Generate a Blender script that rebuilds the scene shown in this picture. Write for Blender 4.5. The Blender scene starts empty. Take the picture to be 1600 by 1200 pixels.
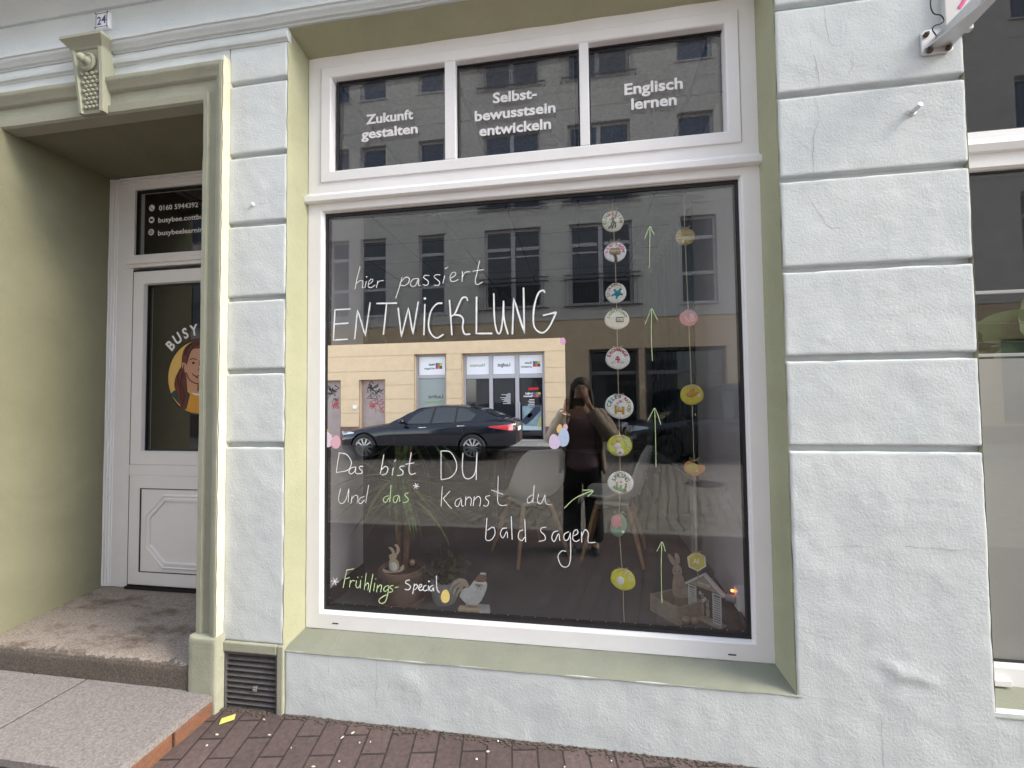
import bpy, bmesh, math, random
from mathutils import Vector, Matrix, noise
random.seed(7)
SC = bpy.context.scene
COL = SC.collection
R = math.radians

# ------------------------------------------------------------------ camera
CAM_Z = 1.4476
CAM = Vector((0.0, -1.88, CAM_Z))
FPX = 678.95                                   # focal length in pixels of the 1600 px wide photograph
YAW, PITCH, ROLL = R(9.0225), R(2.0570), R(0.62616)
MC = Matrix.Rotation(YAW, 3, 'Z') @ Matrix.Rotation(PITCH, 3, 'X') @ Matrix.Rotation(ROLL, 3, 'Y')
cd = bpy.data.cameras.new('camera')
cam = bpy.data.objects.new('camera', cd)
COL.objects.link(cam)
cam.location = CAM
mm = MC.to_4x4()
cam.matrix_world = Matrix.Translation(CAM) @ mm @ Matrix.Rotation(R(90), 4, 'X')
cd.sensor_width = 36.0
cd.lens = 36.0 * FPX / 1600.0
cd.clip_start = 0.02
cd.clip_end = 2000
SC.camera = cam

# ------------------------------------------------------------------ sky and sun
SUN_EL, SUN_AZ = R(38), R(-9)                # azimuth measured from +x (along the street), negative = street side
sd = Vector((math.cos(SUN_EL) * math.cos(SUN_AZ), math.cos(SUN_EL) * math.sin(SUN_AZ), math.sin(SUN_EL)))
W = bpy.data.worlds.new('World')
SC.world = W
W.use_nodes = True
wt = W.node_tree
bg = wt.nodes['Background']
sky = wt.nodes.new('ShaderNodeTexSky')
sky.sky_type = 'NISHITA'
sky.sun_disc = False
sky.sun_elevation = SUN_EL
sky.sun_rotation = math.atan2(sd.x, sd.y)
sky.air_density = 1.0
sky.dust_density = 1.0
sky.ozone_density = 1.0
hs = wt.nodes.new('ShaderNodeHueSaturation')
hs.inputs['Saturation'].default_value = 0.45
wt.links.new(sky.outputs[0], hs.inputs['Color'])
wt.links.new(hs.outputs[0], bg.inputs[0])
bg.inputs[1].default_value = 0.15
ld = bpy.data.lights.new('sun', 'SUN')
ld.energy = 1.15
ld.angle = R(22)
ld.color = (1.0, 0.89, 0.70)
sun = bpy.data.objects.new('sun', ld)
COL.objects.link(sun)
sun.location = (20, -6, 30)
sun.rotation_euler = (-sd).to_track_quat('-Z', 'Y').to_euler()

SC.view_settings.view_transform = 'Standard'
SC.view_settings.look = 'None'
SC.view_settings.gamma = 1
SC.view_settings.exposure = 2.2
cy = SC.cycles
cy.use_denoising = True
cy.max_bounces = 10
cy.diffuse_bounces = 5
cy.glossy_bounces = 6
cy.transparent_max_bounces = 16
cy.caustics_reflective = False
cy.caustics_refractive = False


def at(px, py, y):
    """where the sight line through a surveyed photo point meets the vertical plane y = const"""
    r = MC @ Vector(((px - 800) / FPX, 1.0, -(py - 600) / FPX))
    return CAM + r * ((y - CAM.y) / r.y)


# ------------------------------------------------------------------ materials
MATS = {}


def mat(name, col, rough=0.6, metal=0.0, var=0.0, scale=8.0, bump=0.0, bscale=60.0, col2=None, spec=0.5, bdist=0.01, coat=0.0):
    if name in MATS:
        return MATS[name]
    m = bpy.data.materials.new(name)
    m.use_nodes = True
    nt = m.node_tree
    b = nt.nodes['Principled BSDF']
    b.inputs['Base Color'].default_value = (*col, 1)
    b.inputs['Roughness'].default_value = rough
    b.inputs['Metallic'].default_value = metal
    b.inputs['Specular IOR Level'].default_value = spec
    b.inputs['Coat Weight'].default_value = coat
    b.inputs['Coat Roughness'].default_value = 0.03
    tc = nt.nodes.new('ShaderNodeTexCoord')
    if var or col2:
        n = nt.nodes.new('ShaderNodeTexNoise')
        n.inputs['Scale'].default_value = scale
        n.inputs['Detail'].default_value = 6
        n.inputs['Roughness'].default_value = 0.65
        nt.links.new(tc.outputs['Object'], n.inputs['Vector'])
        cr = nt.nodes.new('ShaderNodeValToRGB')
        c2 = col2 or tuple(max(0, c * (1 - var)) for c in col)
        c1 = col if col2 else tuple(min(1, c * (1 + var)) for c in col)
        cr.color_ramp.elements[0].position = 0.3
        cr.color_ramp.elements[1].position = 0.7
        cr.color_ramp.elements[0].color = (*c2, 1)
        cr.color_ramp.elements[1].color = (*c1, 1)
        nt.links.new(n.outputs['Fac'], cr.inputs['Fac'])
        nt.links.new(cr.outputs['Color'], b.inputs['Base Color'])
    if bump:
        n2 = nt.nodes.new('ShaderNodeTexNoise')
        n2.inputs['Scale'].default_value = bscale
        n2.inputs['Detail'].default_value = 7
        n2.inputs['Roughness'].default_value = 0.6
        nt.links.new(tc.outputs['Object'], n2.inputs['Vector'])
        bp = nt.nodes.new('ShaderNodeBump')
        bp.inputs['Strength'].default_value = bump
        bp.inputs['Distance'].default_value = bdist
        nt.links.new(n2.outputs['Fac'], bp.inputs['Height'])
        nt.links.new(bp.outputs['Normal'], b.inputs['Normal'])
    MATS[name] = m
    return m


def plaster(name, col, col2, patch=0.5, bump=0.7):
    """old painted render: two tones in soft patches, specks of dirt, lumps, trowel marks and fine grain"""
    m = bpy.data.materials.new(name)
    m.use_nodes = True
    nt = m.node_tree
    L = nt.links.new
    b = nt.nodes['Principled BSDF']
    b.inputs['Roughness'].default_value = 0.85
    b.inputs['Specular IOR Level'].default_value = 0.25
    tc = nt.nodes.new('ShaderNodeTexCoord')

    def nz(scale, det, rough=0.6, dist=0.0):
        n = nt.nodes.new('ShaderNodeTexNoise')
        n.inputs['Scale'].default_value = scale
        n.inputs['Detail'].default_value = det
        n.inputs['Roughness'].default_value = rough
        n.inputs['Distortion'].default_value = dist
        L(tc.outputs['Object'], n.inputs['Vector'])
        return n
    n1 = nz(2.3, 7, 0.65, 0.4)
    cr = nt.nodes.new('ShaderNodeValToRGB')
    cr.color_ramp.elements[0].position = 0.36
    cr.color_ramp.elements[1].position = 0.64
    cr.color_ramp.elements[0].color = (*col2, 1)
    cr.color_ramp.elements[1].color = (*col, 1)
    L(n1.outputs['Fac'], cr.inputs['Fac'])
    n4 = nz(38, 5, 0.75)
    sp = nt.nodes.new('ShaderNodeValToRGB')
    sp.color_ramp.elements[0].position = 0.27
    sp.color_ramp.elements[1].position = 0.36
    sp.color_ramp.elements[0].color = (0.62, 0.6, 0.55, 1)
    sp.color_ramp.elements[1].color = (1, 1, 1, 1)
    L(n4.outputs['Fac'], sp.inputs['Fac'])
    mx = nt.nodes.new('ShaderNodeMix')
    mx.data_type = 'RGBA'
    mx.blend_type = 'MULTIPLY'
    mx.inputs[0].default_value = 0.8
    L(cr.outputs['Color'], mx.inputs[6])
    L(sp.outputs['Color'], mx.inputs[7])
    L(mx.outputs[2], b.inputs['Base Color'])
    # relief
    g = nz(95, 5, 0.68)
    l = nz(26, 6, 0.62, 0.8)
    k = nz(7, 3, 0.5)
    vo = nt.nodes.new('ShaderNodeTexVoronoi')
    vo.inputs['Scale'].default_value = 46
    wv = nz(9, 2)
    add = nt.nodes.new('ShaderNodeVectorMath')
    add.operation = 'MULTIPLY_ADD'
    L(wv.outputs['Color'], add.inputs[0])
    add.inputs[1].default_value = (0.12, 0.12, 0.12)
    L(tc.outputs['Object'], add.inputs[2])
    L(add.outputs[0], vo.inputs['Vector'])

    def mth(op, a, bb):
        n = nt.nodes.new('ShaderNodeMath')
        n.operation = op
        for i, v in ((0, a), (1, bb)):
            if isinstance(v, (int, float)):
                n.inputs[i].default_value = v
            else:
                L(v, n.inputs[i])
        return n.outputs[0]
    h = mth('ADD', mth('MULTIPLY', g.outputs['Fac'], 0.62), mth('MULTIPLY', l.outputs['Fac'], mth('MULTIPLY', mth('MAXIMUM', mth('SUBTRACT', k.outputs['Fac'], 0.42), 0.04), 2.6)))
    h = mth('ADD', h, mth('MULTIPLY', mth('MINIMUM', vo.outputs['Distance'], 0.35), 0.12))
    bp = nt.nodes.new('ShaderNodeBump')
    bp.inputs['Strength'].default_value = bump
    bp.inputs['Distance'].default_value = 0.006
    L(h, bp.inputs['Height'])
    L(bp.outputs['Normal'], b.inputs['Normal'])
    MATS[name] = m
    return m


M_MINT = plaster('mint render', (0.64, 0.685, 0.695), (0.585, 0.63, 0.65), bump=0.55)
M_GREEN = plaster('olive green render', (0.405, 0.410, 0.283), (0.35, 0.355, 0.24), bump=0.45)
M_TRIM = plaster('grey green render', (0.36, 0.365, 0.29), (0.31, 0.315, 0.245), bump=0.6)
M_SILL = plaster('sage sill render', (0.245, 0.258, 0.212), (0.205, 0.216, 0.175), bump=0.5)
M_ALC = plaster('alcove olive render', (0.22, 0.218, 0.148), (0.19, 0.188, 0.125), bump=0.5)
M_BEIGE = mat('beige render', (0.66, 0.50, 0.325), 0.9, var=0.06, scale=3, bump=0.3, bscale=60)
M_GREYR = mat('grey render', (0.60, 0.565, 0.52), 0.9, var=0.05, scale=2, bump=0.3, bscale=60)
M_PVC = mat('white plastic frame', (0.85, 0.85, 0.87), 0.38, var=0.025, scale=5, bump=0.04, bscale=90)
M_PVCD = mat('white plastic weathered', (0.80, 0.79, 0.78), 0.45, var=0.05, scale=6, bump=0.06, bscale=90)
M_RUB = mat('black rubber', (0.012, 0.012, 0.014), 0.5)
M_BLACK = mat('black', (0.01, 0.01, 0.01), 0.6)
M_WHITE = mat('white vinyl', (0.82, 0.81, 0.83), 0.5)
M_CHALKW = mat('white chalk marker', (0.86, 0.89, 0.93), 0.7, var=0.12, scale=60)
M_CHALKG = mat('green chalk marker', (0.58, 0.80, 0.42), 0.7, var=0.12, scale=60)
M_METAL = mat('galvanised steel', (0.62, 0.62, 0.63), 0.45, 0.7, var=0.1, scale=15)
M_DARKM = mat('dark louvre paint', (0.115, 0.108, 0.112), 0.5, 0.2, var=0.25, scale=20, bump=0.15)
M_JUTE = mat('jute twine', (0.46, 0.38, 0.27), 0.95, var=0.2, scale=200)
M_WOODL = mat('light birch', (0.62, 0.50, 0.35), 0.6, var=0.1, scale=30)
M_WOODG = mat('weathered grey wood', (0.50, 0.42, 0.33), 0.8, var=0.15, scale=25)
M_BEECH = mat('beech wood', (0.52, 0.33, 0.18), 0.45, var=0.12, scale=20)
M_SHELL = mat('white chair shell', (0.86, 0.88, 0.87), 0.4)
M_CARPET = mat('charcoal carpet', (0.115, 0.116, 0.118), 0.98, bump=0.5, bscale=300, col2=(0.20, 0.20, 0.20), scale=180)
M_IWALL = mat('white inside wall', (0.66, 0.63, 0.68), 0.9, var=0.03, scale=3)
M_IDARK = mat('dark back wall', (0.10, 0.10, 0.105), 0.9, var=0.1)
M_TEAL = mat('dark teal curtain', (0.012, 0.05, 0.052), 0.9, var=0.3, scale=4)
M_CEIL = mat('ceiling tile', (0.42, 0.41, 0.41), 0.9, var=0.05, scale=10)
M_LEAF = mat('dracaena leaf', (0.10, 0.17, 0.055), 0.4, var=0.35, scale=14)
M_LEAF2 = mat('dark leaf', (0.045, 0.085, 0.035), 0.45, var=0.3, scale=14)
M_POT = mat('brown clay pot', (0.20, 0.135, 0.105), 0.75, var=0.15, scale=10)
M_POTG = mat('pale grey pot', (0.52, 0.54, 0.56), 0.6)
M_SOIL = mat('potting soil', (0.05, 0.03, 0.02), 1.0, var=0.4, scale=60, bump=0.6)


def glass(name, ior=1.78, tint=(0.97, 0.98, 0.975), rough=0.0):
    m = bpy.data.materials.new(name)
    m.use_nodes = True
    nt = m.node_tree
    nt.nodes.remove(nt.nodes['Principled BSDF'])
    out = nt.nodes['Material Output']
    t = nt.nodes.new('ShaderNodeBsdfTransparent')
    t.inputs[0].default_value = (*tint, 1)
    g = nt.nodes.new('ShaderNodeBsdfGlossy')
    g.inputs['Roughness'].default_value = rough
    g.inputs[0].default_value = (1, 1, 1, 1)
    lw = nt.nodes.new('ShaderNodeLayerWeight')       # Schlick reflectance, the same from both sides
    lw.inputs[0].default_value = 0.5
    r0 = ((ior - 1) / (ior + 1)) ** 2
    pw = nt.nodes.new('ShaderNodeMath')
    pw.operation = 'POWER'
    pw.inputs[1].default_value = 5.0
    nt.links.new(lw.outputs['Facing'], pw.inputs[0])
    f = nt.nodes.new('ShaderNodeMath')
    f.operation = 'MULTIPLY_ADD'
    f.inputs[1].default_value = 1 - r0
    f.inputs[2].default_value = r0
    nt.links.new(pw.outputs[0], f.inputs[0])
    mx = nt.nodes.new('ShaderNodeMixShader')
    nt.links.new(f.outputs[0], mx.inputs[0])
    nt.links.new(t.outputs[0], mx.inputs[1])
    nt.links.new(g.outputs[0], mx.inputs[2])
    nt.links.new(mx.outputs[0], out.inputs[0])
    MATS[name] = m
    return m


M_GLASS = glass('window glass')
M_CARGLASS = glass('car window glass', 1.7, (0.25, 0.28, 0.28))
M_MIRROR = mat('mirror film', (0.93, 0.93, 0.92), 0.0, 1.0)
M_ROOMG = mat('dark window glass', (0.018, 0.02, 0.025), 0.03, spec=0.8)


# ------------------------------------------------------------------ mesh building
class MB:
    def __init__(s):
        s.v, s.f, s.mi = [], [], []
        s.cur = 0

    def quad(s, *p):
        n = len(s.v)
        s.v += [tuple(q) for q in p]
        s.f.append(tuple(range(n, n + len(p))))
        s.mi.append(s.cur)

    def box(s, x0, x1, y0, y1, z0, z1):
        n = len(s.v)
        s.v += [(x, y, z) for x in (x0, x1) for y in (y0, y1) for z in (z0, z1)]
        for q in ((0, 1, 3, 2), (4, 6, 7, 5), (0, 4, 5, 1), (2, 3, 7, 6), (0, 2, 6, 4), (1, 5, 7, 3)):
            s.f.append(tuple(n + i for i in q))
            s.mi.append(s.cur)

    def obox(s, c, u, v, w, a, b, d):
        """oriented box: centre c, unit axes u v w, half sizes a b d"""
        c, u, v, w = Vector(c), Vector(u), Vector(v), Vector(w)
        n = len(s.v)
        s.v += [tuple(c + u * (a * i) + v * (b * j) + w * (d * k)) for i in (-1, 1) for j in (-1, 1) for k in (-1, 1)]
        for q in ((0, 1, 3, 2), (4, 6, 7, 5), (0, 4, 5, 1), (2, 3, 7, 6), (0, 2, 6, 4), (1, 5, 7, 3)):
            s.f.append(tuple(n + i for i in q))
            s.mi.append(s.cur)

    def prism(s, pts, fn, d0, d1):
        """polygon pts (a,b) extruded from d0 to d1; fn(a,b,d) -> xyz"""
        n = len(s.v)
        k = len(pts)
        s.v += [tuple(fn(a, b, d0)) for a, b in pts] + [tuple(fn(a, b, d1)) for a, b in pts]
        s.f.append(tuple(range(n + k - 1, n - 1, -1)))
        s.f.append(tuple(range(n + k, n + 2 * k)))
        s.mi += [s.cur, s.cur]
        for i in range(k):
            j = (i + 1) % k
            s.f.append((n + i, n + j, n + k + j, n + k + i))
            s.mi.append(s.cur)

    def tube(s, pts, r, seg=8, caps=True, flat=None):
        """round tube along pts; r a number or list; flat=(normal, ratio) squashes it"""
        pts = [Vector(p) for p in pts]
        k = len(pts)
        rr = r if isinstance(r, (list, tuple)) else [r] * k
        n = len(s.v)
        up = None
        for i, p in enumerate(pts):
            t = (pts[min(i + 1, k - 1)] - pts[max(i - 1, 0)])
            if t.length < 1e-9:
                t = Vector((0, 0, 1))
            t.normalize()
            if flat:
                b = Vector(flat[0])
                a = t.cross(b)
                if a.length < 1e-6:
                    a = Vector((1, 0, 0))
                a.normalize()
                fb = flat[1]
            else:
                if up is None or abs(t.dot(up)) > 0.95:
                    up = Vector((0, 0, 1)) if abs(t.z) < 0.9 else Vector((1, 0, 0))
                a = t.cross(up).normalized()
                b = a.cross(t).normalized()
                fb = 1
            for j in range(seg):
                w = 2 * math.pi * j / seg
                s.v.append(tuple(p + a * (math.cos(w) * rr[i]) + b * (math.sin(w) * rr[i] * fb)))
        for i in range(k - 1):
            for j in range(seg):
                q = n + i * seg
                s.f.append((q + j, q + (j + 1) % seg, q + seg + (j + 1) % seg, q + seg + j))
                s.mi.append(s.cur)
        if caps:
            s.f.append(tuple(n + j for j in range(seg - 1, -1, -1)))
            s.f.append(tuple(n + (k - 1) * seg + j for j in range(seg)))
            s.mi += [s.cur, s.cur]

    def lathe(s, prof, c=(0, 0, 0), seg=28, ax='z', sx=1.0, caps=True):
        """prof list of (r, h) turned about the axis"""
        n = len(s.v)
        for r, h in prof:
            for j in range(seg):
                w = 2 * math.pi * j / seg
                a, b = r * math.cos(w) * sx, r * math.sin(w)
                p = (a, b, h) if ax == 'z' else ((a, h, b) if ax == 'y' else (h, a, b))
                s.v.append((c[0] + p[0], c[1] + p[1], c[2] + p[2]))
        for i in range(len(prof) - 1):
            for j in range(seg):
                q = n + i * seg
                s.f.append((q + j, q + (j + 1) % seg, q + seg + (j + 1) % seg, q + seg + j))
                s.mi.append(s.cur)
        if caps:
            s.f.append(tuple(n + j for j in range(seg - 1, -1, -1)))
            s.f.append(tuple(n + (len(prof) - 1) * seg + j for j in range(seg)))
            s.mi += [s.cur, s.cur]

    def ell(s, c, r, seg=16, rings=10, rot=None, power=1.0):
        n = len(s.v)
        for i in range(rings + 1):
            th = math.pi * i / rings
            for j in range(seg):
                w = 2 * math.pi * j / seg
                p = Vector((r[0] * math.sin(th) * math.cos(w), r[1] * math.sin(th) * math.sin(w), r[2] * math.cos(th)))
                if power != 1.0:
                    k = 1 + (power - 1) * math.cos(th)
                    p.x *= k
                    p.y *= k
                if rot is not None:
                    p = rot @ p
                s.v.append(tuple(Vector(c) + p))
        for i in range(rings):
            for j in range(seg):
                q = n + i * seg
                s.f.append((q + j, q + seg + j, q + seg + (j + 1) % seg, q + (j + 1) % seg))
                s.mi.append(s.cur)

    def text(s, mesh, fn):
        n = len(s.v)
        s.v += [tuple(fn(x, y, z)) for x, y, z in mesh[0]]
        for f in mesh[1]:
            s.f.append(tuple(n + i for i in f))
            s.mi.append(s.cur)

    def build(s, name, m=None, parent=None, smooth=None, bevel=0.0, weld=False, bseg=2):
        me = bpy.data.meshes.new(name)
        me.from_pydata(s.v, [], s.f)
        ms = m if isinstance(m, (list, tuple)) else [m]
        for x in ms:
            me.materials.append(x)
        if len(ms) > 1:
            for p, i in zip(me.polygons, s.mi):
                p.material_index = i
        bm = bmesh.new()
        bm.from_mesh(me)
        if weld:
            bmesh.ops.remove_doubles(bm, verts=bm.verts, dist=1e-5)
        bmesh.ops.recalc_face_normals(bm, faces=bm.faces)
        bm.to_mesh(me)
        bm.free()
        if smooth is not None:
            for p in me.polygons:
                p.use_smooth = True
            me.set_sharp_from_angle(angle=R(smooth))
        o = bpy.data.objects.new(name, me)
        COL.objects.link(o)
        if parent is not None:
            o.parent = parent
        if bevel:
            b = o.modifiers.new('bevel', 'BEVEL')
            b.width = bevel
            b.segments = bseg
            b.limit_method = 'ANGLE'
            b.angle_limit = R(40)
        return o


def tag(o, label=None, cat=None, group=None, kind=None):
    if label:
        o['label'] = label
    if cat:
        o['category'] = cat
    if group:
        o['group'] = group
    if kind:
        o['kind'] = kind
    return o


def empty(name, loc=(0, 0, 0), label=None, cat=None, group=None, rz=0.0):
    o = bpy.data.objects.new(name, None)
    o.empty_display_size = 0.1
    COL.objects.link(o)
    o.location = loc
    o.rotation_euler = (0, 0, rz)
    return tag(o, label, cat, group)


def struct(o):
    o['kind'] = 'structure'
    return o


def copy_tree(o, parent=None):
    c = o.copy()
    COL.objects.link(c)
    c.parent = parent
    for ch in list(o.children):
        copy_tree(ch, c)
    return c


TXT = {}


def txt(sv, bold=0.0, extrude=0.001):
    """outline text as plain mesh data; cap height about 0.73 per unit size"""
    key = (sv, bold, extrude)
    if key in TXT:
        return TXT[key]
    cu = bpy.data.curves.new('lettering', 'FONT')
    cu.body = sv
    cu.offset = bold
    cu.extrude = extrude
    cu.resolution_u = 3
    ob = bpy.data.objects.new('lettering', cu)
    COL.objects.link(ob)
    dg = bpy.context.evaluated_depsgraph_get()
    me = bpy.data.meshes.new_from_object(ob.evaluated_get(dg))
    v = [tuple(x.co) for x in me.vertices]
    f = [tuple(p.vertices) for p in me.polygons]
    bpy.data.objects.remove(ob)
    bpy.data.curves.remove(cu)
    bpy.data.meshes.remove(me)
    x0 = min((a[0] for a in v), default=0)
    x1 = max((a[0] for a in v), default=1)
    TXT[key] = (v, f, x0, x1)
    return TXT[key]


def put_text(b, sv, x, y, z, width, cap, bold=0.02, flip=1, center=False):
    """text standing in an xz plane at depth y; flip=-1 reads from the +y side"""
    t = txt(sv, bold)
    sx = width / (t[3] - t[2])
    sz = cap / 0.73
    off = -(t[2] + t[3]) / 2 if center else -t[2]
    b.text(t, lambda a, c, d: (x + flip * (a + off) * sx, y - flip * d * 0.6, z + c * sz))


def arc_text(b, sv, cx, cz, y, rad, a0, a1, cap, bold=0.02, sx=0.85, thick=0.002):
    """letters along an arc (angles clockwise from 12 o'clock, degrees), each standing on the radius"""
    n = len(sv)
    for i, ch in enumerate(sv):
        if ch == ' ':
            continue
        w = R(a0 + (a1 - a0) * (i / max(1, n - 1)))
        t = txt(ch, bold)
        mid = (t[2] + t[3]) / 2
        k = cap / 0.73
        ux, uz = math.cos(w), -math.sin(w)
        nx, nz = math.sin(w), math.cos(w)

        def fn(a, c, d, ux=ux, uz=uz, nx=nx, nz=nz, mid=mid, k=k):
            p, q = (a - mid) * k * sx, c * k
            return (cx + nx * rad + ux * p + nx * q, y - d * thick * 500, cz + nz * rad + uz * p + nz * q)
        b.text(t, fn)


def nz3(x, z, s, seed=0.0):
    return noise.noise(Vector((x * s, seed, z * s)))


def wall_sheet(b, x0, x1, z0, z1, y, openings, depth, sgn=1, reveal=True):
    """flat wall in the xz plane with rectangular openings and their reveals (sgn = direction into the wall)"""
    xs = sorted({x0, x1, *[v for o in openings for v in (o[0], o[1]) if x0 < v < x1]})
    zs = sorted({z0, z1, *[v for o in openings for v in (o[2], o[3]) if z0 < v < z1]})
    for i in range(len(xs) - 1):
        for j in range(len(zs) - 1):
            mx, mz = (xs[i] + xs[i + 1]) / 2, (zs[j] + zs[j + 1]) / 2
            if any(o[0] < mx < o[1] and o[2] < mz < o[3] for o in openings):
                continue
            b.quad((xs[i], y, zs[j]), (xs[i + 1], y, zs[j]), (xs[i + 1], y, zs[j + 1]), (xs[i], y, zs[j + 1]))
    if reveal:
        for o in openings:
            d = y + sgn * (o[4] if len(o) > 4 else depth)
            a, c, e, g = o[:4]
            b.quad((a, y, e), (a, d, e), (a, d, g), (a, y, g))
            b.quad((c, y, e), (c, d, e), (c, d, g), (c, y, g))
            b.quad((a, y, g), (c, y, g), (c, d, g), (a, d, g))
            b.quad((a, y, e), (c, y, e), (c, d, e), (a, d, e))


def frame_ring(b, x0, x1, z0, z1, w, y0, y1, wl=None, wr=None, wt=None, wb=None):
    """rectangular frame of four mitre-free members"""
    wl, wr, wt, wb = wl or w, wr or w, wt or w, wb or w
    b.box(x0, x0 + wl, y0, y1, z0, z1)
    b.box(x1 - wr, x1, y0, y1, z0, z1)
    b.box(x0 + wl, x1 - wr, y0, y1, z1 - wt, z1)
    b.box(x0 + wl, x1 - wr, y0, y1, z0, z0 + wb)


def profile_ring(b, x0, x1, z0, z1, prof, tris=None):
    """mitred frame: prof = list of (inset from outer edge, y)"""
    n = len(b.v)
    k = len(prof)
    for q in range(4):
        for d, y in prof:
            x = x0 + d if q in (0, 3) else x1 - d
            z = z0 + d if q in (0, 1) else z1 - d
            b.v.append((x, y, z))
    for q in range(4):
        r = (q + 1) % 4
        for i in range(k - 1):
            b.f.append((n + q * k + i, n + r * k + i, n + r * k + i + 1, n + q * k + i + 1))
            b.mi.append(b.cur)


# ------------------------------------------------------------------ ground
def brick_mat(name, c1, c2, mortar, bw, bh, ms, rot=0.0, bump=0.5, squash=1.0, warp=0.0, rough=0.85, off=0.5):
    m = bpy.data.materials.new(name)
    m.use_nodes = True
    nt = m.node_tree
    L = nt.links.new
    b = nt.nodes['Principled BSDF']
    b.inputs['Roughness'].default_value = rough
    b.inputs['Specular IOR Level'].default_value = 0.3
    tc = nt.nodes.new('ShaderNodeTexCoord')
    mp = nt.nodes.new('ShaderNodeMapping')
    mp.inputs['Rotation'].default_value = (0, 0, rot)
    L(tc.outputs['Object'], mp.inputs['Vector'])
    src = mp.outputs['Vector']
    if warp:
        wn = nt.nodes.new('ShaderNodeTexNoise')
        wn.inputs['Scale'].default_value = 1.6
        L(mp.outputs['Vector'], wn.inputs['Vector'])
        va = nt.nodes.new('ShaderNodeVectorMath')
        va.operation = 'MULTIPLY_ADD'
        va.inputs[1].default_value = (warp, warp, 0)
        L(wn.outputs['Color'], va.inputs[0])
        L(src, va.inputs[2])
        src = va.outputs[0]
    br = nt.nodes.new('ShaderNodeTexBrick')
    br.offset = off
    br.inputs['Color1'].default_value = (*c1, 1)
    br.inputs['Color2'].default_value = (*c2, 1)
    br.inputs['Mortar'].default_value = (*mortar, 1)
    br.inputs['Scale'].default_value = 1.0
    br.inputs['Brick Width'].default_value = bw
    br.inputs['Row Height'].default_value = bh
    br.inputs['Mortar Size'].default_value = ms
    br.inputs['Mortar Smooth'].default_value = 0.3
    br.inputs['Bias'].default_value = 0.0
    L(src, br.inputs['Vector'])
    n = nt.nodes.new('ShaderNodeTexNoise')
    n.inputs['Scale'].default_value = 45
    n.inputs['Detail'].default_value = 8
    n.inputs['Roughness'].default_value = 0.75
    L(tc.outputs['Object'], n.inputs['Vector'])
    n2 = nt.nodes.new('ShaderNodeTexNoise')
    n2.inputs['Scale'].default_value = 3
    n2.inputs['Detail'].default_value = 4
    L(tc.outputs['Object'], n2.inputs['Vector'])
    cr = nt.nodes.new('ShaderNodeMapRange')
    cr.inputs['From Min'].default_value = 0.3
    cr.inputs['From Max'].default_value = 0.7
    cr.inputs['To Min'].default_value = 0.66
    cr.inputs['To Max'].default_value = 1.25
    L(n.outputs['Fac'], cr.inputs['Value'])
    cr2 = nt.nodes.new('ShaderNodeMapRange')
    cr2.inputs['To Min'].default_value = 0.7
    cr2.inputs['To Max'].default_value = 1.3
    L(n2.outputs['Fac'], cr2.inputs['Value'])
    mu = nt.nodes.new('ShaderNodeVectorMath')
    mu.operation = 'SCALE'
    L(br.outputs['Color'], mu.inputs[0])
    L(cr.outputs[0], mu.inputs['Scale'])
    mu2 = nt.nodes.new('ShaderNodeVectorMath')
    mu2.operation = 'SCALE'
    L(mu.outputs[0], mu2.inputs[0])
    L(cr2.outputs[0], mu2.inputs['Scale'])
    L(mu2.outputs[0], b.inputs['Base Color'])
    sub = nt.nodes.new('ShaderNodeMath')
    sub.operation = 'MULTIPLY_ADD'
    sub.inputs[1].default_value = -1.0
    L(br.outputs['Fac'], sub.inputs[0])
    hh = nt.nodes.new('ShaderNodeMath')
    hh.operation = 'MULTIPLY'
    hh.inputs[1].default_value = 0.35
    L(n.outputs['Fac'], hh.inputs[0])
    L(hh.outputs[0], sub.inputs[2])
    bp = nt.nodes.new('ShaderNodeBump')
    bp.inputs['Strength'].default_value = bump
    bp.inputs['Distance'].default_value = 0.012
    L(sub.outputs[0], bp.inputs['Height'])
    L(bp.outputs['Normal'], b.inputs['Normal'])
    MATS[name] = m
    return m


M_PAVE = brick_mat('red brown clinker paving', (0.124, 0.090, 0.088), (0.092, 0.067, 0.066), (0.042, 0.035, 0.032), 0.205, 0.104, 0.0045, rot=R(90 - 10), bump=0.8)
M_SETT = brick_mat('granite setts', (0.37, 0.335, 0.295), (0.27, 0.245, 0.22), (0.15, 0.135, 0.12), 0.19, 0.14, 0.011, rot=R(80), bump=0.35, warp=0.22)
M_SLABS = brick_mat('pale paving slabs', (0.30, 0.29, 0.27), (0.26, 0.25, 0.24), (0.12, 0.11, 0.10), 0.5, 0.5, 0.006, bump=0.4)
M_KERB = mat('granite kerb', (0.30, 0.285, 0.27), 0.8, var=0.25, scale=50, bump=0.4, bscale=80)
M_GROUND = mat('earth', (0.16, 0.14, 0.11), 1.0, var=0.2, scale=0.5)

KY = -2.80                                     # near kerb
b = MB()
b.quad((-400, -400, -0.35), (400, -400, -0.35), (400, 400, -0.35), (-400, 400, -0.35))
struct(b.build('ground', M_GROUND))
b = MB()
b.quad((-60, 0.05, 0.0), (60, 0.05, 0.0), (60, KY, -0.05), (-60, KY, -0.05))
struct(b.build('pavement', M_PAVE))
b = MB()
b.box(-60, 60, KY - 0.14, KY, -0.3, -0.047)
b.box(-60, 60, -10.62, -10.48, -0.3, -0.05)
struct(b.build('kerb', M_KERB, bevel=0.012))
b = MB()
b.quad((-60, -10.48, -0.13), (60, -10.48, -0.13), (60, KY - 0.14, -0.13), (-60, KY - 0.14, -0.13))
struct(b.build('road', M_SETT))
b = MB()
b.quad((-60, -10.62, -0.052), (60, -10.62, -0.052), (60, -12.98, -0.03), (-60, -12.98, -0.03))
struct(b.build('pavement_opposite', M_SLABS))

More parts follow.
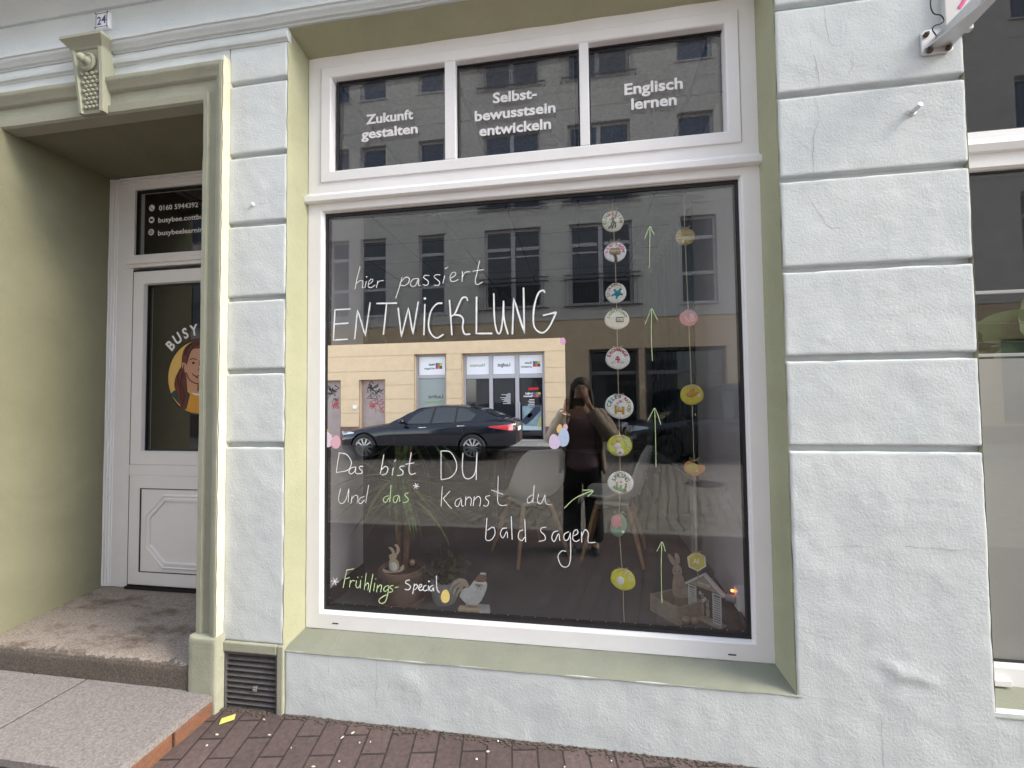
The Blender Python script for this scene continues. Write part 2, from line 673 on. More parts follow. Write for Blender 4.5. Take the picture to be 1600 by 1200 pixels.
# ------------------------------------------------------------------ our building
HOUSE = empty('townhouse', (0, 0, 0), 'mint and olive rendered old townhouse front with shop window, recessed door and house number 24', 'building')
X0, X1 = -1.396, 0.807                          # shop window opening
ZS, ZT = 0.295, 3.287
DX0, DX1, DZT = -3.12, -1.842, 2.965             # door opening
RX0, RX1 = 1.475, 3.75                          # right window opening

b = MB()
wall_sheet(b, -7, 6, -0.3, 9, 0.026, [(DX0, DX1, 0.1, DZT, 0.60), (X0 - 0.006, X1 + 0.006, ZS - 0.02, ZT, 0.13), (RX0 + 0.004, RX1, 0.26, ZT, 0.13)], 0.13)
wall_back = b.build('wall', M_MINT, HOUSE)


def rough_block(b, x0, x1, z0, z1, round_=('l', 'r', 't', 'b'), y=0.0, yb=0.03, step=0.014, rad=0.007, amp=0.0022):
    """one block of render with a hand-made face: soft lumps, worn wavy arrises"""
    nx = max(4, int((x1 - x0) / step))
    nz_ = max(4, int((z1 - z0) / step))

    def spaced(a, c, n, lo, hi):
        t = [a + (c - a) * i / n for i in range(n + 1)]
        if lo:
            t = [a, a + rad * 0.35, a + rad] + [q for q in t if q > a + rad * 1.5]
        if hi:
            t = [q for q in t if q < c - rad * 1.5] + [c - rad, c - rad * 0.35, c]
        return t
    xs = spaced(x0, x1, nx, 'l' in round_, 'r' in round_)
    zs = spaced(z0, z1, nz_, 'b' in round_, 't' in round_)
    n = len(b.v)
    nx, nzv = len(xs), len(zs)
    for zi, z in enumerate(zs):
        for xi, x in enumerate(xs):
            e = 0.0
            for flag, d in (('l', x - x0), ('r', x1 - x), ('b', z - z0), ('t', z1 - z)):
                if flag in round_ and d < rad:
                    e += rad * (1 - math.sqrt(max(0, 1 - (1 - d / rad) ** 2)))
            h = amp * (nz3(x, z, 6.5) + 0.6 * nz3(x, z, 17, 3.1) + 0.35 * nz3(x, z, 40, 7.7))
            px, pz = x, z
            if 'l' in round_ and xi == 0 or 'r' in round_ and xi == nx - 1:
                px += 0.0035 * nz3(0, z, 14, x * 3)
            if 'b' in round_ and zi == 0 or 't' in round_ and zi == nzv - 1:
                pz += 0.0035 * nz3(x, 0, 14, z * 5)
            b.v.append((px, y + min(e, rad) + h + lump(px, pz), pz))
    for j in range(nzv - 1):
        for i in range(nx - 1):
            q = n + j * nx + i
            b.f.append((q, q + 1, q + nx + 1, q + nx))
            b.mi.append(b.cur)
    # skirts back to the wall
    for idx in ([n + i for i in range(nx)], [n + (nzv - 1) * nx + i for i in range(nx)], [n + j * nx for j in range(nzv)], [n + j * nx + nx - 1 for j in range(nzv)]):
        m0 = len(b.v)
        for i in idx:
            p = b.v[i]
            b.v.append((p[0], yb, p[2]))
        for k in range(len(idx) - 1):
            b.f.append((idx[k], idx[k + 1], m0 + k + 1, m0 + k))
            b.mi.append(b.cur)


LUMPS = []
for (_a, _c, _s, _h) in ((1392, 1044, 13, 0.004), (1410, 1054, 16, 0.006), (1432, 1060, 12, 0.004), (1452, 1066, 10, 0.003), (1380, 1050, 12, -0.004), (1425, 1070, 14, -0.004), (1290, 530, 5, 0.005), (1455, 525, 4, 0.004), (1448, 295, 5, 0.004), (1457, 327, 5, 0.004), (1330, 960, 40, 0.003), (1420, 930, 50, -0.003), (1370, 790, 60, 0.003), (1480, 800, 45, 0.002), (1290, 900, 30, 0.003), (640, 1070, 25, 0.003), (880, 1100, 40, 0.003), (700, 1085, 30, -0.002)):
    _p = at(_a, _c, 0.0)
    LUMPS.append((_p.x, _p.z, _s * 0.0026, _h))


def lump(x, z):
    h = 0.0
    for a, c, s_, k in LUMPS:
        d = ((x - a) ** 2 / (s_ * 1.35) ** 2 + (z - c) ** 2 / s_ ** 2)
        if d < 4:
            h -= k * math.exp(-d * 1.6) * (1 + 0.5 * noise.noise(Vector((x * 70, 3, z * 70))))
    return h


GZ = [1.243, 1.598, 1.956, 2.325, 2.671, 3.040]  # centre lines of the grooves
GH = 0.0115
b = MB()
zz = [0.312] + GZ + [3.226]
for i in range(7):
    rough_block(b, -1.718, X0 - 0.003, zz[i] + (GH if i else 0), zz[i + 1] - (GH if i < 6 else 0))
zz = [0.288] + GZ + [3.287]
for i in range(7):
    rough_block(b, X1 + 0.003, RX0, zz[i] + (GH if i else 0), zz[i + 1] - (GH if i < 6 else 0), round_=('l', 'r', 't') if i == 0 else ('l', 'r', 't', 'b'))
rough_block(b, -1.388, 6.0, -0.06, 0.288, round_=('l',))
rough_block(b, RX1, 6.0, 0.288, 3.287, round_=('l',))
rough_block(b, -7.0, DX0 - 0.15, -0.06, 3.226, round_=(), step=0.05)
rough_block(b, DX0 - 0.15, -1.722, DZT + 0.02, 3.226, round_=())
rough_block(b, -7.0, 6.0, 3.356, 3.556, round_=(), step=0.03)
blk = b.build('rendered_block', M_MINT, HOUSE, smooth=50)

# horizontal mouldings
def moulding(b, prof, x0, x1, step=0.06, amp=0.0025):
    """profile (y,z) run along x with a hand-run wobble"""
    n = max(2, int((x1 - x0) / step))
    m = len(b.v)
    k = len(prof)
    for i in range(n + 1):
        x = x0 + (x1 - x0) * i / n
        w1, w2 = amp * noise.noise(Vector((x * 3, 1.3, prof[0][1]))), amp * noise.noise(Vector((x * 9, 5.3, prof[0][1])))
        for y, z in prof:
            b.v.append((x, y + w2 * (1 if y < -0.001 else 0), z + w1))
    for i in range(n):
        for j in range(k - 1):
            q = m + i * k + j
            b.f.append((q, q + k, q + k + 1, q + 1))
            b.mi.append(b.cur)
    b.f.append(tuple(m + j for j in range(k)))
    b.f.append(tuple(m + n * k + j for j in range(k - 1, -1, -1)))
    b.mi += [b.cur, b.cur]


b = MB()
moulding(b, [(0.02, 3.286), (-0.010, 3.287), (-0.012, 3.295), (-0.022, 3.299), (-0.024, 3.306), (-0.032, 3.316), (-0.037, 3.324), (-0.037, 3.333), (-0.043, 3.337), (-0.044, 3.352), (0.0, 3.360), (0.02, 3.360)], -7, 6)
moulding(b, [(0.02, 3.222), (-0.002, 3.223), (-0.005, 3.230), (-0.013, 3.234), (-0.016, 3.246), (-0.016, 3.262), (-0.008, 3.270), (-0.008, 3.2845), (0.02, 3.2845)], -7, X0 + 0.004)
b.build('string_course', M_MINT, HOUSE, smooth=35)
b = MB()
moulding(b, [(0.02, 3.548), (-0.012, 3.549), (-0.018, 3.56), (-0.03, 3.578), (-0.055, 3.60), (-0.10, 3.63), (-0.15, 3.65), (-0.155, 3.70), (-0.20, 3.76), (-0.20, 3.82), (0.02, 3.84)], -7, 6)
b.build('cornice', M_MINT, HOUSE, smooth=35)

# painted reveals of the shop window
FY = 0.134                                      # front of the window frame
b = MB()


def rough_strip(b, fn, nu, nv):
    n = len(b.v)
    for i in range(nu + 1):
        for j in range(nv + 1):
            b.v.append(tuple(fn(i / nu, j / nv)))
    for i in range(nu):
        for j in range(nv):
            q = n + i * (nv + 1) + j
            b.f.append((q, q + 1, q + nv + 2, q + nv + 1))
            b.mi.append(b.cur)


def rv(x, sgn):
    def fn(u, v):
        z = 0.285 + (ZT - 0.285) * u
        y = 0.001 + (FY + 0.012) * v
        return (x + sgn * (0.022 * v) + 0.0035 * nz3(y, z, 11, x) * (1 - 0.5 * v), y + (0.0035 * nz3(z, 0, 13, x) if v == 0 else 0), z)
    return fn


rough_strip(b, rv(X0, 1), 90, 6)
rough_strip(b, rv(X1, -1), 90, 6)
rough_strip(b, lambda u, v: (X0 + (X1 - X0) * u, 0.001 + (FY + 0.012) * v, ZT - 0.001 - 0.062 * v + 0.004 * nz3(u * 2.2, v * 0.1, 7, 3)), 70, 6)
b.build('window_reveal', M_GREEN, HOUSE, smooth=60)
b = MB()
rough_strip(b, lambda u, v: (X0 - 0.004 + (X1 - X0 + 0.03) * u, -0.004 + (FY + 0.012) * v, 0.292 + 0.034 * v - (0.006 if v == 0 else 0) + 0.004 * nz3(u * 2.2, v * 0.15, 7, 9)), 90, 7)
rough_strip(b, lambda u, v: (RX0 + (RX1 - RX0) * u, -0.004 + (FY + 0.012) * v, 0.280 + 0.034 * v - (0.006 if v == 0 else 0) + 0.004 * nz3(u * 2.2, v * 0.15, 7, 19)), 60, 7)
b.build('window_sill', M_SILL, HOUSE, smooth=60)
b = MB()
rough_strip(b, lambda u, v: (RX0 + 0.012 * v, 0.001 + (FY + 0.012) * v, 0.27 + (ZT - 0.27) * u), 60, 4)
b.build('window_reveal', M_GREEN, HOUSE, smooth=60)

# door surround: an architrave swept round the opening
b = MB()
AP = [(-0.012, 0.05), (-0.008, -0.014), (0.0, -0.024), (0.030, -0.026), (0.036, -0.014), (0.042, -0.012), (0.088, -0.014), (0.094, -0.026), (0.100, -0.030), (0.116, -0.034), (0.128, -0.044), (0.136, -0.047), (0.150, -0.046), (0.152, -0.038), (0.152, 0.03)]


def architrave(b):
    TOPS = 1.16                                  # the head is a little wider than the jambs
    path = []
    nz_ = 60
    for i in range(nz_ + 1):
        path.append((DX1, 0.36 + (DZT - 0.36) * i / nz_, 1, 0))
    cols = []
    zt = 0.19
    # right jamb up, mitre, head, mitre, left jamb down
    def col(px, pz, ox, oz):
        c = []
        for u, y in AP:
            ww = 0.0022 * noise.noise(Vector((px * 9 + u * 3, pz * 9, 2)))
            c.append((px + ox * u + ww, y + 0.0025 * noise.noise(Vector((px * 12, pz * 12, u * 8))), pz + oz * u))
        return c
    for i in range(nz_):
        cols.append(col(DX1, 0.20 + (DZT - 0.20) * i / nz_, 0.82, 0))
    cols.append(col(DX1, DZT, 0.82, TOPS))
    for i in range(1, 40):
        cols.append(col(DX1 + (DX0 - DX1) * i / 40, DZT, 0, TOPS))
    cols.append(col(DX0, DZT, -1, TOPS))
    for i in range(1, nz_ + 1):
        cols.append(col(DX0, DZT - (DZT - 0.20) * i / nz_, -1, 0))
    n = len(b.v)
    k = len(AP)
    for c in cols:
        b.v += c
    for i in range(len(cols) - 1):
        for j in range(k - 1):
            q = n + i * k + j
            b.f.append((q, q + 1, q + k + 1, q + k))
            b.mi.append(b.cur)


architrave(b)
b.build('door_surround', M_TRIM, HOUSE, smooth=35)
b = MB()
rough_block(b, DX1 - 0.014, -1.704, -0.05, 0.345, y=-0.054, yb=0.05, rad=0.012)
b.build('surround_base', M_TRIM, HOUSE, smooth=50)

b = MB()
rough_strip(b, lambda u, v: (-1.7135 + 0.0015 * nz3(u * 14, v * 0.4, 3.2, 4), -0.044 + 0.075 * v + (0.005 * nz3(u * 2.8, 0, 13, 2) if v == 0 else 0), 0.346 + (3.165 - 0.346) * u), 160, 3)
b.build('cream_edge', plaster('cream render', (0.70, 0.66, 0.52), (0.60, 0.56, 0.42), bump=0.5), HOUSE, smooth=60)  # paler cream strip over the right-facing side of the door surround
# alcove of the entrance
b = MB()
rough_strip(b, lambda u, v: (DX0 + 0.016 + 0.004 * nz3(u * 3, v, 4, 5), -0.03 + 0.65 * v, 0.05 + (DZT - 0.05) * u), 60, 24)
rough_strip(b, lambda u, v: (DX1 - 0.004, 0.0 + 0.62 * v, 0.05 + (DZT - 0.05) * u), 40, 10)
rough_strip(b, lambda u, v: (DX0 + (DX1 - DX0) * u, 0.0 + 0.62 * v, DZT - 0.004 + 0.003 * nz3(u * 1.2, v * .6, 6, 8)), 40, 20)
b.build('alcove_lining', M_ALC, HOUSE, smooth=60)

# keystone over the door
KX, KZ0, KZ1 = -2.484, 2.958, 3.282
b = MB()
def kx(z, side):
    t = (z - KZ0) / (KZ1 - KZ0)
    return KX - 0.012 * t + side * (0.074 + 0.022 * t)
nk = 16
for side in (-1, 1):
    pass
n0 = len(b.v)
for i in range(nk + 1):
    z = KZ0 + (KZ1 - KZ0) * i / nk
    t = i / nk
    yf = -0.050 - 0.020 * t ** 1.6
    for (x, y) in ((kx(z, -1), 0.03), (kx(z, -1), yf), (kx(z, -1) + 0.020, yf - 0.004), (kx(z, -1) + 0.024, yf + 0.010), (kx(z, 1) - 0.024, yf + 0.010), (kx(z, 1) - 0.020, yf - 0.004), (kx(z, 1), yf), (kx(z, 1), 0.03)):
        b.v.append((x, y, z))
for i in range(nk):
    for j in range(7):
        q = n0 + i * 8 + j
        b.f.append((q, q + 1, q + 9, q + 8))
        b.mi.append(0)
b.f.append(tuple(n0 + j for j in range(8)))
b.mi.append(0)
key = b.build('keystone', M_TRIM, HOUSE, smooth=35, bevel=0.003)
b = MB()
for i in range(9):                               # overlapping scales in the sunk field
    z = KZ0 + 0.032 + i * 0.0215
    t = (z - KZ0) / (KZ1 - KZ0)
    yf = -0.040 - 0.020 * t ** 1.6
    m = 4
    w = (kx(z, 1) - kx(z, -1) - 0.055) / m
    for j in range(m):
        x = kx(z, -1) + 0.0275 + w * (j + 0.5 + (0.5 if i % 2 else 0))
        if x > kx(z, 1) - 0.03:
            continue
        b.ell((x, yf - 0.001, z), (w * 0.46, 0.011, 0.0115), 10, 6)
b.build('scale_relief', M_TRIM, key, smooth=60)
b = MB()
b.lathe([(0.0, 0.0), (0.048, 0.0), (0.048, -0.006), (0.038, -0.012), (0.030, -0.008), (0.022, -0.012), (0.019, -0.026), (0.023, -0.036), (0.016, -0.047), (0.006, -0.052), (0.0, -0.052)], (KX - 0.012, -0.056, KZ0 + 0.262), 24, 'y')
b.build('rosette', M_TRIM, key, smooth=40)
b = MB()
def capring(z0, z1, e0, e1):
    pts = []
    for z, e in ((z0, e0), (z1, e1)):
        pts.append([(KX - 0.112 - e, 0.02, z), (KX - 0.112 - e, -0.058 - e, z), (KX + 0.072 + e, -0.058 - e, z), (KX + 0.072 + e, 0.02, z)])
    for i in range(3):
        b.quad(pts[0][i], pts[0][i + 1], pts[1][i + 1], pts[1][i])
    return pts
p = capring(3.280, 3.288, -0.002, 0.006)
b.quad(*p[0])
capring(3.288, 3.298, 0.006, 0.008)
capring(3.298, 3.324, 0.008, 0.030)
capring(3.324, 3.331, 0.030, 0.036)
p = capring(3.331, 3.345, 0.036, 0.036)
b.quad(*p[1])
b.build('cap', M_TRIM, key, smooth=30, weld=True)

# cracks in the render
def crack(pts, y, w=0.0022):
    P = []
    for i in range(len(pts) - 1):
        a, c = Vector(pts[i]), Vector(pts[i + 1])
        n = max(2, int((a - c).length / 7))
        for k in range(n):
            P.append(a.lerp(c, k / n))
    P.append(Vector(pts[-1]))
    q = []
    for i, p in enumerate(P):
        p = p + Vector((random.uniform(-1.2, 1.2), random.uniform(-0.8, 0.8)))
        q.append(at(p.x, p.y, y - 0.0005))
    k = len(q)
    rr = [max(0.0004, w * (0.35 + 0.65 * random.random()) * (1 - abs(2 * i / max(1, k - 1) - 1) ** 3 * 0.8)) for i in range(k)]
    b = MB()
    b.tube(q, rr, 5, flat=((0, 1, 0), 0.25))
    return b.build('crack', M_CRACK, HOUSE)


M_CRACK = mat('crack', (0.30, 0.31, 0.30), 0.95)
for pts in ([(1287, 10), (1292, 40), (1297, 68), (1300, 71), (1320, 71)], [(1265, 60), (1270, 80), (1278, 110), (1280, 138)], [(1273, 152), (1282, 185), (1272, 210), (1270, 240), (1272, 275)], [(1262, 305), (1275, 325), (1290, 350), (1300, 356), (1332, 356)], [(1230, 100), (1250, 115), (1262, 125)], [(1328, 90), (1333, 100), (1326, 120)]):
    crack(pts, 0.0, 0.0011)
for pts in ([(512, 1024), (513, 1055), (508, 1080), (505, 1112)], [(588, 1028), (588, 1112)], [(614, 1033), (613, 1060), (603, 1080), (585, 1070)], [(657, 1040), (660, 1075), (654, 1130)], [(1555, 1118), (1550, 1150), (1551, 1200)], [(1375, 1115), (1382, 1200)], [(1290, 855), (1400, 853), (1500, 860), (1545, 851)], [(1352, 1160), (1360, 1175), (1370, 1190)], [(637, 1072), (637, 1092)], [(622, 1060), (622, 1072)]):
    crack(pts, 0.0, 0.0011)
for pts in ([(535, 990), (527, 1002), (524, 1005), (513, 1018)], [(676, 1000), (672, 1012), (664, 1020), (658, 1030)]):
    q = [(a, c) for a, c in pts]
    b = MB()
    P = []
    for i, (a, c) in enumerate(q):
        v = i / (len(q) - 1)
        yy = FY * (1 - v) * 0.95 + 0.004
        p = at(a, c, yy)
        P.append((p.x, yy - 0.004, 0.292 + 0.034 * ((yy + 0.004) / (FY + 0.012)) + 0.001))
    b.tube(P, [0.0006] + [0.0014] * (len(P) - 2) + [0.0008], 5, flat=((0, 0, 1), 0.3))
    b.build('crack', M_CRACK, HOUSE)
# pipe stub on the pier
b = MB()
p = at(1424, 176, 0.0)
b.tube([(p.x, 0.01, p.z), (p.x, -0.03, p.z), (p.x + 0.002, -0.045, p.z + 0.004)], [0.009, 0.0095, 0.008], 12)
b.lathe([(0.0, 0.0), (0.016, 0.0), (0.014, -0.006), (0.009, -0.008), (0, -0.008)], (p.x, 0.0, p.z), 14, 'y')
b.build('metal_stub', M_METAL, HOUSE, smooth=40)
b = MB()
p = at(396, 320, 0.0)
b.ell((p.x, -0.004, p.z), (0.007, 0.008, 0.009), 10, 6)
b.build('plaster_plug', M_WHITE, HOUSE, smooth=60)

# cellar vent in the foot of the pilaster
b = MB()
VX0, VX1, VZ0, VZ1 = -1.702, -1.425, -0.015, 0.262
frame_ring(b, -1.724, -1.388, -0.06, 0.311, 0.02, -0.012, 0.05, wl=0.020, wr=0.034, wt=0.046, wb=0.04)
vs = b.build('vent_surround', M_TRIM, HOUSE, bevel=0.006)
b = MB()
b.box(-1.71, -1.41, 0.052, 0.058, -0.03, 0.27)
vent = b.build('vent_grille', M_BLACK, HOUSE)
b = MB()
frame_ring(b, VX0 - 0.002, VX1 + 0.003, VZ0 - 0.003, VZ1 + 0.003, 0.010, -0.004, 0.03)
b.build('vent_frame', M_DARKM, vent, bevel=0.002)
n = 11
for i in range(n):
    z = VZ0 + 0.014 + (VZ1 - VZ0 - 0.02) * i / (n - 1)
    b = MB()
    dz = 0.0
    b.prism([(0.002, z - 0.008), (0.006, z - 0.0085), (0.030, z + 0.008), (0.026, z + 0.010), (0.0, z - 0.004)], lambda a, c, d: (d, a, c), VX0 + 0.008, VX1 - 0.008)
    b.build('slat', M_DARKM, vent)
b = MB()
b.box(-1.553, -1.533, -0.004, 0.012, 0.085, 0.108)
b.tube([(-1.543, -0.008, 0.097), (-1.543, 0.0, 0.097)], 0.004, 10)
b.build('latch', mat('worn steel', (0.3, 0.28, 0.27), 0.5, 0.5), vent, bevel=0.002)

# ------------------------------------------------------------------ shop window
GY = 0.165                                       # outer pane
FX0, FX1, FZ0, FZ1 = -1.375, 0.790, 0.324, 3.215
SW_Z = 2.505
b = MB()
# outer frame members around the two lights
MX0, MX1, MZ0, MZ1 = -1.2915, 0.7065, 0.409, 2.4135
prof = [(0.0, FY + 0.05), (0.0, FY + 0.004), (0.004, FY), (0.074, FY), (0.079, FY + 0.003), (0.082, FY + 0.012), (0.0845, FY + 0.014), (0.0845, FY + 0.05)]
profile_ring(b, FX0, FX1, FZ0, SW_Z - 0.004, prof)
swin = b.build('shop_window', M_PVC, HOUSE, smooth=25, weld=True)
b = MB()
profile_ring(b, FX0, FX1, SW_Z - 0.004, FZ1 + 0.03, [(0.0, FY + 0.05), (0.0, FY + 0.004), (0.004, FY), (0.070, FY), (0.072, FY + 0.004), (0.072, FY + 0.05)])
b.build('upper_frame', M_PVC, swin, smooth=25, weld=True)
# black shadow gap and sash of the upper light
SX0, SX1, SZ0, SZ1 = FX0 + 0.075, FX1 - 0.075, SW_Z + 0.065, 3.170
b = MB()
profile_ring(b, FX0 + 0.0705, FX1 - 0.0705, SW_Z + 0.062, FZ1 - 0.040, [(0.0, FY + 0.006), (0.008, FY + 0.006)])
b.build('sash_gap', M_RUB, swin)
b = MB()
profile_ring(b, SX0, SX1, SZ0 - 0.001, SZ1, [(0.0, FY + 0.04), (0.0, FY - 0.004), (0.003, FY - 0.007), (0.050, FY - 0.007), (0.055, FY - 0.003), (0.058, FY + 0.010), (0.060, FY + 0.04)])
b.build('upper_sash', M_PVC, swin, smooth=25, weld=True)
PANES = [(-1.222, -0.6425), (-0.580, 0.012), (0.064, 0.665)]
PZ0, PZ1 = 2.600, 3.105
for xa, xb in ((-0.6425, -0.580), (0.012, 0.064)):
    b = MB()
    b.box(xa + 0.004, xb - 0.004, FY - 0.005, FY + 0.04, SZ0 + 0.055, SZ1 - 0.055)
    b.build('mullion', M_PVC, swin, bevel=0.003)
# transom nosing
b = MB()
tz = 2.478
b.prism([(FY - 0.001, tz - 0.018), (FY - 0.018, tz - 0.016), (FY - 0.024, tz - 0.010), (FY - 0.024, tz + 0.016), (FY - 0.018, tz + 0.022), (FY - 0.008, tz + 0.024), (FY - 0.006, tz + 0.034), (FY - 0.001, tz + 0.038)], lambda a, c, d: (d, a, c), FX0 - 0.010, FX1 + 0.010)
b.build('transom_nosing', M_PVC, swin, smooth=30)
# gaskets and panes
gl = [(MX0 - 0.001, MX1 + 0.001, MZ0 - 0.001, MZ1 + 0.001)] + [(a - 0.004, c + 0.004, PZ0 - 0.006, PZ1 + 0.006) for a, c in PANES]
for i, (a, c, e, g) in enumerate(gl):
    gp = MB()
    w = 0.017 if i == 0 else 0.010
    wb = 0.020 if i == 0 else 0.010
    frame_ring(gp, a - 0.003, c + 0.003, e - 0.003, g + 0.003, w, GY - 0.006, GY + 0.03, wb=wb)
    gp.build('gasket', M_RUB, swin)
    for y in (GY, GY + 0.018):
        p = MB()
        p.quad((a, y, e), (c, y, e), (c, y, g), (a, y, g))
        o = p.build('pane', M_GLASS, swin)
        if o.data.polygons[0].normal.y > 0:
            o.data.flip_normals()
b = MB()
for i in range(31):                               # bright dots of the spacer bar
    x = MX0 + 0.03 + (MX1 - MX0 - 0.06) * i / 30
    b.ell((x, GY + 0.010, MZ0 + 0.024), (0.0022, 0.001, 0.0016), 6, 4)
    z = MZ0 + 0.05 + (MZ1 - MZ0 - 0.1) * i / 30
    b.ell((MX0 + 0.022, GY + 0.010, z), (0.0016, 0.001, 0.0022), 6, 4)
b.build('spacer_bar', M_METAL, swin)
for px, py in ((524, 974), (1144, 1023)):
    p = at(px, py, FY)
    b = MB()
    b.box(p.x - 0.016, p.x + 0.016, FY - 0.0015, FY + 0.002, p.z - 0.0025, p.z + 0.0025)
    b.build('drain_slot', M_RUB, swin)

# vinyl lettering on the upper lights
LY = GY - 0.0012
for lines in ([('Zukunft', (571.8, 194), (645.5, 185.6), 15.5), ('gestalten', (564.7, 216.7), (652.6, 208), 15.5)],
              [('Selbst-', (770, 161), (838.7, 153), 16), ('bewusstsein', (741.8, 188.4), (868, 176), 16), ('entwickeln', (749, 213), (861, 200), 16)],
              [('Englisch', (975.7, 146.8), (1067, 139), 16.5), ('lernen', (986.5, 171.5), (1057.3, 163), 16.5)]):
    b = MB()
    for s_, l, r, cap in lines:
        pl, pr_ = at(*l, LY), at(*r, LY)
        put_text(b, s_, pl.x, LY, (pl.z + pr_.z) / 2, pr_.x - pl.x, cap * 0.00325, 0.027)
    b.build('lettering', M_WHITE, swin)


# handwriting in chalk marker: strokes measured on the pane
def smooth_line(pts, n=5):
    """Catmull-Rom through pts"""
    if len(pts) < 3:
        return [Vector(p) for p in pts]
    P = [Vector(p) for p in pts]
    P = [P[0] * 2 - P[1]] + P + [P[-1] * 2 - P[-2]]
    out = []
    for i in range(1, len(P) - 2):
        for k in range(n):
            t = k / n
            a, b_, c, d = P[i - 1], P[i], P[i + 1], P[i + 2]
            out.append(0.5 * ((2 * b_) + (c - a) * t + (2 * a - 5 * b_ + 4 * c - d) * t * t + (3 * b_ - a - 3 * c + d) * t ** 3))
    out.append(P[-2])
    return out


def write(name, strokes, ox, oy, k, w, m, sharp=False):
    b = MB()
    for st in strokes:
        if len(st) == 1:
            p = at(ox + st[0][0] * k, oy + st[0][1] * k, LY)
            b.ell((p.x, LY, p.z), (w * 1.5, 0.0008, w * 1.4), 10, 6)
            continue
        q = [Vector((ox + a * k, oy + c * k)) for a, c in st]
        q = q if sharp and len(q) < 6 else smooth_line(q)
        if sharp and len(st) < 6:
            d = []
            for i in range(len(q) - 1):
                for t in range(6):
                    d.append(q[i].lerp(q[i + 1], t / 6))
            q = d + [q[-1]]
        P = [at(v.x, v.y, LY) for v in q]
        rr = [w * (0.82 + 0.25 * noise.noise(Vector((p.x * 30, p.z * 30, 1)))) for p in P]
        b.tube(P, rr, 7, flat=((0, 1, 0), 0.14))
    return b.build(name, m, swin, smooth=60)


A = (490, 320, 0.25625)
write('handwriting', [[(283, 378), (267, 440), (252, 515)], [(262, 480), (285, 462), (300, 470), (296, 503), (305, 506)], [(322, 465), (312, 508)], [(322, 440)],
                      [(333, 487), (355, 472), (362, 458), (348, 455), (335, 475), (335, 500), (350, 505), (375, 490)], [(392, 462), (383, 505)], [(385, 487), (402, 466), (428, 462)],
                      [(540, 440), (520, 510), (500, 570)], [(528, 475), (560, 443), (583, 450), (575, 480), (545, 494), (525, 485)], [(638, 448), (605, 455), (590, 482), (602, 497), (622, 490), (640, 452), (638, 487), (652, 492)],
                      [(705, 433), (680, 430), (672, 445), (695, 462), (700, 480), (685, 492), (665, 485)], [(772, 428), (748, 426), (735, 440), (755, 458), (768, 472), (762, 490), (733, 490)], [(800, 430), (788, 480)], [(800, 390), (818, 380)],
                      [(838, 447), (865, 428), (862, 412), (845, 415), (832, 440), (838, 465), (860, 466), (882, 455)], [(908, 405), (905, 470)], [(908, 440), (925, 412), (957, 409)], [(1012, 340), (995, 420), (985, 468), (1000, 487), (1030, 470)], [(970, 405), (1037, 395)]], *A, 0.0023, M_CHALKW)
write('handwriting', [[(225, 636), (130, 640), (120, 825), (208, 820)], [(128, 728), (212, 722)], [(250, 820), (268, 640), (315, 800), (345, 595)], [(383, 602), (508, 600)], [(445, 602), (425, 792)],
                      [(515, 628), (535, 805), (578, 628), (605, 790), (638, 590)], [(678, 605), (672, 795)], [(678, 572)]], *A, 0.0046, M_CHALKW, sharp=True)
write('handwriting', [[(785, 600), (750, 605), (715, 650), (700, 730), (715, 785), (750, 812), (793, 790)], [(828, 580), (836, 690), (843, 795)], [(940, 585), (930, 565), (905, 570), (880, 620), (862, 662), (838, 682)], [(848, 672), (890, 675), (912, 700), (908, 750), (922, 788), (955, 788)],
                      [(1098, 540), (1103, 700), (1120, 778), (1140, 775), (1153, 690), (1158, 585)], [(1158, 585), (1162, 700), (1185, 790)], [(1410, 537), (1400, 522), (1370, 540), (1345, 620), (1340, 720), (1360, 765), (1400, 780), (1440, 740), (1480, 655)]], *A, 0.0049, M_CHALKW)
write('handwriting', [[(993, 560), (992, 785), (1090, 785)], [(1212, 790), (1220, 570), (1285, 785), (1280, 505)], [(1480, 655), (1398, 675)]], *A, 0.0055, M_CHALKW, sharp=True)
B = (495, 690, 0.28125)
write('handwriting', [[(125, 65), (115, 120), (108, 170)], [(122, 62), (165, 72), (192, 115), (172, 158), (108, 172)], [(216, 140), (190, 147), (178, 167), (190, 180), (210, 165), (217, 142), (215, 172), (226, 178)], [(258, 138), (240, 138), (236, 150), (250, 162), (250, 175), (225, 180)],
                      [(372, 72), (362, 130), (352, 182)], [(356, 160), (380, 138), (395, 150), (385, 178), (360, 186)], [(425, 145), (418, 188)], [(430, 112), (440, 100)], [(487, 135), (465, 138), (462, 150), (478, 165), (474, 184), (445, 188)], [(525, 60), (515, 120), (512, 165), (525, 182), (550, 175)], [(492, 126), (542, 118)],
                      [(690, 55), (690, 210)], [(688, 52), (740, 58), (773, 110), (773, 162), (740, 200), (690, 212)], [(812, 62), (808, 150), (820, 198), (850, 205), (880, 170), (890, 60)], [(890, 60), (885, 213)]], *B, 0.0027, M_CHALKW)
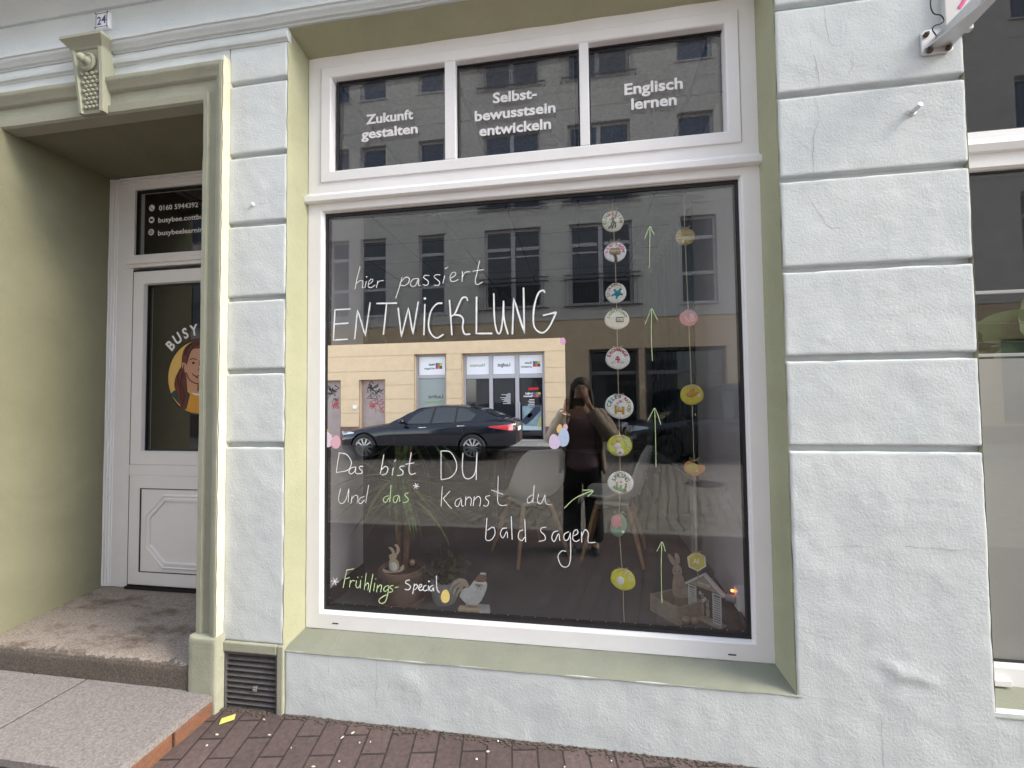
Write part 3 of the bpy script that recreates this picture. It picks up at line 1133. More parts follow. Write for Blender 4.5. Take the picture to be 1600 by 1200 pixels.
write('handwriting', [[(132, 262), (120, 320), (135, 345), (160, 325), (178, 262)], [(178, 262), (174, 338)], [(196, 300), (190, 345)], [(192, 322), (215, 298), (228, 310), (222, 345)], [(265, 305), (240, 315), (232, 335), (245, 345), (265, 325)], [(288, 242), (278, 300), (272, 340)],
                      [(697, 250), (690, 360)], [(740, 275), (703, 315)], [(700, 313), (735, 358), (750, 372)], [(800, 312), (775, 325), (768, 350), (785, 360), (803, 320), (805, 355), (816, 358)], [(828, 305), (825, 355)], [(826, 325), (845, 308), (858, 320), (855, 358)], [(875, 305), (868, 358)], [(870, 330), (895, 305), (910, 320), (905, 360)],
                      [(962, 300), (940, 305), (940, 318), (955, 335), (945, 358), (925, 355)], [(1008, 190), (1005, 290), (1006, 338), (1025, 355), (1058, 352)], [(968, 268), (1035, 294)], [(1200, 295), (1175, 310), (1170, 335), (1185, 340), (1205, 315)], [(1208, 242), (1200, 340)], [(1232, 290), (1226, 330), (1245, 345), (1268, 295)], [(1268, 295), (1272, 342), (1305, 352)]], *B, 0.0022, M_CHALKW)
write('handwriting', [[(400, 300), (375, 310), (370, 330), (385, 336), (402, 310)], [(412, 240), (405, 335)], [(455, 298), (430, 305), (425, 330), (440, 338), (457, 302), (461, 335)], [(510, 285), (492, 290), (490, 300), (508, 318), (500, 335), (478, 338)]], *B, 0.0023, M_CHALKG)
write('handwriting', [[(945, 425), (940, 500), (940, 545), (970, 545), (990, 510), (980, 475), (948, 492)], [(1055, 480), (1030, 485), (1020, 515), (1035, 535), (1055, 500), (1060, 535)], [(1080, 415), (1085, 545)], [(1148, 490), (1125, 500), (1120, 535), (1140, 550), (1155, 530)], [(1155, 430), (1160, 558)],
                      [(1275, 475), (1248, 480), (1245, 500), (1265, 520), (1268, 545), (1232, 555)], [(1340, 495), (1315, 505), (1305, 535), (1320, 555), (1343, 512), (1350, 550)], [(1400, 500), (1375, 515), (1375, 545), (1395, 545), (1408, 510)], [(1408, 505), (1410, 640), (1395, 692), (1360, 690), (1340, 640), (1360, 608), (1385, 610)],
                      [(1425, 525), (1450, 510), (1445, 490), (1428, 500), (1422, 540), (1440, 555), (1460, 545)], [(1470, 500), (1472, 560)], [(1470, 530), (1490, 490), (1508, 510), (1508, 558), (1548, 560)]], *B, 0.0026, M_CHALKW)
def star(cx, cz, r):
    return [[(cx - r * math.cos(R(a)), cz - r * math.sin(R(a))), (cx + r * math.cos(R(a)), cz + r * math.sin(R(a)))] for a in (10, 70, 130)]
write('asterisk', star(552, 247, 17), *B, 0.0024, M_CHALKW)
C_ = (495, 830, 0.190625)
write('asterisk', star(147, 412, 32), *C_, 0.0022, M_CHALKW)
write('handwriting', [[(245, 318), (228, 400), (215, 465)], [(240, 320), (305, 308)], [(235, 390), (270, 380)], [(275, 400), (268, 460)], [(270, 432), (290, 405), (312, 408)], [(325, 405), (320, 445), (335, 465), (355, 440), (360, 400)], [(360, 400), (355, 470)], [(335, 382), (338, 374)], [(368, 378), (371, 370)],
                      [(405, 345), (388, 480)], [(392, 452), (415, 425), (425, 440), (418, 485)], [(460, 350), (432, 500)], [(475, 425), (465, 490)], [(482, 395), (484, 388)], [(498, 440), (490, 500)], [(494, 468), (520, 440), (530, 455), (522, 500)], [(590, 445), (560, 455), (548, 480), (560, 495), (590, 470)], [(592, 450), (575, 540), (555, 583), (520, 590), (510, 565), (535, 540), (572, 520)],
                      [(627, 445), (605, 450), (602, 465), (620, 480), (616, 497), (590, 500)], [(640, 462), (670, 457)]], *C_, 0.0026, M_CHALKG)
write('handwriting', [[(762, 400), (735, 405), (728, 425), (755, 440), (768, 460), (750, 480), (720, 475)], [(800, 430), (785, 515)], [(795, 452), (815, 435), (825, 455), (805, 478), (792, 475)], [(840, 467), (860, 450), (855, 435), (840, 445), (835, 475), (855, 485), (870, 475)], [(897, 445), (880, 450), (872, 475), (885, 490), (905, 480)], [(915, 445), (912, 490)], [(918, 412)], [(955, 445), (930, 455), (925, 480), (940, 490), (955, 465), (958, 492)], [(980, 365), (984, 470), (1005, 505)]], *C_, 0.0028, M_CHALKW)
D_ = (900, 310, 0.2583)
write('arrow', [[(448, 170), (446, 300), (443, 422)], [(415, 245), (430, 205), (448, 170), (460, 195), (475, 220)]], *D_, 0.0016, M_CHALKG)
write('arrow', [[(458, 667), (455, 790), (458, 900), (462, 983)], [(418, 760), (440, 705), (458, 667), (475, 700), (495, 738)]], *D_, 0.0016, M_CHALKG)
E_ = (900, 590, 0.3415)
write('arrow', [[(360, 140), (364, 280), (366, 410)], [(330, 195), (348, 160), (360, 140), (374, 170), (388, 215)]], *E_, 0.0017, M_CHALKG)
write('arrow', [[(393, 752), (390, 840), (391, 940), (393, 1030)], [(370, 795), (384, 768), (393, 752), (402, 770), (408, 795)]], *E_, 0.0017, M_CHALKG)
write('arrow', [[(1375, 370), (1425, 322), (1480, 292), (1535, 272)], [(1475, 270), (1535, 272), (1505, 305)]], *B, 0.0022, M_CHALKG)

# mirror sheet and paper eggs stuck on the pane
b = MB()
mx0, mx1, mz0, mz1, rc = -1.300, -0.071, 1.227, 1.735, 0.026
pts = []
for cx, cz, a0 in ((mx1 - rc, mz1 - rc, 0), (mx0 + rc, mz1 - rc, 90), (mx0 + rc, mz0 + rc, 180), (mx1 - rc, mz0 + rc, 270)):
    for i in range(7):
        w = R(a0 + 15 * i)
        pts.append((cx + rc * math.cos(w), cz + rc * math.sin(w)))
MIRY = GY - 0.0005
b.prism(pts, lambda a, c, d: (a, d, c), MIRY - 0.0022, MIRY)
tag(b.build('mirror_sheet', M_MIRROR), 'silver mirror sheet with rounded corners stuck on shop window, reflecting a parked dark car', 'mirror')


def paper_egg(px, py, w, h, rot, col, label, y):
    p = at(px, py, y)
    k = 0.00305
    b = MB()
    pts = []
    for i in range(28):
        t = 2 * math.pi * i / 28
        x = math.sin(t) * w * k * (1 - 0.16 * math.cos(t))
        z = math.cos(t) * h * k
        pts.append((p.x + x * math.cos(rot) + z * math.sin(rot), p.z - x * math.sin(rot) + z * math.cos(rot)))
    b.prism(pts, lambda a, c, d: (a, d, c), y - 0.0008, y)
    m = mat('paper %.2f %.2f %.2f' % col, tuple(c * 0.8 for c in col), 0.8, col2=col, scale=120)
    return tag(b.build('paper_egg', m), label, 'paper egg', 'paper eggs stuck on the shop window')


Y1, Y2, Y3 = MIRY - 0.0025, MIRY - 0.0035, MIRY - 0.0045
paper_egg(508.5, 675, 5.5, 6, 0, (0.85, 0.55, 0.2), 'small orange paper egg at lower left corner of the mirror sheet', Y1)
paper_egg(512, 687, 9, 12.5, -0.12, (0.84, 0.72, 0.86), 'pale lilac paper egg at lower left corner of the mirror sheet', Y2)
paper_egg(525, 690.5, 8.5, 11, 0.1, (0.85, 0.5, 0.62), 'pink paper egg at lower left corner of the mirror sheet', Y3)
paper_egg(874.5, 670, 4.5, 7, 0.1, (0.85, 0.62, 0.28), 'small orange paper egg at lower right corner of the mirror sheet', Y1)
paper_egg(883.5, 667, 3.6, 4.6, 0.1, (0.86, 0.55, 0.68), 'tiny pink paper egg above the pale blue one beside the mirror', Y1)
paper_egg(880.5, 683.5, 8.6, 14, 0.1, (0.52, 0.64, 0.86), 'pale blue paper egg at lower right corner of the mirror sheet', Y2)
paper_egg(866, 690, 8.3, 11.6, -0.1, (0.75, 0.63, 0.86), 'lilac paper egg at lower right corner of the mirror sheet', Y3)
paper_egg(879.5, 533, 4.2, 5.5, 0, (0.86, 0.5, 0.72), 'small pink paper egg at upper right corner of the mirror sheet', Y1)
paper_egg(696, 931.5, 7.2, 10.4, 0.1, (0.84, 0.66, 0.22), 'yellow paper egg on the pane after the word Special', LY)

# ------------------------------------------------------------------ window on the right
b = MB()
QX0, QX1 = RX0 + 0.010, RX1 - 0.01
profile_ring(b, QX0, QX1, 0.306, 2.445, [(0.0, FY + 0.05), (0.0, FY), (0.074, FY), (0.082, FY + 0.012), (0.084, FY + 0.05)])
w2 = b.build('side_window', M_PVC, HOUSE, smooth=25, weld=True)
b = MB()
profile_ring(b, QX0, QX1, 2.445, 3.24, [(0.0, FY + 0.05), (0.0, FY), (0.072, FY), (0.08, FY + 0.012), (0.082, FY + 0.05)])
b.build('upper_frame', M_PVC, w2, smooth=25, weld=True)
b = MB()
tz = 2.455
b.prism([(FY - 0.001, tz - 0.030), (FY - 0.016, tz - 0.026), (FY - 0.026, tz), (FY - 0.020, tz + 0.022), (FY - 0.012, tz + 0.028), (FY - 0.012, tz + 0.040), (FY - 0.001, tz + 0.046)], lambda a, c, d: (d, a, c), QX0 - 0.008, QX1)
b.build('transom_nosing', M_PVC, w2, smooth=30)
for (e, g) in ((0.386, 2.365), (2.525, 3.16)):
    p = MB()
    p.quad((QX0 + 0.08, GY, e), (QX1 - 0.08, GY, e), (QX1 - 0.08, GY, g), (QX0 + 0.08, GY, g))
    o = p.build('pane', M_GLASS, w2)
    if o.data.polygons[0].normal.y > 0:
        o.data.flip_normals()
    p = MB()
    frame_ring(p, QX0 + 0.08, QX1 - 0.08, e, g, 0.010, GY - 0.006, GY + 0.02)
    p.build('gasket', M_RUB, w2)
b = MB()
b.box(QX0 + 0.085, QX1 - 0.085, GY + 0.004, GY + 0.006, 0.39, 1.592)
b.build('frosted_film', mat('grey frosted film', (0.34, 0.34, 0.33), 0.7, var=0.03, scale=4), w2)
for z in (1.607, 1.866):
    b = MB()
    b.box(QX0 + 0.085, QX1 - 0.085, GY + 0.008, GY + 0.022, z - 0.007, z + 0.007)
    b.build('blind_rail', mat('pale rail', (0.45, 0.45, 0.44), 0.5), w2, bevel=0.002)
b = MB()
for k in range(2):
    b.tube([(QX0 + 0.085, GY + 0.012, 1.66 + 0.075 * k), (QX1 - 0.085, GY + 0.012, 1.665 + 0.075 * k)], 0.0015, 5)
b.build('blind_cord', M_BLACK, w2)
b = MB()
p = at(1566, 1064, FY)
b.box(p.x - 0.05, p.x + 0.018, FY - 0.02, FY + 0.002, p.z - 0.012, p.z + 0.012)
b.build('drain_cap', M_PVCD, w2, bevel=0.003)

# ------------------------------------------------------------------ entrance door
DY = 0.545
b = MB()
dzs = 0.262
frame_ring(b, DX0 + 0.01, DX1 - 0.004, dzs, DZT - 0.006, 0.10, DY, DY + 0.07, wl=0.19, wr=0.16, wt=0.085, wb=0.012)
for i in range(4):
    b.box(DX0 + 0.008 + i * 0.018, DX0 + 0.020 + i * 0.018, DY - 0.012 + i * 0.003, DY + 0.002, dzs, DZT - 0.008)
    b.box(DX0 + 0.09, DX1 - 0.01, DY - 0.012 + i * 0.003, DY + 0.002, DZT - 0.020 - i * 0.018, DZT - 0.010 - i * 0.018)
door = b.build('entrance_door', M_PVC, HOUSE, bevel=0.003)
TBZ = 2.375
b = MB()
b.box(DX0 + 0.17, DX1 - 0.15, DY - 0.012, DY + 0.06, TBZ - 0.03, TBZ + 0.055)
b.box(DX0 + 0.17, DX1 - 0.15, DY - 0.026, DY + 0.0, TBZ - 0.008, TBZ + 0.022)
b.build('transom_bar', M_PVC, door, bevel=0.004)
DLX0, DLX1, DLZ0, DLZ1 = DX0 + 0.210, DX1 - 0.165, 0.285, 2.318
b = MB()
profile_ring(b, DLX0, DLX1, 1.052, DLZ1, [(0.0, DY + 0.05), (0.0, DY - 0.004), (0.004, DY - 0.008), (0.082, DY - 0.008), (0.088, DY + 0.004), (0.09, DY + 0.05)])
b.box(DLX0, DLX1, DY - 0.008, DY + 0.05, 0.985, 1.0515)
profile_ring(b, DLX0, DLX1, DLZ0, 0.9845, [(0.0, DY + 0.05), (0.0, DY - 0.004), (0.004, DY - 0.008), (0.082, DY - 0.008), (0.086, DY + 0.004), (0.088, DY + 0.012)])
leaf = b.build('door_leaf', M_PVC, door, smooth=25)
b = MB()
frame_ring(b, DLX0 - 0.010, DLX1 + 0.008, DLZ0 - 0.016, DLZ1 + 0.012, 0.03, DY - 0.001, DY + 0.03)
b.build('seal', M_RUB, door)
b = MB()
frame_ring(b, DLX0 + 0.081, DLX1 - 0.081, DLZ0 + 0.077, 0.9075, 0.011, DY - 0.0065, DY + 0.03)
b.build('seal', M_RUB, door)
b = MB()
b.box(DLX0 + 0.090, DLX1 - 0.090, DY - 0.004, DY + 0.028, DLZ0 + 0.086, 0.899)
b.build('door_panel', M_PVC, door)
# raised octagonal moulding
ox0, ox1, oz0, oz1 = DLX0 + 0.125, DLX1 - 0.125, DLZ0 + 0.108, 0.868
cc = 0.135
octo = [(ox0 + cc, oz0), (ox1 - cc, oz0), (ox1, oz0 + cc), (ox1, oz1 - cc), (ox1 - cc, oz1), (ox0 + cc, oz1), (ox0, oz1 - cc), (ox0, oz0 + cc)]
ocx, ocz = (ox0 + ox1) / 2, (oz0 + oz1) / 2
b = MB()
def off8(d):
    out = []
    hx, hz = (ox1 - ox0) / 2 - d, (oz1 - oz0) / 2 - d
    c2 = cc - d * 0.586
    for sx, sz, q in ((-1, -1, 0), (1, -1, 1), (1, -1, 0), (1, 1, 0), (1, 1, 1), (-1, 1, 1), (-1, 1, 0), (-1, -1, 2)):
        pass
    return [(ocx - hx + c2, ocz - hz), (ocx + hx - c2, ocz - hz), (ocx + hx, ocz - hz + c2), (ocx + hx, ocz + hz - c2), (ocx + hx - c2, ocz + hz), (ocx - hx + c2, ocz + hz), (ocx - hx, ocz + hz - c2), (ocx - hx, ocz - hz + c2)]
rings = [(0.0, DY + 0.006), (0.003, DY - 0.008), (0.012, DY - 0.013), (0.016, DY - 0.006), (0.024, DY - 0.005), (0.030, DY - 0.013), (0.042, DY - 0.013), (0.048, DY + 0.006)]
n0 = len(b.v)
for d, y in rings:
    b.v += [(x, y, z) for x, z in off8(d)]
for i in range(len(rings) - 1):
    for j in range(8):
        b.f.append((n0 + i * 8 + j, n0 + i * 8 + (j + 1) % 8, n0 + (i + 1) * 8 + (j + 1) % 8, n0 + (i + 1) * 8 + j))
        b.mi.append(0)
b.build('panel_moulding', M_PVC, door, smooth=30)
DGX0, DGX1, DGZ0, DGZ1 = DLX0 + 0.088, DLX1 - 0.088, 1.14, 2.23
TGX0, TGX1, TGZ0, TGZ1 = DX0 + 0.195, DX1 - 0.165, TBZ + 0.058, DZT - 0.092
DGY = DY + 0.022
for (a, c, e, g) in ((DGX0, DGX1, DGZ0, DGZ1), (TGX0, TGX1, TGZ0, TGZ1)):
    p = MB()
    frame_ring(p, a - 0.004, c + 0.004, e - 0.004, g + 0.004, 0.012, DGY - 0.008, DGY + 0.02)
    p.build('gasket', M_RUB, door)
    p = MB()
    p.quad((a, DGY, e), (c, DGY, e), (c, DGY, g), (a, DGY, g))
    o = p.build('pane', M_GLASS, door)
    if o.data.polygons[0].normal.y > 0:
        o.data.flip_normals()
b = MB()
b.tube([(DLX1 - 0.045, DY - 0.01, 1.28), (DLX1 - 0.045, DY - 0.06, 1.28), (DLX1 - 0.16, DY - 0.062, 1.28)], 0.009, 10)
b.build('door_handle', M_METAL, door, smooth=40)
b = MB()
b.box(DX0 + 0.2, DX1 - 0.16, DY - 0.02, DY + 0.05, 0.262, 0.276)
b.build('threshold', M_BLACK, door)
# vinyl on the fanlight and the door pane
TY = DGY - 0.0012
b = MB()
for sv, (px, py), wd, ww in (('0160 5944392', (248.5, 328), 61, None), ('busybee.cottbus', (247.5, 347), 75, None), ('busybeelearning', (247, 367), 76, None)):
    p = at(px, py, TY)
    q = at(px + wd, py - wd * 0.05, TY)
    put_text(b, sv, p.x, TY, p.z - 0.004, q.x - p.x, 0.034, 0.012)
b.build('lettering', M_WHITE, door)
for k, (px, py) in enumerate(((237.5, 325), (237, 343.8), (236.3, 362.8))):
    p = at(px, py, TY)
    b = MB()
    b.lathe([(0, 0), (0.0215, 0), (0.0215, -0.001), (0, -0.001)], (p.x, TY, p.z), 24, 'y')
    ic = b.build('icon', M_WHITE, door)
    b = MB()
    y = TY - 0.0018
    if k == 0:
        b.tube([(p.x - 0.009, y, p.z + 0.009), (p.x - 0.006, y, p.z - 0.003), (p.x + 0.004, y, p.z - 0.010), (p.x + 0.010, y, p.z - 0.008)], [0.004, 0.0025, 0.0025, 0.004], 6, flat=((0, 1, 0), 0.2))
    elif k == 1:
        b.box(p.x - 0.012, p.x + 0.012, y - 0.0004, y, p.z - 0.008, p.z + 0.008)
    else:
        for rx in (0.013, 0.006):
            b.tube([(p.x + rx * math.cos(R(a)), y, p.z + 0.013 * math.sin(R(a))) for a in range(0, 361, 24)], 0.001, 5, flat=((0, 1, 0), 0.3))
        b.tube([(p.x - 0.013, y, p.z), (p.x + 0.013, y, p.z)], 0.001, 5)
        b.tube([(p.x, y, p.z - 0.013), (p.x, y, p.z + 0.013)], 0.001, 5)
    b.build('icon_symbol', M_BLACK, door)

# round emblem of a smiling woman holding a book, traced and laid on the pane in thin layers
p0 = at(313, 588.7, TY)
LR = at(262, 588.7, TY)
lr = p0.x - LR.x
lk = lr / 385.0
def LP(x, z):
    return (p0.x + (x - 625) * lk, p0.z - (z - 668) * lk)
def flat(pts, name, m, lay, sm=True):
    q = [Vector(LP(*p)) for p in pts]
    if sm:
        q2 = smooth_line([tuple(v) for v in q] + [tuple(q[0])], 4)[:-1]
    else:
        q2 = q
    b = MB()
    y = TY - 0.0006 * lay
    b.prism([(v.x, v.y) for v in q2], lambda a, c, d: (a, d, c), y - 0.0004, y)
    return b.build(name, m, door)
def lines(sts, w, name, lay):
    b = MB()
    for s_ in sts:
        q = smooth_line([LP(*p) for p in s_], 4)
        b.tube([(v.x, TY - 0.0006 * lay, v.y) for v in q], w * lk, 5, flat=((0, 1, 0), 0.15))
    return b.build(name, m_ink, door)
m_ink = mat('ink', (0.03, 0.012, 0.012), 0.6)
circ = lambda r: [(625 + r * math.cos(R(a)), 668 + r * math.sin(R(a))) for a in range(0, 360, 12)]
flat(circ(390), 'emblem_ring', m_ink, 0)
flat(circ(376), 'emblem', mat('emblem yellow', (0.72, 0.47, 0.13), 0.6), 1)
flat([(285, 835), (330, 800), (430, 780), (520, 850), (620, 905), (760, 860), (900, 800), (960, 830), (900, 930), (800, 1000), (690, 1035), (600, 1040), (500, 1015), (400, 955), (330, 890)], 'emblem_coat', mat('emblem green', (0.02, 0.06, 0.05), 0.6), 2)
flat([(500, 320), (560, 292), (640, 285), (740, 310), (800, 380), (830, 480), (850, 640), (880, 800), (850, 960), (770, 930), (740, 700), (700, 560), (480, 560), (470, 700), (480, 820), (455, 1000), (400, 965), (370, 860), (325, 760), (340, 660), (400, 560), (410, 450), (440, 370)], 'emblem_hair', mat('emblem hair', (0.14, 0.035, 0.028), 0.6), 3)
flat([(505, 430), (540, 385), (640, 385), (730, 430), (750, 540), (735, 650), (680, 720), (605, 745), (605, 810), (560, 850), (500, 810), (478, 720), (462, 640), (440, 605), (412, 560), (420, 518), (450, 525), (470, 540), (490, 480)], 'emblem_face', mat('emblem skin', (0.58, 0.31, 0.20), 0.6), 4)
flat([(520, 825), (720, 860), (690, 1050), (470, 1015)], 'emblem_book', mat('emblem book', (0.70, 0.33, 0.04), 0.6), 5, sm=False)
flat([(530, 828), (700, 856), (690, 872), (560, 850)], 'emblem_pages', M_WHITE, 6, sm=False)
lines([[(505, 497), (535, 482), (585, 492)], [(635, 495), (660, 485)], [(622, 500), (618, 545), (632, 575), (605, 602)], [(535, 635), (570, 660), (610, 660), (645, 640)], [(580, 675), (610, 682)], [(465, 620), (500, 690), (560, 730), (610, 738)], [(605, 740), (605, 810)], [(440, 540), (432, 570), (442, 600)], [(530, 320), (470, 360), (440, 440)], [(600, 305), (500, 350), (450, 440)], [(640, 320), (540, 360), (470, 470)], [(390, 580), (360, 680), (400, 780), (410, 900), (430, 980)], [(430, 620), (400, 720), (440, 820), (440, 940)]], 5, 'emblem_outline', 7)
b = MB()
for cx_ in (548, 645):
    x, z = LP(cx_, 525)
    b.ell((x, TY - 0.0044, z), (16 * lk, 0.0004, 13 * lk), 10, 6)
b.build('emblem_eye', m_ink, door)
b = MB()
arc_text(b, 'BUSY A', p0.x, p0.z, TY, lr * 1.13, -47, 15, lr * 0.29, 0.03, 0.86, 0.0008)
b.build('lettering', M_WHITE, door)

# house number plaque
pl = empty('house_number', (-2.472, -0.002, 3.478), 'white enamel house number plate reading 24 above the keystone', 'sign')
b = MB()
b.box(-0.042, 0.042, -0.016, 0.004, -0.044, 0.044)
b.build('plate', mat('white enamel', (0.78, 0.78, 0.84), 0.25), pl, bevel=0.004)
m_blue = mat('blue enamel', (0.02, 0.025, 0.10), 0.3)
b = MB()
frame_ring(b, -0.035, 0.035, -0.037, 0.037, 0.002, -0.0175, -0.0155)
b.build('plate_border', m_blue, pl)
b = MB()
put_text(b, '2', -0.027, -0.0165, -0.025, 0.025, 0.046, 0.012)
put_text(b, '4', 0.000, -0.0165, -0.020, 0.028, 0.046, 0.012)
b.build('digits', m_blue, pl)
for sx in (-1, 1):
    for sz in (-1, 1):
        b = MB()
        b.ell((sx * 0.0375, -0.017, sz * 0.0395), (0.0035, 0.003, 0.0035), 10, 6)
        b.build('screw', M_BLACK, pl)

# steel bracket with a small sign on the pier
bp_ = at(1462, 66, 0.0)
br = empty('sign_bracket', (bp_.x, 0, bp_.z), 'grey steel sign bracket bolted high on the pier beside the right window', 'bracket')
b = MB()
b.prism([(-0.056, -0.040), (-0.048, -0.052), (0.036, -0.052), (0.050, -0.040), (0.050, 0.030), (0.038, 0.046), (-0.040, 0.046), (-0.056, 0.034)], lambda a, c, d: (a, d, c), -0.010, 0.002)
b.build('base_plate', M_METAL, br, bevel=0.002)
b = MB()
b.prism([(-0.045, -0.010), (0.048, -0.010), (0.034, -0.20), (0.030, -0.75), (0.006, -0.75), (-0.004, -0.20)], lambda a, c, d: (a, c, d), -0.030, -0.024)
b.box(-0.006, 0.002, -0.75, -0.010, -0.0235, 0.018)
b.build('arm', M_METAL, br, bevel=0.0015)
for (x, z) in ((-0.040, 0.026), (-0.030, -0.040), (0.034, -0.038)):
    b = MB()
    b.lathe([(0, -0.008), (0.010, -0.009), (0.010, -0.017), (0.005, -0.018), (0.005, -0.024), (0, -0.024)], (x, 0, z), 6, 'y')
    b.build('bolt', mat('rusty bolt', (0.10, 0.075, 0.06), 0.7, 0.4), br)
b = MB()
w = [at(1456, -12, -0.02), at(1454, 8, -0.02), at(1459, 21, -0.02), at(1470, 24, -0.025), at(1475, 32, -0.03), at(1470, 37, -0.03), at(1461, 40, -0.03), at(1457, 46, -0.025), at(1463, 56, -0.02)]
b.tube([tuple(v - Vector((bp_.x, 0, bp_.z))) for v in smooth_line([tuple(v) for v in w], 4)], 0.0022, 6)
b.build('cable', M_BLACK, br, smooth=60)
sg = empty('wall_sign', (bp_.x + 0.065, 0, bp_.z + 0.05), 'narrow white sign with a pink stroke above the steel bracket, cut off by picture top', 'sign')
b = MB()
b.box(-0.045, 0.048, -0.022, 0.0, -0.03, 0.55)
b.build('panel', mat('dull white sign', (0.60, 0.59, 0.60), 0.5), sg, bevel=0.003)
b = MB()
b.tube(smooth_line([(0.002, -0.023, 0.055), (0.018, -0.023, 0.080), (0.032, -0.023, 0.12), (0.02, -0.023, 0.17)], 5), 0.007, 6, flat=((0, 1, 0), 0.12))
b.build('pink_mark', mat('pink print', (0.65, 0.03, 0.22), 0.5), sg)

# ------------------------------------------------------------------ entrance steps
M_GRAN = mat('worn granite', (0.37, 0.32, 0.28), 0.85, col2=(0.13, 0.105, 0.09), scale=120, bump=0.7, bscale=120, bdist=0.004)
nt = M_GRAN.node_tree                                # dark walked-in stains with a shape of their own
_pb = nt.nodes['Principled BSDF']
_src = _pb.inputs['Base Color'].links[0].from_socket
_tc = nt.nodes.new('ShaderNodeTexCoord')
_mp = nt.nodes.new('ShaderNodeMapping')
_mp.inputs['Scale'].default_value = (1.4, 3.2, 9.0)
_mp.inputs['Rotation'].default_value = (0, 0, 0.25)
nt.links.new(_tc.outputs['Object'], _mp.inputs['Vector'])
_nz = nt.nodes.new('ShaderNodeTexNoise')
_nz.inputs['Scale'].default_value = 2.0
_nz.inputs['Detail'].default_value = 8
_nz.inputs['Roughness'].default_value = 0.7
nt.links.new(_mp.outputs[0], _nz.inputs['Vector'])
_cr = nt.nodes.new('ShaderNodeValToRGB')
_cr.color_ramp.elements[0].position = 0.38
_cr.color_ramp.elements[0].color = (0.52, 0.45, 0.40, 1)
_cr.color_ramp.elements[1].position = 0.50
_cr.color_ramp.elements[1].color = (1, 1, 1, 1)
nt.links.new(_nz.outputs['Fac'], _cr.inputs['Fac'])
_mx = nt.nodes.new('ShaderNodeMix')
_mx.data_type = 'RGBA'
_mx.blend_type = 'MULTIPLY'
_mx.inputs[0].default_value = 1.0
nt.links.new(_src, _mx.inputs[6])
nt.links.new(_cr.outputs['Color'], _mx.inputs[7])
nt.links.new(_mx.outputs[2], _pb.inputs['Base Color'])
b = MB()
def step_fn(u, v):
    x = -3.9 + (-1.862 + 3.9) * u
    # v runs down the front edge, over the nose and back to the door
    path = [(-0.035, 0.03), (-0.042, 0.10), (-0.045, 0.180), (-0.041, 0.198), (-0.028, 0.210), (0.0, 0.215)] + [(0.56 * k / 14, 0.215 + 0.047 * k / 14) for k in range(1, 15)]
    i = v * (len(path) - 1)
    k = min(int(i), len(path) - 2)
    t = i - k
    y = path[k][0] + (path[k + 1][0] - path[k][0]) * t
    z = path[k][1] + (path[k + 1][1] - path[k][1]) * t
    w = 0.003 * noise.noise(Vector((x * 5, y * 5, z * 9))) + 0.0018 * noise.noise(Vector((x * 18, y * 18, z * 18)))
    return (x, y - w * (1 if y < 0 else 0.2), z + w * (0 if z < 0.1 else 1))
rough_strip(b, step_fn, 260, 120)
for _i, _f in enumerate(b.f):                        # grime on the riser, with a ragged upper edge
    _c = sum((Vector(b.v[q]) for q in _f), Vector()) / len(_f)
    if _c.y < 0.02 and _c.z < 0.205 + 0.012 * noise.noise(Vector((_c.x * 14, 0, _c.z * 20))) + 0.010 * noise.noise(Vector((_c.x * 45, 4, _c.z * 50))):
        b.mi[_i] = 1
st = b.build('door_step', [M_GRAN, mat('grimy granite', (0.17, 0.14, 0.115), 0.9, col2=(0.06, 0.05, 0.042), scale=90, bump=0.8, bscale=110, bdist=0.004)], smooth=60)
tag(st, 'worn stained granite doorstep with rounded front edge in the recessed entrance', 'step')
M_SLAB = mat('speckled grey slab', (0.30, 0.275, 0.27), 0.8, col2=(0.125, 0.11, 0.108), scale=110, bump=0.35, bscale=160, bdist=0.004)
land = empty('entrance_landing', (-1.74, -0.06, 0), 'grey speckled slab landing with a brick side edge in front of the doorstep', 'landing')
LZ = 0.088
LXR, LYF = 0.018, -0.43
b = MB()
b.box(-3.0, LXR - 0.034, LYF + 0.03, 0.03, -0.05, LZ - 0.031)
b.build('landing_base', mat('landing mortar', (0.09, 0.08, 0.07), 0.95, var=0.3, scale=25, bump=0.6), land)
for i, (xa, xb) in enumerate(((-0.694, LXR), (-1.012, -0.705), (-1.33, -1.023), (-1.65, -1.341), (-3.0, -1.661))):
    b = MB()
    b.box(xa, xb, LYF, 0.028, LZ - 0.030, LZ)
    b.build('slab', M_SLAB, land, bevel=0.0015)
b = MB()
for xj in (-0.6995, -1.0085, -1.3355, -1.6555):
    b.box(xj - 0.006, xj + 0.006, LYF + 0.004, 0.026, -0.02, LZ - 0.0025)
b.build('joint', mat('dark joint', (0.045, 0.04, 0.035), 0.95), land)
M_ORB = mat('orange brick', (0.21, 0.085, 0.045), 0.9, col2=(0.11, 0.07, 0.05), scale=14, bump=0.8, bscale=60)
y = 0.02
i = 0
while y > LYF + 0.05:
    ln = (0.2, 0.23, 0.19, 0.24)[i % 4]
    b = MB()
    b.box(LXR - 0.034, LXR + 0.004 - 0.006 * (i % 2), max(LYF + 0.01, y - ln), y - 0.006, -0.05, LZ - 0.032)
    b.build('edge_brick', M_ORB, land, bevel=0.006)
    y -= ln
    i += 1

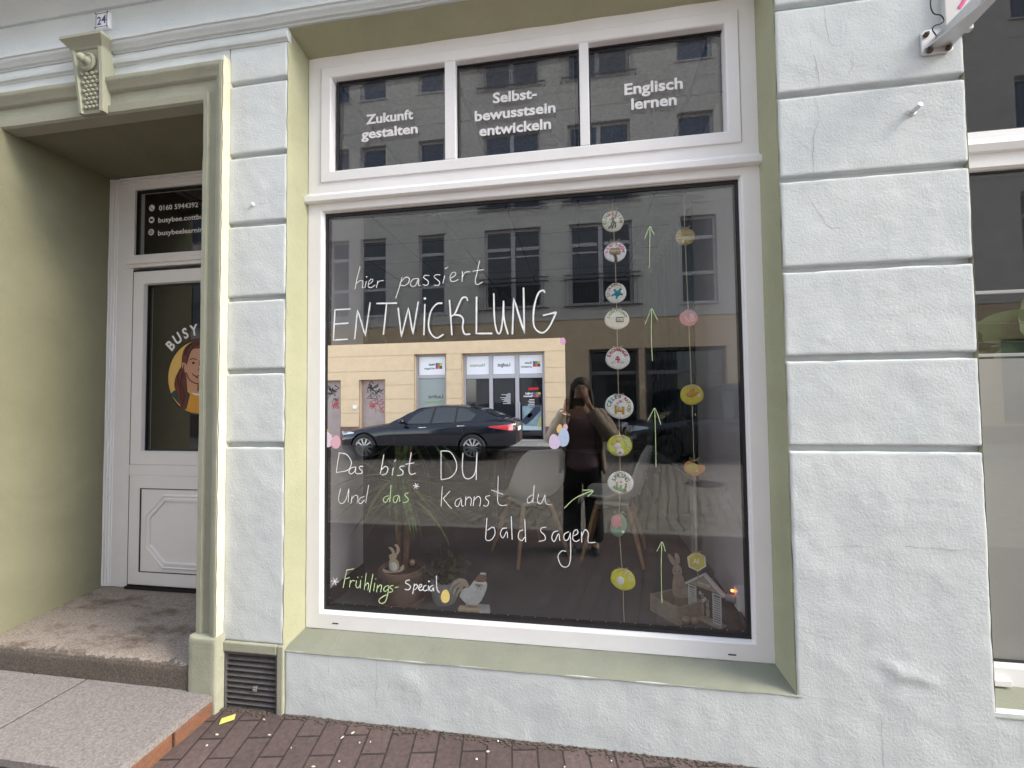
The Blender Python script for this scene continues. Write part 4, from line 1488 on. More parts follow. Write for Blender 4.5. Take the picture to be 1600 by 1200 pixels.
# litter by the wall
p = (-1.575, -0.16, 0.0)
b = MB()
b.prism([(-0.03, -0.018), (0.028, -0.024), (0.033, 0.012), (-0.022, 0.020)], lambda a, c, d: (-1.62 + a * math.cos(0.7) - c * math.sin(0.7), -0.075 + a * math.sin(0.7) + c * math.cos(0.7), d + 0.15 * max(0, a)), 0.002, 0.004)
tag(b.build('paper_scrap', mat('yellow paper', (0.66, 0.62, 0.16), 0.8)), 'crumpled yellow paper scrap lying on the pavement beside the vent', 'paper scrap')
b = MB()
for i in range(46):
    x, y = random.uniform(-1.8, 1.6), -abs(random.gauss(0.12, 0.16)) - 0.01
    b.ell((x, y, 0.003 + y * 0.018), (random.uniform(0.003, 0.010), random.uniform(0.003, 0.006), 0.003), 6, 4, Matrix.Rotation(random.uniform(0, 3), 3, 'Z'))
tag(b.build('litter', mat('pale litter', (0.55, 0.50, 0.42), 0.9)), kind='stuff')
b = MB()
for i in range(900):                                # dirt gathered in the corner of wall and pavement
    x = random.uniform(-1.72, 2.2)
    y = -abs(random.gauss(0, 0.018)) - 0.002
    s = random.uniform(0.002, 0.007)
    b.ell((x, y, 0.001), (s * 1.5, s, s * 0.6), 5, 3)
tag(b.build('dirt', mat('gutter dirt', (0.09, 0.075, 0.06), 1.0)), kind='stuff')

# ------------------------------------------------------------------ room behind the shop window
FL = 0.25
b = MB()
b.quad((-1.50, 0.19, FL), (0.88, 0.19, FL), (0.88, 4.3, FL), (-1.50, 4.3, FL))
b.quad((-3.2, 0.64, FL), (-1.50, 0.64, FL), (-1.50, 4.3, FL), (-3.2, 4.3, FL))
struct(b.build('floor', M_CARPET))
CZ = 3.14
M_TILE = brick_mat('suspended ceiling', (0.36, 0.355, 0.36), (0.34, 0.335, 0.34), (0.06, 0.06, 0.06), 0.625, 0.625, 0.011, off=0.0, bump=0.2)
b = MB()
b.quad((-1.58, 0.16, CZ), (1.0, 0.16, CZ), (1.0, 4.3, CZ), (-1.58, 4.3, CZ))
b.quad((-3.2, 0.64, CZ), (-1.58, 0.64, CZ), (-1.58, 4.3, CZ), (-3.2, 4.3, CZ))
struct(b.build('ceiling', M_TILE))
b = MB()
b.box(-1.66, -1.50, 0.19, 0.95, FL - 0.05, CZ + 0.02)          # pier left of the window
b.box(0.80, 0.96, 0.19, 1.03, FL - 0.05, CZ + 0.02)            # pier right of the window
b.box(-1.50, 0.80, 0.188, 0.20, FL - 0.05, 0.400)              # inner parapet
b.box(-1.66, 0.96, 0.188, 0.20, 3.12, CZ + 0.1)
struct(b.build('inner_wall', M_IWALL))
b = MB()
b.box(0.88, 0.96, 1.03, 4.3, FL - 0.05, CZ)
b.build('recess', M_IWALL)
struct(bpy.data.objects['recess'])
bpy.data.objects['recess'].name = 'recess_wall'
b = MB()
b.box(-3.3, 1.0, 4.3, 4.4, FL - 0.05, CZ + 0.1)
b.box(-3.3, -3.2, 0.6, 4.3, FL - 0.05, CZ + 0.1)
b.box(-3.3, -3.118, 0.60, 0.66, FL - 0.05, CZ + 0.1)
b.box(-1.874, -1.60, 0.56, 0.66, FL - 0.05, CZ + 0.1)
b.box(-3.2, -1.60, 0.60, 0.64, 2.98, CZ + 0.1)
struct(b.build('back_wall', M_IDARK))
b = MB()
b.box(-1.498, -1.486, 0.20, 0.95, FL, FL + 0.085)
b.box(0.788, 0.798, 0.20, 1.03, FL, FL + 0.085)
struct(b.build('skirting_board', mat('dark skirting', (0.05, 0.045, 0.045), 0.6)))
b = MB()                                                       # curtain folds along the right wall
n = 60
for i in range(n + 1):
    y = 1.62 + 1.9 * i / n
    x = 0.860 + 0.014 * math.sin(i * 1.45) + 0.006 * math.sin(i * 0.6)
    b.v += [(x, y, 0.80), (x, y, 2.95)]
for i in range(n):
    b.f.append((2 * i, 2 * i + 2, 2 * i + 3, 2 * i + 1))
    b.mi.append(0)
cu = b.build('curtain', M_TEAL, smooth=80)
so = cu.modifiers.new('thickness', 'SOLIDIFY')
so.thickness = 0.003
tag(cu, 'dark teal curtain hanging along the right wall inside the shop', 'curtain')
b = MB()
b.box(0.80, 0.850, 1.60, 3.3, FL + 0.03, FL + 0.60)
rad = b.build('radiator_cover', mat('white enamel panel', (0.62, 0.63, 0.62), 0.4), bevel=0.008)
tag(rad, 'low white radiator panel along the right wall inside the shop', 'radiator')
b = MB()
b.tube([(0.825, 1.56, FL), (0.825, 1.56, FL + 0.66)], 0.012, 10)
b.build('pipe', M_PVC, rad, smooth=40)
b = MB()
b.lathe([(0, 0), (0.018, 0), (0.022, 0.02), (0.02, 0.06), (0.012, 0.065), (0, 0.065)], (0.825, 1.56, FL + 0.62), 14)
b.build('valve', M_PVC, rad, smooth=40)
# room behind the right-hand window
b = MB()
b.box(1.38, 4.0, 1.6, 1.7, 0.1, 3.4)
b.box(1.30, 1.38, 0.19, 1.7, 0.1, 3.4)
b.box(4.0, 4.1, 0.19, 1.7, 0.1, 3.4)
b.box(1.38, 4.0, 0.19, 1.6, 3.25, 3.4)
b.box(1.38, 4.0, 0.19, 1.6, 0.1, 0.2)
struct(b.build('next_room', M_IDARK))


# ------------------------------------------------------------------ chairs and table
def make_chair(x, y, face, label):
    t = empty('shell_chair', (x, y, FL), label, 'chair', 'white shell chairs inside the shop', rz=face)
    prof = [(0.235, 0.415), (0.225, 0.440), (0.19, 0.452), (0.10, 0.447), (0.0, 0.442), (-0.10, 0.445), (-0.165, 0.462), (-0.205, 0.505), (-0.232, 0.575), (-0.252, 0.65), (-0.272, 0.73), (-0.290, 0.805), (-0.297, 0.835)]
    hw = [0.185, 0.205, 0.222, 0.235, 0.242, 0.245, 0.246, 0.244, 0.238, 0.228, 0.212, 0.180, 0.135]
    b = MB()
    nu, nv = len(prof), 17
    for i, (f, h) in enumerate(prof):
        seat = max(0.0, min(1.0, (0.52 - h) / 0.06)) if f > -0.2 else 0.0
        for j in range(nv):
            v = -1 + 2 * j / (nv - 1)
            e = abs(v) ** 2.6
            lift = e * (0.045 if seat > 0 else 0.0) * min(1, i / 2)
            fwd = e * (0.085 if i >= 6 else 0.03 * (i / 6)) * (1 if i < 11 else 0.6)
            b.v.append((f + fwd, v * hw[i], h + lift + (0.035 * e if 5 <= i <= 8 else 0)))
    for i in range(nu - 1):
        for j in range(nv - 1):
            q = i * nv + j
            b.f.append((q, q + 1, q + nv + 1, q + nv))
            b.mi.append(0)
    o = b.build('shell', M_SHELL, t, smooth=80)
    ss = o.modifiers.new('round', 'SUBSURF')
    ss.levels = ss.render_levels = 2
    so = o.modifiers.new('thickness', 'SOLIDIFY')
    so.thickness = 0.009
    b = MB()
    b.box(-0.12, 0.13, -0.12, 0.12, 0.405, 0.432)
    b.build('cushion', M_SHELL, t, bevel=0.01)
    for sx in (-1, 1):
        for sy in (-1, 1):
            b = MB()
            b.tube([(0.115 * sx, 0.115 * sy, 0.41), (0.17 * sx, 0.17 * sy, 0.2), (0.222 * sx, 0.222 * sy, 0.0)], [0.019, 0.017, 0.0115], 12)
            b.build('leg', M_BEECH, t, smooth=40)
    b = MB()
    b.tube([(0.125, 0.125, 0.36), (-0.125, -0.125, 0.36)], 0.006, 8)
    b.tube([(0.125, -0.125, 0.36), (-0.125, 0.125, 0.36)], 0.006, 8)
    b.build('brace', M_BLACK, t)
    return t


make_chair(-0.41, 1.50, R(126), 'white shell chair with splayed wooden legs turning its back to the shop window')
make_chair(0.235, 1.56, R(170), 'white shell chair seen from its side with wooden legs, behind the string of clay discs')
t = empty('table', (-0.15, 2.55, FL), 'dark table standing behind the two white shell chairs', 'table')
M_TAB = mat('dark table', (0.03, 0.027, 0.026), 0.4)
b = MB()
b.box(-0.75, 0.78, -0.38, 0.38, 0.70, 0.735)
b.build('table_top', M_TAB, t, bevel=0.004)
for sx in (-0.68, 0.70):
    for sy in (-0.32, 0.32):
        b = MB()
        b.box(sx - 0.022, sx + 0.022, sy - 0.022, sy + 0.022, 0.0, 0.70)
        b.build('leg', M_TAB, t)
t = empty('pencil_cup', (0.42, 2.30, FL + 0.735), 'grey cup full of pencils on the table behind the right chair', 'cup')
b = MB()
b.lathe([(0.0, 0.0), (0.045, 0.0), (0.050, 0.11), (0.046, 0.11), (0.041, 0.006), (0, 0.006)], seg=20)
b.build('cup', M_POTG, t, smooth=40)
for i in range(12):
    a, r = random.uniform(0, 6.28), random.uniform(0.01, 0.03)
    b = MB()
    b.tube([(r * math.cos(a), r * math.sin(a), 0.02), (2.0 * r * math.cos(a), 2.0 * r * math.sin(a), random.uniform(0.16, 0.20))], 0.0045, 6)
    b.build('pencil', mat('pencil %d' % (i % 4), [(0.4, 0.05, 0.04), (0.35, 0.2, 0.1), (0.05, 0.2, 0.1), (0.4, 0.3, 0.1)][i % 4], 0.5), t)


# ------------------------------------------------------------------ plants
def ribbon_leaf(b, base, az, elev, ln, w, droop, seg=12):
    """long strap leaf: starts at elev, bends down by droop, folded along the midrib"""
    p = Vector(base)
    a = elev
    d = Vector((math.cos(az), math.sin(az), 0))
    side = Vector((-math.sin(az), math.cos(az), 0))
    n = len(b.v)
    for i in range(seg + 1):
        t = i / seg
        ww = w * min(1, 0.45 + 2.2 * t) * (1 - t ** 2.6) + 0.0006
        dirv = d * math.cos(a) + Vector((0, 0, 1)) * math.sin(a)
        up = -d * math.sin(a) + Vector((0, 0, 1)) * math.cos(a)
        b.v += [tuple(p + side * ww + up * ww * 0.35), tuple(p), tuple(p - side * ww + up * ww * 0.35)]
        p = p + dirv * (ln / seg)
        a -= droop / seg
    for i in range(seg):
        q = n + i * 3
        b.f += [(q, q + 1, q + 4, q + 3), (q + 1, q + 2, q + 5, q + 4)]
        b.mi += [0, 0]


PX, PY = -1.075, 0.62
t = empty('dracaena', (PX, PY, FL), 'tall dragon tree with long drooping strap leaves in a brown pot behind the pane', 'plant')
b = MB()
b.lathe([(0.0, 0.0), (0.092, 0.0), (0.104, 0.02), (0.118, 0.165), (0.124, 0.17), (0.135, 0.172), (0.137, 0.205), (0.128, 0.208), (0.122, 0.19), (0.0, 0.188)], seg=36)
b.build('pot', M_POT, t, smooth=40)
b = MB()
b.lathe([(0.0, 0.0), (0.125, 0.0), (0.142, 0.035), (0.137, 0.036), (0.12, 0.006), (0.0, 0.006)], seg=36)
b.build('saucer', M_POT, t, smooth=40)
b = MB()
b.lathe([(0.0, 0.196), (0.06, 0.194), (0.121, 0.189)], seg=24)
b.build('soil', M_SOIL, t)
rs = random.Random(11)
for k, (dx, dy, h, nl, ln) in enumerate(((-0.02, 0.0, 0.72, 34, 0.46), (0.035, 0.02, 1.00, 30, 0.46), (-0.03, 0.03, 1.28, 28, 0.44), (0.03, -0.015, 0.60, 18, 0.42))):
    b = MB()
    b.tube([(dx * 0.5, dy * 0.5, 0.18), (dx, dy, h * 0.5 + 0.1), (dx * 1.4, dy, h)], [0.015, 0.013, 0.012], 10)
    b.build('stem', mat('cane bark', (0.17, 0.10, 0.065), 0.9, var=0.35, scale=40, bump=0.6), t, smooth=60)
    for i in range(nl):
        b = MB()
        el = rs.uniform(-0.95, 1.25) if k < 3 else rs.uniform(-0.8, 0.6)
        az = 2.399 * i + rs.uniform(-0.2, 0.2)
        L_ = ln * rs.uniform(0.75, 1.15)
        # leaves that would poke through the pane are shorter
        if math.sin(az) < 0:
            L_ *= 1 - 0.30 * abs(math.sin(az))
        ribbon_leaf(b, (dx * 1.4, dy, h + rs.uniform(-0.05, 0.05)), az, el, L_, 0.0115, rs.uniform(0.25, 1.0))
        lf = b.build('leaf', M_LEAF, t, smooth=80)
        for v in lf.data.vertices:
            if v.co.y + PY < 0.20:
                v.co.y = 0.20 - PY + 0.1 * (v.co.y + PY - 0.20) * 0

t = empty('potted_plant', (-0.825, 0.66, FL), 'small leafy plant with dark round leaves in a pale grey pot', 'plant')
b = MB()
b.lathe([(0.0, 0.0), (0.066, 0.0), (0.070, 0.01), (0.085, 0.125), (0.080, 0.125), (0.074, 0.105), (0.0, 0.102)], seg=30)
b.build('pot', M_POTG, t, smooth=40)
for i in range(15):
    a, e = 2.4 * i, rs.uniform(0.6, 1.4)
    hh = rs.uniform(0.10, 0.22)
    d = Vector((math.cos(a) * math.cos(e), math.sin(a) * math.cos(e), math.sin(e)))
    b = MB()
    b.tube([(0, 0, 0.09), tuple(Vector((0, 0, 0.09)) + d * hh)], [0.004, 0.0025], 6)
    b.build('stem', M_LEAF2, t)
    for k in range(4):
        c = Vector((0, 0, 0.09)) + d * hh * (0.45 + 0.2 * k)
        b = MB()
        rot = Matrix.Rotation(rs.uniform(0, 6.28), 3, 'Z') @ Matrix.Rotation(rs.uniform(-0.9, 0.9), 3, 'X') @ Matrix.Rotation(rs.uniform(-0.9, 0.9), 3, 'Y')
        off = rot @ Vector((0.02, 0, 0))
        b.ell(c + off, (0.026, 0.017, 0.003), 10, 6, rot)
        b.build('leaf', M_LEAF2, t, smooth=80)

# big leaves behind the right-hand window
t = empty('broadleaf_plant', (1.95, 0.42, 1.45), 'broad green ribbed leaves behind the glass of the right hand window', 'plant')
for (cx, cz, ang, s) in ((-0.05, 0.24, 0.35, 1.0), (-0.32, 0.30, 2.6, 0.8), (0.25, 0.22, 0.2, 1.0), (0.1, 0.34, 1.5, 0.8), (-0.28, 0.12, 0.5, 0.8)):
    b = MB()
    n = 15
    for i in range(n + 1):
        tt = i / n
        w = 0.13 * s * math.sin(math.pi * min(1, tt * 0.97 + 0.02)) ** 0.8
        for j in range(9):
            v = -1 + j / 4
            a0 = (-0.25 + 0.5 * tt) * s
            z0 = v * w
            x = cx + a0 * math.cos(ang) - z0 * math.sin(ang)
            z = cz + a0 * math.sin(ang) + z0 * math.cos(ang)
            b.v.append((x, -0.05 * abs(v) + 0.012 * math.sin(tt * 50 + abs(v) * 5) * abs(v) + 0.1 * tt * (1 - tt), z))
    for i in range(n):
        for j in range(8):
            q = i * 9 + j
            b.f.append((q, q + 1, q + 10, q + 9))
            b.mi.append(0)
    b.build('leaf', mat('broad leaf', (0.075, 0.145, 0.04), 0.45, var=0.35, scale=9), t, smooth=80)
b = MB()
b.tube([(0, 0.05, 0.3), (0.02, 0.06, -0.2), (0, 0.05, -1.24)], 0.012, 8)
b.build('stem', M_LEAF, t)


# ------------------------------------------------------------------ strings of clay ornaments
OY = 0.215
OK = 0.003086
CLAYW = (0.74, 0.73, 0.69)
SHAPES = {}


def string(pts, name_label):
    b = MB()
    P = [at(a, c, OY + 0.006) for a, c in pts]
    q = []
    for i in range(len(P) - 1):
        for k in range(8):
            v = P[i].lerp(P[i + 1], k / 8)
            q.append(v + Vector((0.0012 * noise.noise(v * 40), 0.001 * noise.noise(v * 31), 0)))
    q.append(P[-1])
    b.tube(q, 0.0021, 6)
    return tag(b.build('twine', M_JUTE, smooth=60), name_label, 'string')


S1 = [(956, 305), (957.5, 346), (961, 394), (963, 458), (964, 499), (965, 560), (967, 635), (968, 696), (969.5, 754), (967, 822), (973, 905), (975.5, 980)]
S2 = [(1068, 285), (1070, 370), (1076, 497), (1081, 617), (1085, 731), (1088, 877), (1091, 905)]
string(S1, 'jute twine that carries the eleven clay discs, left of the two strings')
string(S2, 'jute twine that carries the six yellow, pink and orange ornaments, right of the two strings')


def ornament(px, py, rx, rz, rot, col, label, txts=(), motif=None, hexa=False, bow=0, m2=None, shape=None):
    p = at(px, py, OY)
    t = empty('clay_ornament', (p.x, OY, p.z), label, 'ornament', 'clay ornaments on the two strings')
    col = tuple(min(0.86, c_ * 1.22) for c_ in col)
    m = mat('clay %.2f %.2f %.2f' % col, col, 0.55, var=0.10, scale=60, bump=0.35, bscale=90, bdist=0.004)
    b = MB()
    n = 6 if hexa else 36
    seed = px * 0.37
    rings = [(0.0, -0.0045), (0.80, -0.0045), (0.93, -0.0035), (1.0, -0.0005), (0.96, 0.003), (0.0, 0.003)]
    base = len(b.v)
    for s_, y in rings:
        for i in range(n):
            w = 2 * math.pi * i / n + (0.5236 if hexa else 0)
            k = 1 + (0.05 * noise.noise(Vector((math.cos(w) * 1.3, math.sin(w) * 1.3, seed))) if not hexa else 0)
            x, z = rx * OK * k * math.cos(w) * s_, rz * OK * k * math.sin(w) * s_
            if shape:
                x, z = shape(x, z, rx * OK, rz * OK)
            b.v.append((x * math.cos(rot) - z * math.sin(rot), y, x * math.sin(rot) + z * math.cos(rot)))
    for r_ in range(len(rings) - 1):
        for i in range(n):
            q = base + r_ * n
            b.f.append((q + i, q + (i + 1) % n, q + n + (i + 1) % n, q + n + i))
            b.mi.append(0)
    b.build('disc', m, t, smooth=45, weld=True)
    for (sv, kind, a0, a1, cap, rr, tc) in txts:
        b = MB()
        if kind == 'arc':
            arc_text(b, sv, 0, 0, -0.0050, rr * OK, a0, a1, cap * OK, 0.03, 0.95, 0.0008)
        else:
            w = a1 * OK
            put_text(b, sv, a0 * OK - w / 2, -0.0052, rr * OK, w, cap * OK, 0.03)
        b.build('lettering', mat('paint %.2f %.2f %.2f' % tc, tc, 0.5), t)
    if motif:
        for (nm, shapes, mc) in motif:
            b = MB()
            for sh in shapes:
                if sh[0] == 'e':
                    _, x, z, a, c, ro = sh
                    b.ell((x * OK, -0.0045, z * OK), (a * OK, 0.0028, c * OK), 12, 8, Matrix.Rotation(-ro, 3, 'Y'))
                else:
                    _, w, pts = sh
                    b.tube([(x * OK, -0.0050, z * OK) for x, z in pts], w * OK, 6, flat=((0, 1, 0), 0.5))
            b.build(nm, mat('paint %.2f %.2f %.2f' % mc, mc, 0.5), t, smooth=60)
    if bow:
        b = MB()
        h = rz * OK * 0.92
        for sg_ in (-1, 1):
            b.tube(smooth_line([(0, -0.007, h), (sg_ * 0.012, -0.010, h + 0.010 * bow), (sg_ * 0.022, -0.009, h + 0.014 * bow), (sg_ * 0.014, -0.008, h + 0.002), (0, -0.007, h)], 4), 0.0011, 5)
            b.tube(smooth_line([(0, -0.007, h), (sg_ * 0.016, -0.009, h - 0.004), (sg_ * 0.030, -0.009, h - 0.018 * abs(bow) * (1.6 if sg_ > 0 else 0.7))], 4), 0.0010, 5)
        b.ell((0, -0.007, h), (0.003, 0.003, 0.003), 8, 6)
        b.build('bow', M_JUTE, t, smooth=60)
    return t


BROWN = (0.06, 0.035, 0.025)
PINK = (0.62, 0.10, 0.26)
GREEN = (0.08, 0.20, 0.04)
LIME = (0.48, 0.52, 0.05)
YEL = (0.50, 0.42, 0.06)
ornament(957.5, 346, 16.3, 16.8, 0.2, (0.62, 0.62, 0.54), 'off white clay disc with FLOURISH and a dark branch, top of the left string',
         [('FLOU', 'arc', -105, -40, 4.6, 10.2, (0.06, 0.13, 0.05)), ('RISH', 'arc', 28, 98, 4.6, 10.2, (0.06, 0.13, 0.05))],
         [('branch', [('l', 1.1, [(-7, -11), (-3, -8), (-1, -2), (1, 3)]), ('l', 1.0, [(-2, -12), (0, -8), (2, -3), (1, 3)]), ('l', 1.0, [(3, -11), (4, -6), (4, -2)]), ('l', 0.9, [(-5, 2), (0, 4), (5, 5)]), ('e', 0, 4, 2.2, 3.4, 0)], BROWN),
          ('blossom', [('e', -5, 10, 2.6, 2, 0.4), ('e', 0, 11, 2, 3, 0), ('e', 4, 8, 2.6, 1.8, -0.5)], (0.45, 0.12, 0.16))], bow=0.8)
ornament(961, 394, 17, 15.3, 0.15, (0.76, 0.75, 0.76), 'white clay disc with pink BLOSSOM lettering and a brown tree, second on the left string',
         [('BLO', 'arc', -85, -32, 4.8, 10.2, (0.75, 0.04, 0.33)), ('SSOM', 'arc', 12, 85, 4.8, 10.2, (0.75, 0.04, 0.33))],
         [('crown', [('e', -3, 1, 6, 6, 0), ('e', 4, 1, 5, 6, 0)], (0.36, 0.25, 0.13)), ('trunk', [('l', 2.2, [(1, -16), (1, -9), (-1, -3)]), ('l', 0.9, [(0, -6), (-4, 0), (-5, 3)]), ('l', 0.9, [(1, -5), (2, 0), (1, 5)])], BROWN), ('bloom', [('e', 5, 1, 2.2, 2.2, 0), ('e', -2, 3, 1.6, 1.6, 0), ('e', 6, -3, 1.8, 1.8, 0)], (0.5, 0.10, 0.07))], bow=1.0)
ornament(962.5, 458, 15.8, 15.2, 0.5, (0.70, 0.70, 0.67), 'white clay disc with a blue turtle and SPIRIT lettering, third on the left string',
         [('SPIRIT', 'arc', -112, -12, 4.4, 9.6, (0.45, 0.22, 0.36))],
         [('turtle', [('e', 2.5, -1, 5.4, 4.4, 0.5), ('e', -1.5, 4, 2.2, 2.6, 0.6), ('l', 1.5, [(4, 3), (8, 6)]), ('l', 1.5, [(-2, -2), (-7, -4)]), ('l', 1.5, [(6, -2), (10, -3)]), ('l', 1.6, [(2, -4), (0, -9)])], (0.01, 0.24, 0.32))], bow=-0.7)
ornament(964, 499, 18.5, 15.8, 0.0, (0.66, 0.66, 0.60), 'white clay disc with green SIGNIFICANT lettering and a small framed sign on it',
         [('SIGNIFICANT', 'arc', -76, 76, 4.4, 11.2, (0.20, 0.28, 0.03))],
         [('frame', [('l', 1.0, [(-1, -4), (9, -4), (9, 2.5), (-1, 2.5), (-1, -4)])], BROWN), ('sign', [('e', 4, -1, 3.8, 2.4, 0)], (0.62, 0.50, 0.48))], bow=0.5)
ornament(965, 560, 18.2, 17.0, 0.0, (0.76, 0.76, 0.76), 'white clay disc with red EXCHANGE lettering and shaking hands, fifth on the left string',
         [('EXCHANGE', 'arc', -72, 72, 5.2, 11.0, (0.50, 0.02, 0.05))],
         [('hands', [('e', -6, -5, 5, 3, 0.4), ('e', 6, -5, 5, 3, -0.4)], (0.70, 0.70, 0.70)), ('red_sign', [('e', 0, 2, 2.8, 1.2, 0), ('e', 0, -1.5, 3.4, 1.0, 0), ('l', 0.9, [(-2.5, 0), (-3, -5)]), ('l', 0.9, [(0.2, 1), (0.5, -7)]), ('l', 0.9, [(2.5, 0), (3, -5)])], (0.55, 0.02, 0.05))], bow=0.7)
ornament(967.5, 635, 21.5, 18.6, -0.3, (0.72, 0.75, 0.74), 'largest white clay disc with colourful CELEBRATION lettering and a yellow gift, on the left string',
         [('CELE', 'arc', -82, -18, 6.0, 12.4, (0.03, 0.22, 0.24)), ('BR', 'arc', 4, 40, 5.2, 12.6, (0.60, 0.10, 0.26)), ('ATION', 'arc', 52, 112, 5.0, 12.6, (0.36, 0.30, 0.05))],
         [('gift', [('l', 1.8, [(-5, -11), (-5, 2)]), ('l', 1.8, [(6, -12), (6, 0)]), ('l', 1.8, [(-5, -6), (6, -7)])], (0.55, 0.32, 0.02)), ('bead', [('e', 0, -2, 3.6, 3.6, 0)], (0.55, 0.55, 0.62)), ('ribbon', [('e', 2, 8, 2.8, 2.4, 0), ('e', -2, 5, 2.2, 1.8, 0)], (0.60, 0.36, 0.42))], bow=0.5)
ornament(968, 696, 18.6, 16.3, 0.1, LIME, 'lime green clay disc with white BUNNY lettering and pink paw, seventh on the left string',
         [('BUNNY', 'arc', 18, 112, 5.2, 10.6, (0.78, 0.78, 0.74))],
         [('ear', [('e', -10, 3, 4.0, 2.2, 0.5), ('e', -2, 8, 4.0, 2.2, 0.4)], (0.72, 0.34, 0.26)), ('ball', [('e', -3, -1, 4.8, 4.5, 0)], (0.66, 0.68, 0.72)), ('paw', [('e', 0.5, -10, 5.5, 5.8, 0)], (0.72, 0.66, 0.68)), ('paw_pad', [('l', 2.4, [(0.2, -12), (0.6, -9.5)])], (0.72, 0.06, 0.30))], bow=-0.5)
ornament(969.5, 754, 19.0, 17.0, 0.0, (0.74, 0.75, 0.73), 'white clay disc with green SPRING lettering above pink tulips, eighth on the left string',
         [('SPRING', 'arc', -66, 66, 6.0, 8.0, (0.06, 0.17, 0.03))],
         [('grass', [('l', 1.8, [(-11, -6), (-6, -9), (0, -11), (5, -13), (9, -12)]), ('l', 1.5, [(-7, -8), (-5, -2)]), ('l', 1.5, [(0, -11), (1, -3)]), ('l', 1.5, [(6, -12), (8, -4)]), ('e', -5, -8, 4, 2.5, -0.4), ('e', 4, -11, 4, 2.5, -0.2)], (0.10, 0.26, 0.05)), ('tulip', [('e', -5, 0, 2, 1.8, 0), ('e', 1, 1, 2, 1.8, 0), ('e', 8, -2, 2, 1.8, 0)], (0.66, 0.22, 0.26))], bow=-0.6)
ornament(966.5, 821, 12.0, 17.5, -0.25, (0.07, 0.20, 0.11), 'egg shaped ornament, pink flower above green leaves, ninth on the left string', [],
         [('petals', [('e', -3, 6, 8.5, 10, 0.2), ('e', -6, 10, 4, 5, 0.4)], (0.56, 0.20, 0.24)), ('streaks', [('l', 0.8, [(-9, 8), (-4, 10), (2, 12)]), ('l', 0.8, [(-8, 3), (-2, 4), (3, 7)]), ('l', 0.8, [(-6, -1), (-1, 0), (4, 2)])], (0.75, 0.62, 0.62)), ('blossom', [('e', 6, -9, 2.2, 2.2, 0)], (0.75, 0.75, 0.75))], bow=1.2)
ornament(973.5, 905, 18.6, 15.8, -0.35, (0.54, 0.53, 0.04), 'yellow green clay disc with a white egg and EGG lettering, lowest on the left string',
         [('EGG', 'arc', 25, 88, 5.4, 9.0, (0.78, 0.76, 0.66))], [('egg', [('e', -4, -2, 5.5, 6.2, 0.2)], (0.74, 0.76, 0.78))], bow=0.9)
ornament(1070.5, 370, 14.2, 13.0, 0.0, (0.34, 0.27, 0.09), 'brown gold clay flower with a white yellow bead, top of the right string', [],
         [('petal', [('e', math.cos(a) * 7, math.sin(a) * 6.5, 5.5, 2.3, a) for a in [0.5 * q for q in range(13)]], (0.42, 0.33, 0.12)), ('bead', [('e', -3, -7, 3.4, 3.2, 0)], (0.75, 0.75, 0.68)), ('yolk', [('l', 1.8, [(1, -9), (4, -6)])], (0.55, 0.50, 0.05))], bow=0.6)
ornament(1076, 497, 13.2, 12.2, -0.1, (0.60, 0.22, 0.29), 'pink clay disc with pale scratched strokes, second on the right string',
         [('B', 'l', 4.5, 5.5, 5.5, 1, (0.76, 0.60, 0.64))], [('strokes', [('l', 0.8, [(1, -2), (8, 0)]), ('l', 0.8, [(2, -5), (9, -3)]), ('l', 0.8, [(-6, 3), (0, -6)])], (0.76, 0.60, 0.64))], bow=-0.9)
ornament(1081, 617, 16.6, 15.4, 0.0, (0.50, 0.42, 0.05), 'round yellow clay disc with an orange bee relief, third on the right string',
         [('B', 'l', 10, 4.5, 5.5, -3, (0.75, 0.70, 0.6))], [('bee', [('e', -1, 1, 8, 4.5, 0.1), ('e', 0, 6, 5, 3, 0.8), ('e', 6, 3, 4, 2.4, 0.3)], (0.52, 0.28, 0.04)), ('stripe', [('l', 0.8, [(-5, -3), (-4, 4)]), ('l', 0.8, [(-2, -4), (-1, 5)]), ('l', 0.8, [(1, -4), (2, 5)])], (0.34, 0.2, 0.02))], bow=-0.8)
ornament(1085, 731, 14.5, 12.0, -0.1, (0.50, 0.20, 0.045), 'orange clay boat shape with a yellow middle and white letters, on the right string',
         [('All', 'l', -1, 11, 6, -5, (0.75, 0.70, 0.66))], [('middle', [('e', -3, 0, 8.5, 7.0, 0.2)], (0.52, 0.40, 0.04))], bow=0.9,
         shape=lambda x, z, a, c: (x, z - 0.55 * c * max(0, 1 - ((x - 0.25 * a) / (0.75 * a)) ** 2) * (1 if z > 0 else 0.1) * max(0, z / c)))
ornament(1088.5, 877, 14.6, 14.6, 0.1, (0.46, 0.42, 0.05), 'yellow hexagonal clay tile with AI lettering and white rim, lowest on the right string',
         [('AI', 'l', -1.5, 8.5, 7, -2.5, (0.75, 0.72, 0.68))], [('rim', [('l', 1.1, [(13.2 * math.cos(R(a + 30 + 5.7)), 13.2 * math.sin(R(a + 30 + 5.7))) for a in range(0, 361, 60)])], (0.72, 0.70, 0.62))], hexa=True, bow=0.6)
b = MB()
q = at(975.5, 984, OY)
b.box(q.x - 0.006, q.x + 0.006, OY, OY + 0.004, q.z - 0.010, q.z + 0.008)
tag(b.build('tape_piece', M_WHITE), 'small white tape piece at the lower end of the left twine', 'tape')


# ------------------------------------------------------------------ Easter decoration on the floor
def cut(b, pts, y, th, fn=None, sm=True):
    q = smooth_line(list(pts) + [pts[0]], 4)[:-1] if sm else [Vector(p) for p in pts]
    b.prism([(v.x, v.y) for v in q], (fn or (lambda a, c, d: (a, d, c))), y, y + th)


# bunny in the flower pot, traced outline
def loc(px, py, y, o):
    p = at(px, py, y)
    return (p.x - o[0], p.z - o[2])


